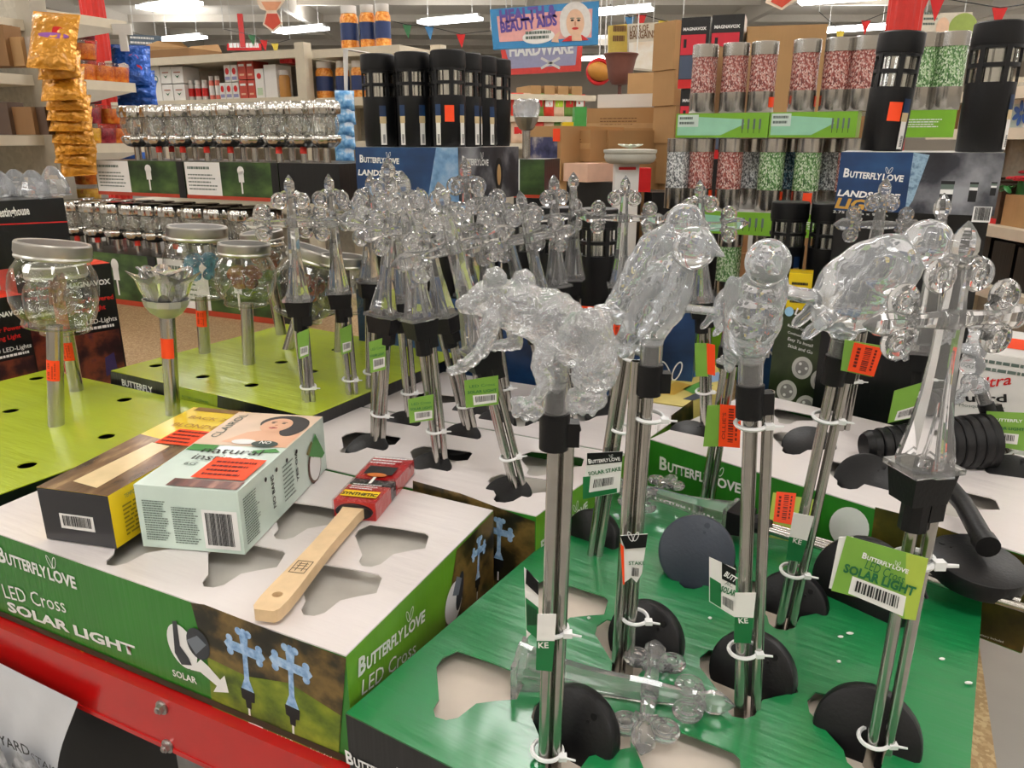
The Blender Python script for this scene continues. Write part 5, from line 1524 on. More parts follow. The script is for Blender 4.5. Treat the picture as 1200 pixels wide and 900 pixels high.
def green_tray(label, px0, px1, z0, z1, panel=True, small=True):
    a_ = g1 + gd * along(V((g1.x, g1.y, z1)), gd, px0); e_ = g1 + gd * along(V((g1.x, g1.y, z1)), gd, px1)
    t, f, s_, W = pbox('cylinder_light_tray', label, 'box', a_[:], e_[:], .15, z0, z1, [WHITE, LIME2, LIME2], 'green trays of cylinder lights')
    h_ = z1 - z0
    if panel:
        f.poly(t, 'printed_panel', [(.004, h_ * .1), (W * .5, h_ * .1), (W * .75, h_ * .55), (W * .72, h_ * .75), (.004, h_ * .9)], TEALP, .0006)
        f.rect(t, 'printed_patch', W * .02, h_ * .45, W * .25, h_ * .95, mat('pale_patch', (206, 224, 214), .4), .0009)
        f.lines(t, W * .04, h_ * .5, W * .22, h_ * .9, INKG, 2, .0014, 'fine_print', .5, int(px0))
        for k in range(4):
            u = W * (.72 + .06 * k); f.rect(t, 'printed_light', u, h_ * .35, u + W * .022, h_ * .75, INKG, .001); f.rect(t, 'printed_light', u + W * .008, h_ * .18, u + W * .014, h_ * .35, INK, .001)
    else: f.lines(t, W * .2, h_ * .35, W * .8, h_ * .7, INKW, 4, .001)
    return a_, e_, W
green_tray('upper green carton tray at left, white and teal print, under red cylinders', 793, 902, 1.456, 1.51)
green_tray('upper green carton tray at right of the other, beside the left black light', 903, 1006, 1.456, 1.51)
green_tray('plain green carton tray between the two big black lights', 1050, 1122, 1.456, 1.51, False)
green_tray('lower green carton tray under the mixed cylinders, left part hidden by cross', 786, 906, 1.236, 1.289)
green_tray('lower green carton tray behind the black lights under the gold lettered carton', 908, 1075, 1.236, 1.289, False)
def on_row(px, z, back=0): 
    s_ = along(V((g1.x, g1.y, z)) + TU * (.036 + back), gd, px)
    p = g1 + TU * (.036 + back) + gd * s_
    return V((p.x, p.y, z))
up = [(822, 'red', 'leftmost in the upper row'), (857, 'red', 'second in the upper row'), (890, 'red', 'third in the upper row, with orange sticker'), (938, 'red', 'fourth in the upper row'), (975, 'red', 'fifth in the upper row'), (1006, 'red', 'sixth in the upper row, left of the black light'), (1072, 'green', 'half hidden by the left black light'), (1105, 'green', 'between the two big black lights')]
for px_, c_, lb in up:
    t = cylinder_light(on_row(px_, 1.5107), c_, 'steel capped %s crackle glass cylinder, %s' % (c_, lb), .3, Matrix.Diagonal((1, 1, .91, 1)))
    if px_ in (890, 938): 
        b = MB()
        for i in range(6):
            x0, x1 = -1.55 + .11 * i, -1.55 + .11 * (i + 1)
            if px_ == 938: x0, x1 = x0 + .4, x1 + .4
            b.add([(.0306 * math.cos(q), .0306 * math.sin(q), e) for q, e in ((x0, .012), (x1, .012), (x1, .036), (x0, .036))], [(0, 1, 2, 3)])
        b.build('price_sticker', ORANGE, t, 60)
lo = [(792, 'silver', 'leftmost in the lower row', 0), (818, 'red', 'second in the lower row', 0), (851, 'red', 'third in the lower row', 0), (878, 'silver', 'peeping between red and green in the lower row', .065), (899, 'green', 'left one of two green in the lower row', 0), (922, 'blue', 'peeping between the two green ones in the lower row', .065), (940, 'green', 'right one of two green in the lower row', 0), (968, 'silver', 'right of the green ones in the lower row', .065), (990, 'red', 'in the lower row beside the gold lettered carton', 0)]
for px_, c_, lb, bk in lo:
    t = cylinder_light(on_row(px_, 1.2897, bk), c_, 'steel capped %s crackle glass cylinder, %s' % (c_, lb), .3)
    if px_ in (899, 940, 818):
        b = MB(); o_ = {899: .5, 940: -.55, 818: .45}[px_]
        for i in range(6):
            x0, x1 = -1.75 + o_ + .11 * i, -1.75 + o_ + .11 * (i + 1)
            b.add([(.0306 * math.cos(q), .0306 * math.sin(q), e) for q, e in ((x0, .02), (x1, .02), (x1, .046), (x0, .046))], [(0, 1, 2, 3)])
        b.build('price_sticker', ORANGE, t, 60)
for k, (px_, c_) in enumerate(((800, 'green'), (850, 'green'), (890, 'red'), (1000, 'silver'))):
    cylinder_light(on_row(px_, 1.07), c_, 'steel capped %s crackle glass cylinder in the lowest tier, %s from the left' % (c_, ORD[k]), .2)
a_ = g1 + gd * along(V((g1.x, g1.y, 1.0)), gd, 780); e_ = g1 + gd * along(V((g1.x, g1.y, 1.0)), gd, 1080)
pbox('cylinder_light_tray', 'dark base carton carrying the lowest tier of crackle cylinders', 'box', a_[:], e_[:], .16, ZB + .001, 1.069, [BLACKP, LIME2, LIME2])

# ================================================================ rows of flower jar lights at the left
def fl_proto():
    t = thing('flower_jar_light', 'x', 'solar flower light', Matrix.Identity(4))
    b = MB(); b.cyl((0, 0, 0), (0, 0, .045), .0115, None, 12); b.build('stem', STEEL, t)
    b = MB(); b.lathe([(.012, .042), (.028, .046), (.041, .058), (.0455, .07), (.04, .079), (.03, .081)], 50, (0, 0, 0), lambda i, q, r, z: (r * (1 + .05 * math.cos(10 * q)), z)); b.build('cup', mat('polished_cup', (205, 203, 198), .16, 1, .04), t, 60)
    b = MB(); b.lathe([(.03, .076), (.036, .086), (.041, .105), (.04, .126), (.036, .142), (.03, .144)], 24, (0, 0, 0), lambda i, q, r, z: (r * (1 + .07 * math.cos(6 * q + i)), z)); b.build('glass_petals', GLASSB, t, 20)
    b = MB(); b.lathe([(.004, .08), (.022, .09), (.026, .11), (.022, .13), (.004, .14)], 14, (0, 0, 0), lambda i, q, r, z: (r * (1 + .2 * math.cos(5 * q + i)), z)); b.build('inner_petals', CLEAR, t, 20)
    b = MB(); b.lathe([(.036, .137), (.045, .139), (.047, .15), (.045, .168), (.039, .176), (0, .174)], 60, (0, 0, 0), lambda i, q, r, z: (r * (1 + .06 * math.cos(10 * q)), z)); b.build('scalloped_rim', MATS['polished_cup'], t, 60)
    return t
FLP = fl_proto(); flfirst = [True]
def flower_jar(p, label, st=False, s=1.0):
    M = Matrix.Translation(p) @ Matrix.Rotation(p.x * 9, 4, 'Z') @ Matrix.Scale(s, 4)
    if flfirst[0]:
        flfirst[0] = False; t = FLP; t.matrix_basis = M; t['label'] = label; WM[t.name] = M.copy()
        for c in t.children: WM[c.name] = M.copy()
    else: t = dup(FLP, M, label)
    t['group'] = 'steel rimmed glass flower lights'
    if st:
        b = MB(M.inverted() @ Matrix.Translation(p)); 
        for i in range(6):
            x0, x1 = -2.4 + .3 * i, -2.4 + .3 * (i + 1)
            b.add([(.0125 * s * math.cos(q), .0125 * s * math.sin(q), e * s) for q, e in ((x0, .026), (x1, .026), (x1, .056), (x0, .056))], [(0, 1, 2, 3)])
        b.build('price_sticker', mat('red_sticker', (224, 50, 34), .5), t, 60)
    return t
W1 = atY(330, 237, 2.42); W1.z = 0
LAWN = photo('lawn_photo', [(20, 26, 16), (50, 76, 34), (80, 108, 52)], (9, 9, 16))
def fl_tray(label, px0, px1, z0, z1, white=True):
    a_ = W1 + TW * along(V((W1.x, W1.y, z0)), TW, px0); e_ = W1 + TW * along(V((W1.x, W1.y, z0)), TW, px1)
    t, f, s_, W = pbox('flower_light_tray', label, 'box', a_[:], e_[:], .3, z0, z1, [BLACKP, LAWN if white else BLACKP, BLACKP])
    h_ = z1 - z0
    if white:
        f.rect(t, 'printed_panel', W * .01, h_ * .1, W * .4, h_ * .99, INKW, .001)
        f.lines(t, W * .04, h_ * .76, W * .3, h_ * .9, INKG, 1, .0016, 'fine_print', .5, int(px0) + 1)
        f.lines(t, W * .04, h_ * .22, W * .37, h_ * .7, INKG, 5, .0016, 'fine_print', .35, int(px0))
        f.rect(t, 'printed_band', 0, 0, W * .93, h_ * .1, mat('rust_print', (178, 62, 36), .4), .0012)
        u = W * .62
        f.ell(t, 'printed_light', u, h_ * .78, W * .035, h_ * .12, INKW, .0014); f.rect(t, 'printed_light', u - W * .028, h_ * .48, u + W * .028, h_ * .78, INKW, .0014)
        f.rect(t, 'printed_light', u - W * .008, h_ * .18, u + W * .008, h_ * .5, INKW, .0014)
        f.rect(t, 'printed_band', W * .93, 0, W, h_, BLACKP, .0012)
    return W
zt0, zt1 = zpx(237, W1), zpx(191, W1)
fl_tray('upper tray of glass flowers, left one, white text panel and lawn picture', 116, 219, zt0, zt1)
fl_tray('upper tray of glass flowers, right one, white text panel and lawn picture', 220, 329, zt0, zt1)
fl_tray('dark end tray of glass flowers behind the first crosses', 330, 400, zt0, zt1, False)
zb0, zb1 = ZB + .001, zt0 - .176 - .03
fl_tray('lower tray of glass flowers, left one, beside the boxed string lights', 70, 190, zb0 + .0, zb1)
fl_tray('lower tray of glass flowers, right one, behind the glass flower and jar', 191, 345, zb0, zb1)
def fl_row(pxs, z, back, fmt, stickers=(), s=1.0):
    for k, px_ in enumerate(pxs):
        P0 = W1 + TU * back
        p = P0 + TW * along(V((P0.x, P0.y, z + .1)), TW, px_)
        flower_jar(V((p.x, p.y, z)), fmt % ORD[k], k in stickers, s)
fl_row((158, 184, 212, 240, 268, 296, 325, 354, 381), zt1 + .0007, .05, 'steel rimmed glass flower in the front of the upper row, %s from left', (1, 2, 3, 4, 6, 7))
fl_row((170, 199, 226, 254, 283, 311, 340, 368), zt1 + .0007, .15, 'steel rimmed glass flower in the rear of the upper row, %s from left', (1,))
sL = (zt0 - .003 - zb1) / .176
fl_row((88, 112, 136, 159, 181, 204, 232, 258, 287, 316), zb1 + .0007, .05, 'steel rimmed glass flower in the front of the lower row, %s from left', (0, 1, 3, 5), min(1, sL))
fl_row((100, 124, 148, 170, 193, 218, 245, 272, 302), zb1 + .0007, .15, 'steel rimmed glass flower in the rear of the lower row, %s from left', (), min(1, sL))

# ================================================================ cartons at the left edge
DUSK = photo('string_light_photo', [(18, 12, 16), (50, 26, 30), (120, 60, 40), (30, 24, 60)], (16, 16, 16))
def mag(label, pxl, pxr, Y, zt, word):
    a_, e_ = atY(pxl, 440, Y - .07), atY(pxr, 440, Y + .01)
    t, f, s_, W = pbox('string_light_box', label, 'box', a_[:], e_[:], .09, ZB + .001, zt, [mat('redorange_print', (226, 60, 36), .4), BLACKP, BLACKP])
    h_ = zt - ZB
    f.rect(t, 'printed_photo', W * .04, 0, W * .96, h_ * .48, DUSK, .0008)
    f.text(t, word, W * .06, h_ * .84, W * .88, INKW, .0012, None, .04)
    f.text(t, 'Solar Powered', W * .1, h_ * .72, W * .85, INKR, .0012, None, .02)
    f.text(t, 'String Light', W * .1, h_ * .65, W * .66, INKR, .0012, None, .02)
    f.text(t, '100 LED-Lights', W * .1, h_ * .55, W * .85, INKW, .0012, None, .01)
    f.lines(t, W * .1, h_ * .49, W * .9, h_ * .54, INKW, 1, .0012)
    f.poly(t, 'printed_panel', [(W * .55, h_ * .12), (W * .8, h_ * .15), (W * .78, h_ * .3), (W * .58, h_ * .27)], mat('print_violet', (52, 44, 92), .4), .0012)
    return t
mag('black and red string light box right of the wide jar', 92, 150, 1.78, 1.178, 'MAGNAVOX')
mag('black and red string light box at the left picture edge behind the wide jar', -10, 46, 1.62, 1.135, 'MAGNAVOX')
mag('black and red string light box between two alike, hidden behind the wide jar', 40, 88, 1.92, 1.178, 'MAGNAVOX')
a_, e_ = atY(-70, 260, 1.62), atY(79, 260, 1.80)
t, f, s_, W = pbox('lamp_carton', 'black carton with white lettering at the left edge above the wide jar', 'box', a_[:], e_[:], .24, 1.179, 1.325, [BLACKP, BLACKP, BLACKP])
f.ptext(t, 'Westinghouse', (-9, 255), (35, 251), INKW, .001, .018, .03)
f.poly(t, 'printed_line', [(-60, 265), (79, 259), (79, 260.5), (-60, 266.5)], REDP, .001, True)
def cone_shade(px_, py_, label, r, h_, back):
    P = atY(px_, py_, 1.84 + back)
    t = thing('crinkled_ornament', label, 'ornament', V((P.x, P.y, 1.3257)), 'clear crinkled shades')
    b = MB(); b.lathe([(r, 0), (r * 1.02, h_ * .25), (r * .8, h_ * .55), (r * .45, h_ * .85), (r * .2, h_ * .98), (0, h_)], 14, (0, 0, 0), lambda i, q, rr, z: (rr * (1 + .05 * math.cos(7 * q + i)), z)); b.build('crinkled_shade', CLEARB, t, 12)
    b = MB(); b.ring((0, 0, .002), r * .97, .003, (0, 0, 1), 20, 6); b.build('rim', CLEAR, t)
for i, (px_, lb) in enumerate(((2, 'leftmost'), (22, 'second from left'), (42, 'third from left'), (66, 'tallest, at the carton corner'))):
    cone_shade(px_, 235, 'clear crinkled shade on the black lettered carton, ' + lb, .034, .06 if i < 3 else .068, .04 * (i % 2))

# ================================================================ goods on the rear of the table, right
a_, e_ = atY(902, 440, 1.42), atY(1012, 440, 1.345)
t, f, s_, W = pbox('puck_light_carton', 'black and dark green carton printed with round puck lights, behind the songbird rods', 'box', a_[:], e_[:], .08, ZB + .001, 1.145, [BLACKP, photo('moss_photo', [(22, 26, 16), (44, 56, 30), (64, 78, 44)], (14, 14, 14)), BLACKP])
f.ptext(t, 'Lights', (931, 368), (957, 378), INKW, .0012, None, .03)
u, v = f.px(925, 365); f.ell(t, 'printed_bulb', u, v, .008, .009, mat('print_sky', (150, 196, 226), .4), .0012)
for i, (st, m_) in enumerate((('Runs for Up To 8', INKW), ('Continuous Hours', INKW), ('Easy To Install', INKW), ('Stick and Go', INKW))):
    f.ptext(t, st, (923, 382 + i * 8), (952, 391 + i * 8), m_, .0012, None, .01)
f.ptext(t, 'How To Use:', (1000, 381), (1010, 383), INKY, .0012, None, .01)
for px_, py_ in ((940, 431), (922, 458), (944, 476), (962, 446), (985, 462)):
    u, v = f.px(px_, py_); f.ell(t, 'printed_puck', u, v, .0185, .022, mat('print_pale_grey', (196, 196, 190), .4), .0012); f.ell(t, 'printed_puck', u, v, .012, .0145, mat('print_mid_grey', (140, 138, 136), .4), .0016)
    for q in (0, 2.1, 4.2): f.ell(t, 'printed_puck', u + .0075 * math.cos(q), v + .009 * math.sin(q), .0028, .003, INKW, .002, 10)
p = f.px(938, 322)
a_, e_ = atY(924, 330, 1.425), atY(952, 330, 1.41)
t, f, s_, W = pbox('yellow_carton', 'small yellow carton standing on the puck light carton', 'box', a_[:], e_[:], .05, 1.1465, 1.215, [YEL, YEL, YEL])
f.lines(t, W * .15, .01, W * .85, .055, INK, 4, .001)
a_, e_ = atY(1036, 430, 1.36), atY(1082, 430, 1.33)
t, f, s_, W = pbox('white_carton', 'white carton with black slanted lettering behind the big cross shaft', 'box', a_[:], e_[:], .08, ZB + .001, 1.125, [WHITE, WHITE, WHITE])
f.poly(t, 'printed_band', [(1040, 424), (1045, 413), (1081, 413), (1076, 424)], INK, .001, True); f.ptext(t, 'TRIO', (1053, 423), (1074, 423), INKW, .0016, None, .04)
f.poly(t, 'printed_band', [(1040, 440), (1080, 440), (1080, 444), (1040, 444)], mat('print_blue', (50, 100, 170), .4), .001, True)
a_, e_ = atY(1118, 470, 1.17), atY(1216, 470, 1.10)
zg = zpx(400, atY(1160, 400, 1.12)); 
t, f, s_, W = pbox('insect_killer_carton', 'white carton with red script and black lettering, hang flap on top, at right edge', 'box', a_[:], e_[:], .06, ZB + .001, 1.135, [WHITE, WHITE, WHITE])
f.ptext(t, 'Ultra', (1140, 456), (1186, 450), INKR, .0012, .016, .01, .35)
f.ptext(t, 'Guard', (1112, 470), (1180, 471), INK, .0012, .0125, .02)
f.ptext(t, 'Mosquito Killer', (1124, 476), (1178, 480), INKG, .0012, .005, 0)
b = MB(); th_ = .002; fx = f.X
h0 = 1.135 - ZB - .001
flap = holed_sheet([(0, 0), (W, 0), (W, .032), (W * .85, .04), (W * .15, .04), (0, .032)], [[(W * .35 + .012 * math.cos(q), .024 + .005 * math.sin(q)) for q in [2 * math.pi * i / 18 for i in range(18)]]], .001, .002, 'hang_flap', WHITE)
flap.parent = t; flap.matrix_basis = Matrix.Translation((0, .004, h0)) @ Matrix.Rotation(R(62), 4, 'X'); WM[flap.name] = WM[t.name].copy()
b = MB(Matrix.Translation((0, .004, h0)) @ Matrix.Rotation(R(62), 4, 'X')); b.box((W * .72, .02, .0022), (W * .42, .016, .0006)); b.build('price_sticker', ORANGE, t, 0)
f.lines(t, W * .05, h0 - .03, W * .9, h0 - .006, INKG, 2, .001)
# teal glass bowl, navy cartons and printed leaflet between the white boxes
c = atY(716, 392, 1.44)
t = thing('glass_bowl', 'clear glass bowl with teal rim, right of the frog', 'bowl', V((c.x, c.y, 1.06)))
b = MB(); b.lathe([(.03, 0), (.04, .004), (.052, .03), (.056, .05), (.054, .05), (.049, .03), (.036, .007), (0, .006)], 40); b.build('bowl_body', GLASS, t)
b = MB(); b.ring((0, 0, .004), .04, .0035, (0, 0, 1), 36, 8); b.build('teal_rim', clear('teal_glass', (.3, .75, .72), .05, 1.5), t)
a_, e_ = atY(672, 430, 1.47), atY(770, 430, 1.42)
t, f, s_, W = pbox('navy_carton', 'low navy carton under the glass bowl', 'box', a_[:], e_[:], .12, ZB + .001, 1.059, [NAVYP, NAVYP, NAVYP])
f.maker_uv(t, (W * .4, .14), (W * .8, .14), INKW)
a_, e_ = atY(772, 430, 1.50), atY(812, 430, 1.48)
t, f, s_, W = pbox('navy_carton', 'narrow navy carton with white scroll mark between bowl and round-headed bird', 'box', a_[:], e_[:], .08, ZB + .001, 1.13, [NAVYP, NAVYP, NAVYP])
f.butterfly(t, W * .4, .1, .05, INKW)
lf = thing('leaflet_pack', 'colourful printed leaflet pack lying between white boxes behind the birds', 'leaflet', at(800, 446, .985))
p0 = [at(*q, .985) for q in ((758, 470), (792, 440), (840, 428), (850, 452), (800, 476))]
b = MB(); b.prism([(p.x, p.y) for p in p0], ZB + .001, .985); b.build('leaflet_stack', mat('leaflet_yellow', (226, 206, 120), .5), lf, 0, True)
Fl = Face((0, 0, .985), V((1, 0, 0)), V((0, 1, 0)))
for pts, c_ in (([(770, 462), (792, 447), (812, 452), (790, 463)], (210, 170, 60)), ([(796, 440), (820, 434), (832, 438), (806, 444)], (60, 120, 190)), ([(800, 456), (824, 446), (836, 452), (812, 462)], (90, 160, 70)), ([(822, 442), (842, 436), (846, 446), (828, 450)], (150, 180, 220)), ([(800, 468), (818, 460), (830, 464), (812, 470)], (70, 76, 90))):
    Fl.poly(lf, 'printed_shape', pts, mat('leaflet_%d_%d' % c_[:2], c_, .4), .0008, True)

# ================================================================ tall red posts
def post(px_, Y, w_, label, z0=0, z1=ZC - .02):
    p = atY(px_, 100, Y)
    t = thing('red_post', label, 'post', Matrix.Translation((p.x, p.y, z0)) @ Matrix.Rotation(TROT, 4, 'Z'))
    b = MB()
    n = 28
    b.lathe([(w_ / 2, 0), (w_ / 2, z1 - z0)], n, (0, 0, 0), lambda i, q, r, z: (r * (1 + .05 * (1 if int(q * n / 6.283 + .5) % 2 else -1)), z)); b.build('fluted_shaft', mat('red_post_paint', (214, 44, 34), .45), t, 20)
    b = MB(); b.box((0, 0, .01), (w_ * 1.7, w_ * 1.7, .02)); b.build('base_plate', RED, t)
post(1049, 2.75, .105, 'red fluted post behind the left big black light at right')
post(122, 5.3, .14, 'red fluted post behind the shelves at the left')

# ================================================================ near left shelving with bags and tubs
TUB_O = photo('gummy_orange', [(190, 70, 20), (232, 120, 40), (246, 176, 70)], (60, 60, 60)); TUB_R = photo('gummy_red', [(90, 16, 30), (150, 36, 56), (196, 80, 90)], (60, 60, 60)); TUB_Y = photo('gummy_yellow', [(220, 140, 20), (240, 190, 60), (214, 90, 30)], (60, 60, 60))
PEG = speckle('pegboard_steel', [(182, 176, 162), (176, 170, 156), (188, 182, 168)], 60, .5)
E0 = V((-1.70, 3.0, 0))
sh1 = thing('gondola_shelving', 'cream steel shelving with perforated back at the left picture edge', 'shelf unit', Matrix.Translation(E0))
SD = -TW
def obox(b, P, ax, ay, z0, z1, x0, x1, y0, y1):
    q = [P + ax * x0 + ay * y0, P + ax * x1 + ay * y0, P + ax * x1 + ay * y1, P + ax * x0 + ay * y1]
    b.prism([(p.x, p.y) for p in q], z0, z1)
b = MB(); obox(b, E0, SD, TU, 0, 2.6, .03, 1.9, -.012, .012); b.build('perforated_back', PEG, sh1, 0, True)
b = MB(); obox(b, E0, SD, TU, 0, 2.65, -.03, .05, -.03, .03); b.build('upright', SHELFD, sh1, 0, True)
b = MB(); obox(b, E0, SD, TU, 0, .12, 0, 1.9, -.45, .45); b.build('base_deck', CREAMS, sh1, 0, True)
zs_l = [zpx(y_, E0 - TU * .4) for y_ in (4, 78, 158, 240)]
zs_r = [zpx(y_, E0 + TU * .38) for y_ in (24, 97, 168, 235)]
for z in zs_l:
    b = MB(); obox(b, E0, SD, TU, z - .035, z, .02, 1.9, -.42, -.02); b.build('shelf_board', CREAMS, sh1, 0, True)
for z in zs_r:
    b = MB(); obox(b, E0, SD, TU, z - .035, z, .02, 1.9, .02, .40); b.build('shelf_board', CREAMS, sh1, 0, True)
    b = MB(); q = [E0 + SD * .015, E0 + SD * .021]
    b.add([tuple(E0 + SD * x_ + TU * y_) [:2] + (z_,) for x_ in (.012, .02) for y_, z_ in ((.03, z - .035), (.38, z - .035), (.03, z - .12))], [(0, 1, 2), (5, 4, 3), (0, 3, 4, 1), (1, 4, 5, 2), (2, 5, 3, 0)])
    b.build('bracket', SHELFD, sh1, 0, True)
def gtub(px_, side, zi, label, m, w_=.11, h_=.07, lift=0, into=.08):
    z = (zs_r if side > 0 else zs_l)[zi] + lift + .0006
    s_ = along(V((E0.x, E0.y, z)) + SD * into, TU * side, px_)
    p = E0 + SD * into + TU * side * s_
    t = thing('gummy_tub', label, 'tub', V((p.x, p.y, z)), 'clear tubs of gummy sweets')
    b = MB(); b.lathe([(w_ * .4, 0), (w_ * .42, .003), (w_ * .48, h_ * .8), (w_ * .47, h_ * .82), (0, h_ * .84)], 20); b.build('sweets', m, t, 60)
    b = MB(); b.lathe([(w_ * .41, 0), (w_ * .5, h_ * .9), (w_ * .52, h_ * .92), (w_ * .52, h_), (0, h_)], 24); b.build('clear_tub', FILM, t, 40)
    return p
for px_, zi, li, m_, lb in ((96, 1, .15, TUB_R, 'top of the left stack, upper shelf'), (98, 1, .075, TUB_O, 'wide orange one in the middle of the left stack, upper shelf'), (97, 1, 0, TUB_O, 'bottom of the left stack, upper shelf'), (120, 1, 0, TUB_O, 'beside the left stack on the upper shelf'), (137, 1, 0, TUB_O, 'rightmost on the upper shelf'),
                             (104, 2, .15, TUB_R, 'dark red, top of a stack on the middle shelf'), (104, 2, .075, TUB_R, 'dark red, second of a stack on the middle shelf'), (104, 2, 0, TUB_Y, 'yellow, bottom of a stack on the middle shelf'), (133, 2, .075, TUB_O, 'orange, upper right on the middle shelf'), (122, 2, 0, TUB_R, 'red, low on the middle shelf'), (139, 2, 0, TUB_O, 'orange, low right on the middle shelf'),
                             (104, 3, .0, TUB_Y, 'yellow, on the lowest shelf beside the white tray panel'), (104, 3, .075, TUB_O, 'orange, stacked on the lowest shelf')):
    gtub(px_, 1, zi, 'clear gummy tub, ' + lb, m_, lift=li)
def gcart(px0, px1, zi, label, h_, m_, side=-1, into=.06, d_=.07):
    z = zs_l[zi] + .0006
    a_ = atY(px0, 80, E0.y - .3 - into); e_ = atY(px1, 80, E0.y - .3 - into - .02)
    return pbox('shelf_carton', label, 'box', a_[:], e_[:], d_, z, z + h_, [m_, m_, m_])
gcart(-20, 12, 1, 'open brown carton on the upper shelf at the left edge', .12, KRAFTD)
gcart(15, 30, 1, 'small brown carton right of the open one on the upper left shelf', .085, KRAFT)
gcart(31, 40, 1, 'clear-wrapped grey pack on the upper left shelf beside the post', .085, mat('wrapped_grey', (170, 160, 150), .3, 0, .2))
gcart(0, 28, 2, 'brown carton on the lower left shelf below the gold bags', .085, KRAFTD)
gcart(31, 44, 2, 'dark pack on the lower left shelf beside the post', .085, mat('pack_brown', (86, 66, 52), .5))
gcart(-40, 0, 2, 'dark carton cut by the left picture edge on the lower shelf', .1, mat('pack_brown', (86, 66, 52), .5))
# hanging snack bags
def pillow(w_, h_, d_, seed):
    rnd = random.Random(seed); b = MB(); nx, ny = 12, 14
    for sgn in (1, -1):
        vs = []
        for j in range(ny + 1):
            for i in range(nx + 1):
                u, v = i / nx * 2 - 1, j / ny * 2 - 1
                bul = max(0, (1 - abs(u) ** 2.6)) ** .6 * max(0, (1 - abs(v) ** 4)) ** .7
                cr = .003 * noise.noise(V((u * 3 + seed, v * 3, sgn)))
                vs.append((u * w_ / 2 * (1 - .03 * math.cos(v * 1.6)), sgn * (d_ / 2 * bul + .0004) + cr * bul * 2, v * h_ / 2))
        b.add(vs, [(j * (nx + 1) + i, j * (nx + 1) + i + 1, (j + 1) * (nx + 1) + i + 1, (j + 1) * (nx + 1) + i) for j in range(ny) for i in range(nx)])
    return b
GOLDF = mat('gold_foil', (206, 142, 40), .28, .35, .25, 'foil', .3, 14); BLUEF = mat('blue_foil', (24, 84, 176), .28, .25, .2, 'foil', .3, 14)
def bag(px_, py_, Y, w_, h_, label, m_, seed, tilt=18, grp=None, prints=()):
    p = atY(px_, py_, Y); jit = random.Random(seed * 3 + 1)
    t = thing('snack_bag', label, 'bag', Matrix.Translation(p) @ Matrix.Rotation(R(16 + jit.uniform(-9, 9)), 4, 'Z') @ Matrix.Rotation(R(jit.uniform(-5, 5)), 4, 'Y') @ Matrix.Rotation(R(-tilt), 4, 'X'), grp)
    pillow(w_, h_, .045, seed).build('foil_bag', m_, t, 60)
    for s_ in (-1, 1):
        b = MB(); b.box((0, 0, s_ * h_ * .49), (w_ * .98, .002, h_ * .05)); b.build('crimped_seal', m_, t, 0)
    for x_, z_, a_, c_, mm in prints:
        b = MB(); vs = [(0, 0, 0)]
        n = 18
        vs = [(x_ * w_ + a_ * w_ * math.cos(2 * math.pi * k / n), -.0235 * max(.25, (1 - (abs(x_) * 1.6 + .12) ** 2)), z_ * h_ + c_ * h_ * math.sin(2 * math.pi * k / n)) for k in range(n)]
        b.add(vs + [(x, y + .003, z) for x, y, z in vs], [tuple(range(n))] + [(i, (i + 1) % n, n + (i + 1) % n, n + i) for i in range(n)]); b.build('printed_patch', mm, t, 0)
PURP = mat('print_purple', (150, 90, 170), .4)
strip = [(63, 48, .135, .19), (70, 76, .125, .1), (74, 98, .125, .13), (78, 112, .12, .1), (81, 126, .125, .1), (83, 139, .125, .1), (85, 152, .12, .1), (87, 165, .125, .1), (89, 178, .12, .1), (92, 190, .12, .1)]
for i, (x_, y_, w_, h_) in enumerate(strip):
    bag(x_, y_, 2.56 + .02 * i, w_, h_, 'gold foil snack bag on the hanging strip, %s from the top' % ORD[i], GOLDF, i, 30 + 5 * (i % 3), 'gold snack bags on the hanging strip', [(.05, .02, .32, .05, PURP), (.1, .12, .14, .07, INKR)] if i in (0, 2) else ())
b = MB(); p0, p1 = atY(54, 24, 2.80), atY(88, 205, 2.92)
tag(b.tube([p0, p1], .006, 6, True, False, .3).build('clip_strip', mat('clear_strip', (200, 196, 186), .3)), 'thin plastic clip strip behind the gold snack bags', 'strip')
for i, (x_, y_, w_, h_) in enumerate(((154, 76, .15, .17), (159, 98, .15, .12), (161, 108, .15, .11), (162, 117, .15, .11), (160, 125, .15, .1), (157, 178, .12, .1))):
    bag(x_, y_, 3.42 + .01 * i, w_, h_, 'blue foil snack bag hanging from a shelf end, %s from the top' % ORD[i] if i < 5 else 'blue foil snack bag low between the flower stems', BLUEF, 20 + i, 26, 'blue snack bags on the shelf end', [(.06, .1, .15, .1, INKR), (-.1, -.12, .2, .1, INKW), (.15, -.15, .14, .09, INKR)] if i == 0 else ())
pp = atY(147, 62, 3.3)
t = thing('sign_holder', 'small white plastic sign holder on a shelf end above the blue bags', 'sign holder', V((pp.x, pp.y, 0)))
z_ = zpx(28, pp); z2_ = zpx(60, pp)
b = MB(); b.box((0, 0, (z_ + z2_) / 2), (.03, .01, z_ - z2_)); b.build('stem', WHITE, t)
b = MB(); b.box((0, 0, z_ - .02), (.075, .012, .04)); b.build('head', WHITE, t)

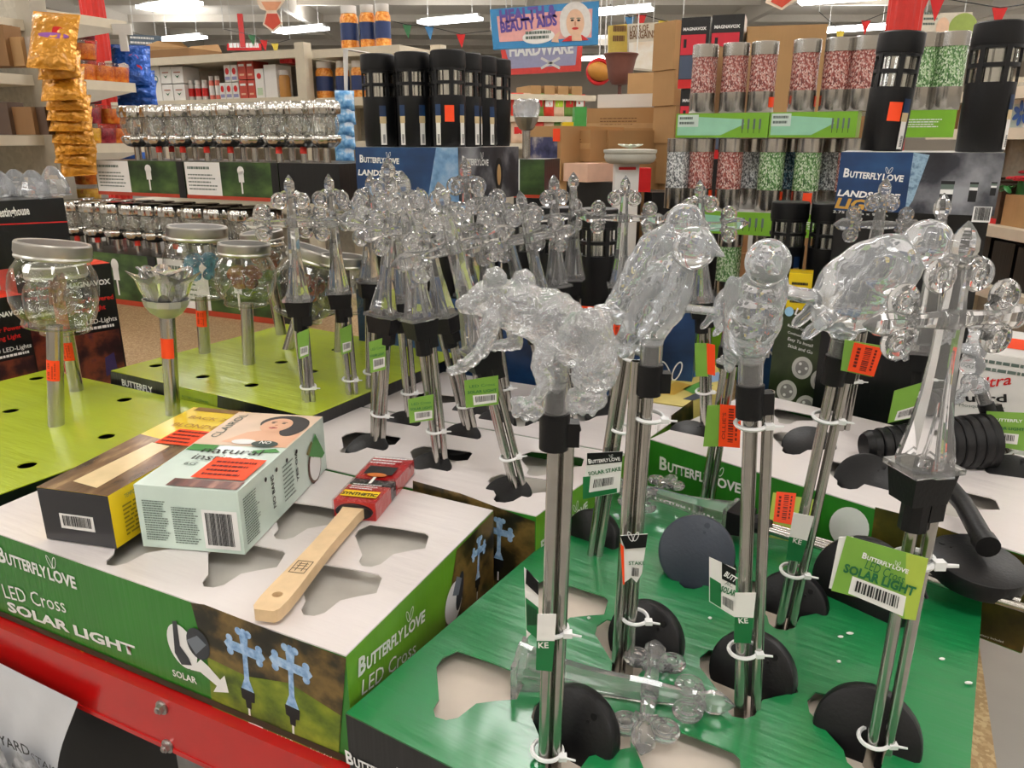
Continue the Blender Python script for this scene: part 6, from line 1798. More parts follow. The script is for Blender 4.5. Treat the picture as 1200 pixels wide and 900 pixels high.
# ================================================================ farther white-goods shelving
def gondola(name, label, PR, d, L, zs, depth_=.42, ztop=2.0, back=.4, both=True):
    t = thing(name, label, 'shelf unit', Matrix.Translation(V((PR.x, PR.y, 0))))
    nrm = V((-d.y, d.x, 0));
    if nrm.y < 0: nrm = -nrm
    P = V((PR.x, PR.y, 0))
    b = MB(); obox(b, P, d, nrm, 0, ztop, 0, L, depth_, depth_ + .03); b.build('back_panel', PEG, t, 0, True)
    k = max(1, round(L / 1.2))
    for i in range(k + 1):
        x_ = L * i / k
        b = MB(); obox(b, P, d, nrm, 0, ztop + .02, x_ - .03, x_ + .03, depth_ - .03, depth_ + .03); b.build('upright', CREAMS, t, 0, True)
    for z in zs:
        for i in range(k):
            b = MB(); obox(b, P, d, nrm, z - .04, z, L * i / k + .01, L * (i + 1) / k - .01, 0, depth_); b.build('shelf_board', CREAMS, t, 0, True)
    b = MB(); obox(b, P, d, nrm, 0, .12, 0, L, 0, depth_); b.build('base_deck', CREAMS, t, 0, True)
    return t, P, d, nrm
G1 = atY(352, 60, 4.3)
Lg = along(V((G1.x, G1.y, 2.0)), -TW, 118)
zt1_, zt2_, zt3_ = zpx(57, G1), zpx(113, G1), zpx(165, G1)
g1t, GP, GD, GN = gondola('gondola_shelving', 'cream shelving of white and red cartons behind the glass flowers', G1, -TW, Lg, [zt1_, zt2_, zt3_, zt3_ - .35], .42, zt1_ + .02)
b = MB(); obox(b, GP, GD, GN, 0, zt1_ + .03, -.03, .03, -.01, .05); b.build('upright', CREAMS, g1t, 0, True)
def on_g(P, d, px_, z, dn=.04, nrm=None):
    Q = V((P.x, P.y, z)) + nrm * dn
    return Q + d * along(Q, d, px_)
def shelf_box(P, d, nrm, px0, px1, py0, py1, zb, label, m_, group, deco=None, dep_=.15, lift=0, nm='shelf_carton', cat='box'):
    a_, e_ = on_g(P, d, px0, zb, .04, nrm), on_g(P, d, px1, zb, .04, nrm)
    r0 = (a_ - CAM).dot(FWD)
    h_ = abs(py1 - py0) * r0 / F_PX
    t, f, s_, W = pbox(nm, label, cat, a_[:], e_[:], dep_, zb + lift + .0006, zb + lift + h_, [m_, m_, m_], group)
    if deco == 'leafmark': f.poly(t, 'printed_mark', [(W * .3, h_ * .5), (W * .5, h_ * .3), (W * .7, h_ * .5), (W * .5, h_ * .42)], GREENDK, .002); f.rect(t, 'printed_band', W * .2, h_ * .62, W * .8, h_ * .68, mat('print_rust', (170, 90, 60), .5), .002)
    if deco == 'circle': f.ell(t, 'printed_mark', W / 2, h_ * .55, W * .3, W * .3, mat('print_teal', (90, 130, 130), .5), .002); f.ell(t, 'printed_mark', W / 2, h_ * .55, W * .2, W * .2, WHITE, .003)
    if deco == 'red': f.ell(t, 'printed_mark', W / 2, h_ * .62, W * .3, h_ * .2, INKR, .002); f.rect(t, 'printed_band', W * .1, h_ * .1, W * .9, h_ * .3, mat('print_lilac', (150, 150, 190), .5), .002)
    if deco == 'line': f.rect(t, 'printed_band', W * .15, h_ * .7, W * .85, h_ * .82, INKW, .002); f.rect(t, 'printed_band', W * .2, h_ * .2, W * .8, h_ * .3, mat('print_cream', (226, 180, 150), .5), .002)
    if deco == 'sprig': f.ell(t, 'printed_mark', W / 2, h_ * .75, W * .25, h_ * .1, INKR, .002); f.rect(t, 'printed_band', W * .2, h_ * .1, W * .8, h_ * .35, mat('print_sage', (190, 210, 180), .5), .002)
    return t, h_
RBOX = mat('brick_red_print', (196, 74, 58), .5)
wl = [(170, 180, 69, 112, WHITE, 'circle'), (180, 191, 69, 112, WHITE, 'circle')]
GRP = 'cartons on the middle cream shelf'
for k, (x0, x1, y0, y1, m_, dc, li, lb) in enumerate([
    (170, 180, 69, 112, WHITE, 'circle', 0, 'tall white carton next to the blue bags'), (181, 191, 69, 112, WHITE, 'circle', 0, 'tall white carton with a round mark, second from the blue bags'),
    (192, 204, 94, 112, WHITE, 'leafmark', 0, 'white carton with leaf mark, lower left of a block of four'), (205, 218, 94, 112, WHITE, 'leafmark', 0, 'white carton with leaf mark, lower right of a block of four'),
    (192, 204, 94, 112, WHITE, 'leafmark', 19, 'white carton with leaf mark, upper left of a block of four'), (205, 218, 94, 112, WHITE, 'leafmark', 19, 'white carton with leaf mark, upper right of a block of four'),
    (259, 265, 93, 111, WHITE, 'red', 0, 'small white red-spotted carton, lowest, left of three'), (266, 273, 93, 111, WHITE, 'red', 0, 'small white red-spotted carton, lowest, middle of three'), (274, 281, 93, 111, WHITE, 'red', 0, 'small white red-spotted carton, lowest, right of three'),
    (266, 273, 93, 111, WHITE, 'red', 19, 'small white red-spotted carton, upper left of two'), (274, 281, 93, 111, WHITE, 'red', 19, 'small white red-spotted carton, upper right of two'),
    (282, 291, 90, 110, RBOX, 'line', 0, 'brick red carton, lower left of four'), (292, 300, 90, 110, RBOX, 'line', 0, 'brick red carton, lower right of four'), (282, 291, 90, 110, RBOX, 'line', 21, 'brick red carton, upper left of four'), (292, 300, 90, 110, RBOX, 'line', 21, 'brick red carton, upper right of four'),
    (301, 311, 80, 112, WHITE, 'sprig', 0, 'tall white carton with red dot right of the brick red ones'), (312, 326, 76, 112, WHITE, None, 0, 'broad white carton next to the amber jar')]):
    Q = on_g(GP, GD, (x0 + x1) / 2, zt2_, .04, GN); sc_ = depth(Q) / F_PX
    shelf_box(GP, GD, GN, x0, x1, y0, y1, zt2_, lb, m_, GRP, dc, .12, li * sc_)
def jar_on(P, d, nrm, px_, wpx, hpx, zb, label, m_, lidm=WHITE, group='jars on cream shelves', lab=None, nm='food_jar', dn=.08):
    Q = on_g(P, d, px_, zb, dn, nrm); sc_ = depth(Q) / F_PX; r, h_ = wpx / 2 * sc_, hpx * sc_
    t = thing(nm, label, 'jar', V((Q.x, Q.y, zb + .0006)), group)
    b = MB(); b.lathe([(r * .9, 0), (r, .01 * h_ * 10 * .1), (r, h_ * .72), (r * .8, h_ * .82), (0, h_ * .82)], 20); b.build('contents', m_, t, 40)
    b = MB(); b.lathe([(r * .82, h_ * .82), (r * .86, h_ * .83), (r * .86, h_), (0, h_)], 20); b.build('lid', lidm, t, 40)
    if lab: b = MB(); b.lathe([(r * 1.01, h_ * .2), (r * 1.01, h_ * .6)], 20); b.f = [q for q in b.f if len(q) == 4]; b.build('label_band', lab, t, 60)
jar_on(GP, GD, GN, 335, 13, 30, zt2_, 'amber jar with white lid at the right end of the carton shelf', mat('amber_food', (196, 140, 70), .4), WHITE, lab=None)
CL = thin('thin_clear_plastic', (.85, .86, .86), 1.5, .5, 40)
for k in range(3): jar_on(GP, GD, GN, 226 + k * 8, 7, 22, zt2_, 'small clear jar with a red label on the carton shelf, %s from the left' % ORD[k], mat('milky_jar', (206, 204, 200), .25), WHITE, lab=INKR)
for k in range(2): jar_on(GP, GD, GN, 250 + k * 7, 6, 26, zt2_, 'small red and white bottle on the carton shelf, %s of two' % ('left', 'right')[k], mat('pale_red', (226, 120, 104), .4), WHITE, lab=INKW, nm='small_bottle')
for k in range(9): jar_on(GP, GD, GN, 176 + k * 17, 11, 24, zt3_, 'small pale jar on the lower shelf behind the flower stems, %s from left' % ORD[k], [mat('milky_jar', (206, 204, 200), .25), MATS['amber_food'], INKR][k % 3], WHITE, lab=None)
# red packs at the end, open brown carton on top
for k in range(3): shelf_box(GP, GD, GN, 328 + k * 5, 332.5 + k * 5, 70, 84, zt2_ + .17, 'dark red pack high at the right shelf end, %s of three' % ORD[k], REDP, 'dark red packs', None, .1)
a_, e_ = on_g(GP, GD, 168, zt1_, .06, GN), on_g(GP, GD, 222, zt1_, .06, GN)
t, f, s_, W = pbox('open_carton', 'open brown carton with raised flaps on top of the shelf', 'box', a_[:], e_[:], .25, zt1_ + .0006, zt1_ + .05, [KRAFTD, KRAFTD, KRAFTD])
b = MB(); b.add([(0, 0, .05), (W, 0, .05), (W * .9, -.02, .085), (W * .3, .02, .1), (.02, .0, .075), (0, .25, .05), (W, .25, .05), (W * .8, .3, .1), (W * .2, .3, .1)], [(0, 1, 2, 3, 4), (5, 8, 7, 6)]); b.build('flap', KRAFT, t, 0)
# second bay with orange sweets
G2 = atY(470, 60, 4.05)
Lg2 = along(V((G2.x, G2.y, 2.0)), -TW, 362)
zu0, zu1, zu2 = zpx(52, G2), zpx(112, G2), zpx(165, G2)
g2t, HP, HD, HN = gondola('gondola_shelving', 'cream shelving with big jars of orange sweets behind the black lights', G2, -TW, Lg2, [zu0, zu1, zu2], .35, zu0 + .01)
PEACH = photo('peach_rings', [(196, 96, 24), (236, 150, 50), (250, 200, 120)], (70, 70, 70))
NLAB = mat('label_navy', (40, 60, 110), .4)
for k, (x_, w_) in enumerate(((411, 21), (432, 18), (450, 18))): jar_on(HP, HD, HN, x_, w_, 46, zu0, 'big clear jar of orange sweets on the top shelf, %s from left' % ORD[k], PEACH, WHITE, lab=NLAB, group='big jars of orange sweets')
for k, (x_, w_) in enumerate(((382, 20), (403, 16), (421, 16))): jar_on(HP, HD, HN, x_, w_, 40, zu1, 'big clear jar of orange sweets on the second shelf, %s from left' % ORD[k], PEACH, WHITE, lab=NLAB, group='big jars of orange sweets')
BWF = photo('blue_white_foil', [(40, 110, 190), (120, 180, 226), (236, 240, 246)], (30, 30, 30))
for i, y_ in enumerate((118, 134, 149, 164, 180)): bag(404 + (i % 2), y_, 3.62, .085, .085, 'blue and white bag on a strip left of the black lights, %s from the top' % ORD[i], BWF, 40 + i, 12, 'blue and white bags on a strip')
b = MB(); p0 = atY(405, 58, 3.66); p1 = atY(407, 195, 3.66); tag(b.tube([p0 + V((.02, .45, .03)), p0, p1], .012, 6, True, False, .4).build('clip_strip', WHITE), 'white plastic strip carrying blue and white bags left of the black lights', 'strip')

# ================================================================ middle background: snack shelves, cartons, signs
G3 = atY(700, 110, 6.4); dg3 = V((-.93, -.36, 0)).normalized()
zc0_, zc1_, zc2_ = zpx(112, G3), zpx(137, G3), zpx(168, G3)
L3 = along(V((G3.x, G3.y, 2.0)), dg3, 592)
g3t, KP, KD, KN = gondola('gondola_shelving', 'cream shelving of red and white snack bags below the hanging signs', G3, dg3, L3, [zc0_, zc1_, zc2_], .4, zc0_ + .02)
for k in range(7):
    for r_ in range(2):
        px_ = 606 + k * 12; z = (zc1_, zc2_)[r_]
        Q = on_g(KP, KD, px_, z, .05, KN)
        t = thing('snack_bag', 'red and white snack bag on the %s snack shelf, %s from the left' % (('upper', 'lower')[r_], ORD[k]), 'bag', Matrix.Translation(Q + V((0, 0, .085))) @ Matrix.Rotation(R(15), 4, 'Z'), 'red and white snack bags')
        pillow(.1, .165, .05, k + r_ * 9).build('foil_bag', [mat('snack_red', (214, 60, 44), .35), mat('snack_cream', (226, 196, 170), .35), mat('snack_green', (110, 150, 70), .35)][(k + r_) % 3], t, 60)
        b = MB(); b.box((0, -.024, .01), (.06, .006, .05)); b.build('printed_patch', [INKW, INKR, INKY][(k * 2 + r_) % 3], t, 0)
for k in range(4): shelf_box(KP, KD, KN, 622 + k * 16, 634 + k * 16, 100, 110, zc0_, 'flat brown carton on top of the snack shelf, %s from left' % ORD[k], KRAFT, 'flat cartons on the snack shelf', None, .3)
def bg_box(label, px0, px1, py0, py1, Y, m_, dep_=.4, nm='brown_carton', lettering=True, skew=-.1, down=True, group=None, ms=None):
    a_, e_ = atY(px0, py1, Y), atY(px1, py1, Y + skew)
    z0, z1 = a_.z, atY(px0, py0, Y).z
    t, f, s_, W = pbox(nm, label, 'box', a_[:], e_[:], dep_, z0, z1, ms or [m_, m_, m_], group)
    h_ = z1 - z0
    if lettering:
        f.lines(t, W * .2, h_ * .5, W * .8, h_ * .75, mat('stencil_ink', (110, 78, 46), .7), 3, .002, 'stencil', .3, int(px0))
        b = MB(); b.box((W / 2, -.001, h_ / 2), (W, .002, .02)); b.build('packing_tape', mat('tan_tape', (190, 154, 108), .3), t, 0)
    return t, f, W, h_
zf = 0.002
def stack(px0, px1, rows, Y, m_, labels, **k):
    """cartons one above another down to the floor or table; rows of pixel tops, the last value is the bottom"""
    for i in range(len(rows) - 1): bg_box(labels[i], px0, px1, rows[i], rows[i + 1] - .3, Y, m_, **k)
yf = lambda Y: 450 + F_PX * math.tan(math.atan2(CAM.z, Y) - PITCH)
stack(687, 766, [127, 168, 250, yf(3.4) - .5], 3.4, KRAFT, ['large brown carton with stencilled lines under the white box, mid-background', 'brown carton below the large stencilled one, mid-background', 'floor-level brown carton of the mid-background pile'])
bg_box('long white carton lying on the large brown carton, mid-background', 700, 767, 111, 126.6, 3.4, WHITE, nm='white_carton', lettering=False)[1]
stack(764, 789, [28, 84, 125, 168, 215, 300, yf(3.0) - .5], 3.0, KRAFT, ['brown carton topmost of the tall pile left of the black-red boxes', 'brown carton second in the tall pile left of the black-red boxes', 'brown carton third in the tall pile left of the black-red boxes', 'brown carton fourth in the tall pile beside the bird bath', 'brown carton fifth in the tall pile, largely behind the crosses', 'brown carton at the foot of the tall pile'], lettering=False)
stack(659, 691, [153, 189, yf(2.95) - .5], 2.95, KRAFT, ['brown carton with stencil rows beside the navy-faced carton', 'brown carton low beside the peach carton'])
stack(692, 712, [153, 189, yf(3.0) - .5], 3.0, KRAFT, ['small brown carton right of the stencil rows', 'tall carton under the small brown one'], lettering=False)
t, f, W, h_ = bg_box('brown carton with a navy picture face behind the lone glass flower', 617, 657, 148, 210, 2.9, KRAFT, lettering=False)
f.rect(t, 'printed_photo', W * .05, h_ * .25, W * .9, h_ * .8, photo('navy_photo', [(26, 30, 60), (70, 74, 110), (200, 190, 180)], (16, 16, 16)), .002); f.rect(t, 'price_sticker', W * .78, h_ * .72, W * .98, h_ * .95, ORANGE, .004)
bg_box('wide brown carton under the navy picture carton', 612, 660, 210.5, yf(2.9) - .5, 2.9, KRAFT, lettering=False)
bg_box('peach carton with barcode below the stencil rows', 660, 688, 191, 212, 2.8, mat('peach_print', (222, 184, 160), .5), .12, 'peach_carton', False)
bg_box('dark carton under the peach carton', 656, 712, 212.5, yf(2.8) - .5, 2.8, BLACKP, .2, 'dark_carton', False)
bg_box('green and yellow carton at the edge of the snack shelf', 673, 687, 125, 150, 4.2, mat('mid_green_print', (60, 150, 70), .5), .15, 'green_carton', False, 0)
bg_box('yellow carton below the green one at the snack shelf', 659, 672, 143, 152, 4.0, YEL, .15, 'yellow_carton', False, 0)
bg_box('brown carton carrying the green and yellow cartons', 656, 690, 152.5, yf(4.0) - .5, 4.0, KRAFT, .5, 'brown_carton', False, 0)
bg_box('brown carton behind the hanging urn planter', 735, 768, 86, 111, 4.6, KRAFT, .4, 'brown_carton', False)
bg_box('tall brown carton carrying another behind the urn planter', 730, 772, 111.5, yf(4.6) - .5, 4.6, KRAFT, .4, 'brown_carton', False)
# bird bath with solar flower
Pq = V((.357, 2.35, 0)); Pq = atY(738, 190, 2.35)
zb_ = zpx(190, Pq)
t = thing('bird_bath', 'pale stone-grey bird bath bowl on a white pedestal beyond the crosses', 'bird bath', V((Pq.x, Pq.y, ZB + .001)))
STONE = mat('pale_stone', (190, 188, 176), .7, 0, .06, 'grain')
zh = zb_ - ZB
b = MB(); b.lathe([(.06, zh - .005), (.07, zh), (.076, zh + .012), (.074, zh + .022), (.078, zh + .026), (.078, zh + .034), (.06, zh + .036), (.05, zh + .03), (0, zh + .028)], 30); b.build('bowl', STONE, t)
b = MB(); b.box((-.01, 0, (zh - .005) / 2), (.07, .05, zh - .005)); b.build('pedestal', WHITE, t)
b = MB(); b.box((-.01, -.0255, zh - .018), (.05, .001, .008)); b.build('red_print', INKR, t, 0)
t2 = thing('artificial_flower', 'small white and green artificial flower lying in the bird bath', 'flower', V((Pq.x, Pq.y, zb_ + .038)))
for k in range(9):
    b = MB(Matrix.Rotation(k * .7, 4, 'Z') @ Matrix.Rotation(R(-15), 4, 'Y')); b.ball((.022, 0, .002), (.018, .008, .003), 8, 5); b.build('petal', mat('petal_white', (232, 238, 222), .5), t2)
b = MB(); b.ball((0, 0, .006), (.009, .009, .006), 8, 5); b.build('flower_centre', mat('petal_green', (170, 200, 150), .5), t2)
bg_box('red and black carton beside the bird bath pedestal', 747, 762, 197, 225, 2.55, REDP, .08, 'red_carton', False, 0)
bg_box('dark carton under the red one by the bird bath', 742, 775, 225.5, yf(2.55) - .5, 2.55, BLACKP, .15, 'dark_carton', False, 0)
# lone glass flower on its tray
Pq = atY(617, 200, 2.2)
zz = zpx(186, Pq)
a_, e_ = atY(602, 200, 2.15), atY(638, 200, 2.12)
t, f, s_, W = pbox('flower_light_tray', 'small dark green tray carrying the lone glass flower', 'box', a_[:], e_[:], .14, zz - .1, zz, [BLACKP, LAWN, BLACKP]); f.rect(t, 'printed_band', 0, 0, W, .008, MATS['rust_print'], .001); f.rect(t, 'printed_panel', 0, .01, W * .2, .1, INKW, .001)
pbox('dark_carton', 'dark carton carrying the small tray of the lone glass flower', 'box', a_[:], e_[:], .14, ZB + .001, zz - .1005, [BLACKP, BLACKP, BLACKP])
t = thing('flower_light', 'lone steel cupped crackle glass flower right of the blue carton of black lights', 'solar flower light', V((Pq.x, Pq.y + .05, zz + .0007)))
b = MB(); b.cyl((0, 0, 0), (0, 0, .075), .0115, None, 14); b.build('stem', STEEL, t)
b = MB(); b.lathe([(.012, .073), (.02, .078), (.03, .095), (.034, .108), (.03, .109)], 12); b.build('cup', ALU, t, 20)
b = MB(); b.lathe([(.03, .105), (.036, .12), (.0385, .138), (.035, .15), (.025, .154), (0, .152)], 18, (0, 0, 0), lambda i, q, r, z: (r * (1 + .06 * math.cos(6 * q + i)), z + .003 * math.cos(5 * q))); b.build('crackle_petals', CLEARF, t, 10)
b = MB(); b.ball((0, 0, .128), (.022, .022, .02), 10, 6); b.build('inner_petals', CLEARF, t, 10)
# black and red boxed sets, and brown carton, behind the cylinders
MR = mat('magenta_red_print', (214, 40, 60), .4)
def mbox(px0, px1, py0, py1, Y, label):
    a_, e_ = atY(px0, py1, Y), atY(px1, py1, Y - .03)
    z0, z1 = a_.z, atY(px0, py0, Y).z
    t, f, s_, W = pbox('boxed_set', label, 'box', a_[:], e_[:], .12, z0, z1, [WHITE, BLACKP, WHITE], 'black and red boxed sets'); h_ = z1 - z0
    f.text(t, 'MAGNAVOX', W * .08, h_ * .82, W * .8, INKW, .0012, None, .04)
    f.rect(t, 'printed_panel', W * .02, h_ * .48, W * .88, h_ * .76, MR, .001); f.rect(t, 'printed_light', W * .12, h_ * .58, W * .22, h_ * .7, INK, .0014)
    f.rect(t, 'printed_photo', W * .02, h_ * .14, W * .96, h_ * .47, mat('slate_print', (70, 84, 108), .4), .001); f.rect(t, 'printed_band', 0, 0, W, h_ * .13, REDP, .001)
mbox(794, 827, 21, 104, 2.52, 'black and red boxed set topmost of the left pile behind the cylinders')
mbox(793, 826, 104.5, 186, 2.52, 'black and red boxed set second in the left pile behind the cylinders')
mbox(792, 825, 186.5, 268, 2.52, 'black and red boxed set third in the left pile behind the cylinders')
mbox(829, 866, 18, 104, 2.48, 'black and red boxed set with bright white side, right pile')
mbox(828, 865, 104.5, 186, 2.48, 'black and red boxed set low in the right pile behind cylinders')
for (x0, x1, y0, Y, lb) in ((790, 826, 268.5, 2.52, 'dark carton under the left pile of boxed sets'), (827, 867, 186.5, 2.48, 'dark carton under the right pile of boxed sets')):
    a_, e_ = atY(x0, y0, Y), atY(x1, y0, Y - .03); pbox('dark_carton', lb, 'box', a_[:], e_[:], .12, .001, a_.z - .001, [BLACKP, BLACKP, BLACKP])
t, f, W, h_ = bg_box('large plain brown carton behind the red cylinders at right', 868, 958, 31, 136, 2.42, KRAFT, .3, 'brown_carton', False, -.05)
bg_box('brown carton carrying the large plain one behind the cylinders', 868, 985, 136.5, yf(2.42) - .5, 2.42, KRAFTD, .3, 'brown_carton', False, -.05)
for k, px_ in enumerate((842, 876)):
    Q = on_row(px_, 1.5112, .075)
    t = thing('card_divider', 'brown card divider between red cylinders, %s of two' % ('left', 'right')[k], 'divider', V((Q.x, Q.y, 1.5112)))
    b = MB(Matrix.Rotation(TROT + R(70), 4, 'Z')); b.box((0, 0, .075), (.09, .004, .15)); b.build('card', KRAFT, t, 0)
    b = MB(Matrix.Rotation(TROT + R(70), 4, 'Z')); b.box((0, 0, .1508), (.09, .005, .0016)); b.build('folded_edge', KRAFTD, t, 0)

# ================================================================ hanging signs, flags, cut-outs
def wires(t, pts):
    for p in pts:
        b = MB(); b.tube([p, (p[0], p[1], ZC - .02)], .004, 5); b.build('hanging_wire', FIX, t, 38, True)
def sign(name, label, corners, Y, frame, face_m, th=.06, fr=.07):
    P = [atY(x, y, Y) for x, y in corners]      # tl, tr, br, bl
    x = (P[1] - P[0]).normalized(); up = V((0, 0, 1))
    f = Face(P[3], P[2] - P[3], P[0] - P[3])
    t = thing(name, label, 'sign', P[3])
    b = MB(); q = [p for p in (P[3], P[2], P[1], P[0])]
    bk = [p - f.N * th for p in q]
    b.add(q + bk, [(0, 1, 2, 3), (7, 6, 5, 4)] + [(i, i + 4, (i + 1) % 4 + 4, (i + 1) % 4) for i in range(4)])
    b.build('frame', frame, t, 0, True)
    uv = [((p - f.O).dot(f.X), (p - f.O).dot(f.Y)) for p in q]
    c = (sum(u for u, v in uv) / 4, sum(v for u, v in uv) / 4)
    ins = []
    for u, v in uv: ins.append((u + (c[0] - u) / abs(c[0] - u) * fr, v + (c[1] - v) / abs(c[1] - v) * fr))
    f.poly(t, 'sign_face', ins, face_m, .002)
    wires(t, [P[0] * .85 + P[1] * .15, P[0] * .15 + P[1] * .85])
    return t, f
SKYB = mat('sign_blue', (44, 136, 196), .4); PINK = mat('sign_pink', (232, 170, 166), .5)
t, f = sign('hanging_sign', 'blue framed pink hanging sign with purple lettering and a white-haired woman', [(574, 11), (702, 1), (701, 52), (578, 58)], 7.0, SKYB, PINK, .06, .055)
LAV = mat('sign_violet', (96, 74, 160), .5)
f.ptext(t, 'HEALTH &', (586, 26), (653, 19), LAV, .006, .085, .05); f.ptext(t, 'BEAUTY AIDS', (587, 38), (653, 29), LAV, .006, .075, .05)
u, v = f.px(631, 43); f.ell(t, 'speech_bubble', u, v, .135, .055, INKW, .006, 26, .06)
uu_ = f.px(616, 48); f.lines(t, uu_[0], uu_[1], uu_[0] + .22, uu_[1] + .075, INKG, 2, .009, 'fine_print', .6)
# generic white-haired woman of the sign
def E(nm, px_, py_, a_, b_, m_, off, rot=0): 
    u, v = f.px(px_, py_); f.ell(t, nm, u, v, a_, b_, m_, off, 24, rot)
PSK = mat('sign_skin', (228, 190, 160), .5); PWH = mat('sign_white', (226, 224, 220), .5)
E('printed_hair', 674, 23, .13, .135, PWH, .006); E('printed_hair', 663, 30, .05, .09, PWH, .0065); E('printed_hair', 686, 30, .05, .09, PWH, .0065)
f.poly(t, 'printed_dress', [(658, 49), (667, 42), (682, 41), (690, 47)], INKR, .0075, True)
f.poly(t, 'printed_neck', [(670, 36), (680, 36), (682, 48), (670, 48)], PSK, .008, True)
E('printed_face', 674, 27, .075, .105, PSK, .009)
for px_, py_, a_, b_, m_ in ((670.5, 24, .014, .008, INK), (678, 24, .014, .008, INK), (674, 33.5, .028, .01, INKR), (674, 28, .008, .02, MATS['print_nose']), (670.5, 21.5, .02, .004, INKG), (678, 21.5, .02, .004, INKG)): E('printed_feature', px_, py_, a_, b_, m_, .011)
f.poly(t, 'printed_hand', [(646, 49), (649, 43), (655, 37), (657, 38), (654, 45), (655, 50)], PSK, .0075, True)
t, f = sign('hanging_sign', 'red framed lilac hanging sign lettered in white, partly behind the blue one', [(585, 50), (683, 46), (681, 83), (592, 88)], 8.2, mat('sign_red', (226, 70, 60), .4), mat('sign_lilac', (160, 160, 192), .5), .06, .055)
f.ptext(t, 'HARDWARE', (597, 66), (672, 62), INKW, .006, .11, .04)
for a_, e_ in (((634, 80), (656, 68)), ((634, 68), (656, 80))): 
    p, q = f.px(*a_), f.px(*e_); dx, dy = q[0] - p[0], q[1] - p[1]; l_ = math.hypot(dx, dy); nx, ny = -dy / l_ * .012, dx / l_ * .012
    f.poly(t, 'printed_tool', [(p[0] + nx, p[1] + ny), (q[0] + nx, q[1] + ny), (q[0] - nx, q[1] - ny), (p[0] - nx, p[1] - ny)], PWH, .006)
t, f = sign('hanging_sign', 'small dark red far sign below a red hanger, above the carton shelf', [(266, 51), (306, 51), (306, 59), (266, 59)], 15, REDP, REDP, .05, .02)
f.lines(t, .05, .01, .6, .12, INKW, 1, .01, 'fine_print', .7)
p = atY(283, 36, 15); b = MB(); b.box((0, 0, 0), (.09, .05, .55)); tag(b.build('red_hanger', RED), 'dark red square hanger holding the small far sign', 'hanger').location = p
t, f = sign('hanging_sign', 'far grey-blue sign behind the blue snack bags', [(152, 40), (188, 42), (188, 56), (152, 54)], 13, mat('sign_slate', (96, 112, 128), .5), mat('sign_slate', (96, 112, 128), .5), .05, .02)
f.lines(t, .02, .02, .4, .16, INKW, 2, .01)
t, f = sign('hanging_sign', 'narrow yellow sign left of the bright bargain sign', [(713, 30), (735, 28), (735, 80), (713, 80)], 7.5, mat('sign_yellow', (214, 186, 80), .5), mat('sign_yellow', (214, 186, 80), .5), .04, .03)
mat('print_umber', (120, 80, 40), .5); f.lines(t, .03, .2, .15, .36, MATS['print_umber'], 2, .006, 'fine_print', .6)
t, f = sign('hanging_sign', 'pale sign with grey bargain lettering and a bright picture', [(736, 28), (771, 26), (769, 84), (736, 81)], 7.4, mat('sign_cream', (220, 210, 190), .5), mat('sign_cream', (220, 210, 190), .5), .04, .02)
f.ptext(t, 'LOTS OF', (738, 38), (760, 36), MATS['print_umber'], .006, .05, .02); f.ptext(t, 'BARGAINS', (738, 46), (768, 44), MATS['print_umber'], .006, .06, .02)
f.poly(t, 'printed_photo', [(737, 50), (769, 48), (768, 82), (737, 79)], photo('bright_picture', [(236, 220, 190), (250, 244, 232), (230, 190, 130)], (3, 3, 3)), .008, True)
t, f = sign('wall_poster', 'pale poster with a green and brown picture at upper right', [(1076, 16), (1140, 14), (1138, 46), (1074, 46)], 6.5, mat('poster_cream', (216, 208, 190), .5), mat('poster_cream', (216, 208, 190), .5), .03, .02)
u, v = f.px(1128, 32); f.ell(t, 'printed_shape', u, v, .11, .1, mat('print_moss', (150, 170, 80), .5), .006)
f.poly(t, 'printed_shape', [(1112, 38), (1138, 36), (1137, 45), (1110, 45)], mat('print_brick', (180, 90, 70), .5), .008, True)
u, v = f.px(1104, 32); f.ell(t, 'printed_shape', u, v, .05, .07, PSK, .007)
f.lines(t, .03, .09, .15, .2, INKG, 3, .006)
# plain die-cut hangers
def cutout(label, pts, Y, mains):
    P = [atY(x, y, Y) for x, y in pts]; f = Face(P[0], V((1, 0, 0)), V((0, 0, 1)))
    t = thing('hanging_cutout', label, 'cutout', P[0])
    uv = [((p - f.O).dot(f.X), (p - f.O).dot(f.Y)) for p in P]
    if sum(uv[i][0] * uv[(i + 1) % len(uv)][1] - uv[(i + 1) % len(uv)][0] * uv[i][1] for i in range(len(uv))) < 0: uv.reverse()
    b = MB(); n = len(uv); b.add([f.pt(u, v, 0) for u, v in uv] + [f.pt(u, v, -.01) for u, v in uv], [tuple(range(n)), tuple(reversed(range(n, 2 * n)))] + [(i, i + n, (i + 1) % n + n, (i + 1) % n) for i in range(n)]); b.build('card_shape', mat('card_offwhite', (226, 206, 184), .6), t, 0, True)
    for q, m_ in mains: f.poly(t, 'printed_area', q, m_, .003, True)
    wires(t, [max(P, key=lambda p: p.z)])
cutout('plain die-cut cardboard shape hanging at upper left, pointed at its foot', [(301, -14), (333, -14), (334, 0), (327, 10), (324, 13), (331, 28), (320, 38), (308, 29), (312, 13), (305, 10), (301, 2)], 6.0, [([(310, 28), (313, 16), (325, 16), (329, 27), (320, 35)], mat('cutout_red', (196, 70, 48), .5)), ([(306, 2), (330, 2), (324, 12), (312, 12)], mat('cutout_tan', (214, 150, 112), .5))])
cutout('tip of a plain die-cut cardboard shape hanging at the upper edge', [(897, 3), (905, -12), (930, -12), (934, 0), (916, 12)], 5.0, [([(903, 2), (912, -10), (924, -10), (928, 0), (916, 9)], MATS['cutout_red'])])
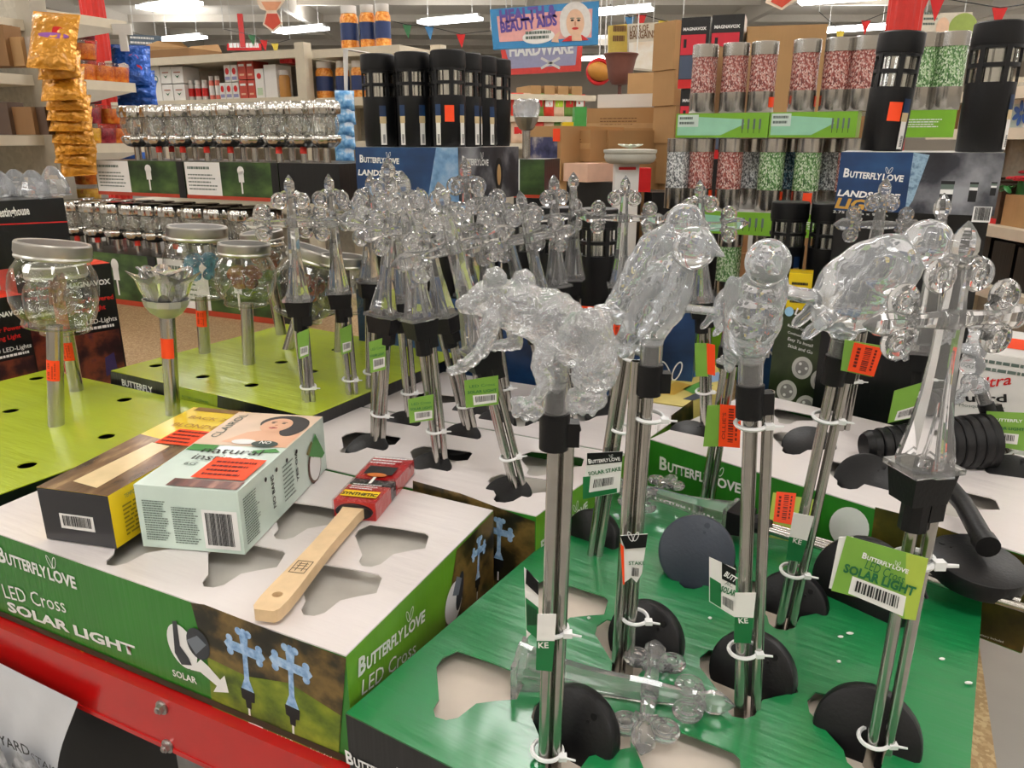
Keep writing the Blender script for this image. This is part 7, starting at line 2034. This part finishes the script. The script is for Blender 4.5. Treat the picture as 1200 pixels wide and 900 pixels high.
# urn planter and round basket
P = atY(727, 82, 5.2)
t = thing('urn_planter', 'brown urn planter hanging before the bargain signs', 'planter', P)
b = MB(); b.lathe([(.012, -.16), (.012, -.09), (.05, -.085), (.075, -.05), (.082, 0), (.095, .06), (.108, .088), (.1, .09), (.085, .06), (.07, 0), (0, -.05)], 26); b.build('urn_body', mat('urn_brown', (112, 70, 60), .6), t)
b = MB(); b.ring((0, 0, .089), .104, .006, (0, 0, 1), 26, 6); b.build('rim', MATS['urn_brown'], t)
wires(t, [P + V((.1, 0, .08)), P + V((-.1, 0, .08))])
P = atY(702, 84, 5.6); t = thing('round_pillow', 'round yellow and red cushion-like item left of the urn planter', 'cushion', Matrix.Translation(P) @ Matrix.Rotation(.3, 4, 'Y'))
b = MB(); b.ball((0, 0, 0), (.085, .05, .06), 16, 10); b.build('body', mat('basket_amber', (190, 130, 50), .6), t)
b = MB(); b.lathe([(.0, 0), (.088, 0)], 16); b = MB(); b.ring((0, 0, .0), .075, .014, (0, 1, 0), 24, 6); b.build('red_band', REDP, t)
wires(t, [P + V((0, 0, .05))])
# bunting
def flags(label0, Y, pts, cols):
    P = [atY(x, y, Y) for x, y in pts]
    t = thing('bunting', label0, 'bunting', P[0])
    b = MB(); b.tube(P, .004, 5); b.build('string', INK, t, 38, True)
    for i, (p, c_) in enumerate(zip(P[1:-1], cols)):
        b = MB(); b.add([p + V((-.05, 0, 0)), p + V((.05, 0, 0)), p + V((.008, .01, -.14)), p + V((-.05, .004, 0)), p + V((.05, .004, 0)), p + V((.008, .014, -.14))], [(0, 1, 2), (5, 4, 3), (0, 3, 4, 1), (1, 4, 5, 2), (2, 5, 3, 0)]); b.build('flag', c_, t, 0, True)
    wires(t, [P[0], P[-1]])
FLG, FLB, FLY = mat('flag_green', (60, 120, 76), .6), mat('flag_blue', (70, 130, 180), .6), mat('flag_yellow', (220, 196, 70), .6)
flags('string of small pennants above the black landscape lights', 9, [(440, 20), (477, 29), (503, 31), (540, 40), (575, 36)], [FLG, FLB, INKR])
flags('string of small pennants by the far red sign', 11, [(262, 34), (295, 41), (309, 47), (322, 51), (340, 46)], [FLG, INKR, FLY])
flags('string of red pennants at upper right', 5.5, [(1060, -10), (1080, -2), (1099, -3), (1172, 9), (1210, 4)], [INKR, REDP, INKR])
flags('string of pennants near the yellow sign', 8.5, [(715, 5), (738, 20), (752, 17), (777, 24), (800, 30)], [FLB, INKR, FLY])
flags('string of pennants behind the red cylinders', 9, [(960, 14), (985, 36), (1015, 24), (1040, 14)], [FLY, INKR])

# ================================================================ right-hand background shelving
G4 = atY(1260, 150, 2.6)
d4 = (atY(1080, 150, 3.5) - G4); d4.z = 0; d4.normalize()
L4 = along(V((G4.x, G4.y, 1.5)), d4, 1085)
zr = [zpx(y_, atY(1185, 150, 3.0)) for y_ in (103, 150, 262, 330)]
g4t, RP, RD, RN = gondola('gondola_shelving', 'cream shelving with flowers and dark goods at the right picture edge', G4, d4, L4, zr, .35, zr[0] + .05)
b = MB()
def right_box(label, px0, px1, py0, py1, zi, m_, deco=None, nm='shelf_carton'):
    e_, a_ = on_g(RP, RD, px1, zr[zi], .05, RN), on_g(RP, RD, px0, zr[zi], .05, RN)
    h_ = (py1 - py0) * depth(a_) / F_PX
    return pbox(nm, label, 'box', a_[:], e_[:], .2, zr[zi] + .0006, zr[zi] + h_, [m_, m_, m_])
t, f, s_, W = right_box('white carton with a blue flower picture at the right edge', 1178, 1212, 117, 149, 1, WHITE)
for k in range(7):
    f.ell(t, 'printed_petal', W * .5 + .03 * math.cos(k * .9), .05 + .026 * math.sin(k * .9), .02, .01, mat('print_cobalt', (40, 90, 170), .4), .002 + k * .0001, 14, k * .9)
t, f, s_, W = right_box('brown planter carton holding red artificial flowers at the right edge', 1172, 1215, 205, 240, 2, KRAFT, nm='planter_carton')
Q = on_g(RP, RD, 1190, zr[2], .1, RN)
zq = zr[2] + 35 * depth(Q) / F_PX + .001
t = thing('artificial_flowers', 'bunch of red artificial flowers with green leaves in the brown carton', 'flowers', V((Q.x, Q.y, zq)))
rnd = random.Random(4)
for k in range(9):
    b = MB(Matrix.Translation((rnd.uniform(-.07, .07), rnd.uniform(-.06, .06), .045 + rnd.uniform(0, .035))))
    for j in range(6): b.ball((.014 * math.cos(j), .014 * math.sin(j), .004), (.013, .011, .006), 7, 5)
    b.build('blossom', mat('blossom_red', (206, 46, 60), .5), t)
for k in range(14):
    b = MB(Matrix.Translation((rnd.uniform(-.09, .09), rnd.uniform(-.07, .07), .02)) @ Matrix.Rotation(rnd.uniform(0, 6), 4, 'Z') @ Matrix.Rotation(.5, 4, 'Y')); b.ball((0, 0, 0), (.028, .012, .004), 8, 4); b.build('leaf', mat('leaf_plastic', (50, 120, 60), .4), t)
b = MB(); b.cyl((0, 0, 0), (0, 0, .05), .02, None, 8); b.build('stem_bunch', MATS['leaf_plastic'], t)
for k in range(4): right_box('black goods carton on the lower right shelf, %s from the left' % ORD[k], 1100 + k * 28, 1124 + k * 28, 275, 325, 3, BLACKP)
for k in range(3): 
    t, f, s_, W = right_box('red edged dark carton on the third right shelf, %s from the left' % ORD[k], 1092 + k * 26, 1115 + k * 26, 215, 258, 2, MATS['pack_brown'])
    f.rect(t, 'printed_band', 0, 0, W, .02, REDP, .002)
for k in range(4): right_box('mixed pale carton on the top right shelf, %s from the left' % ORD[k], 1095 + k * 27, 1117 + k * 27, 122, 148, 1, [KRAFT, WHITE, RBOX, MINT][k])
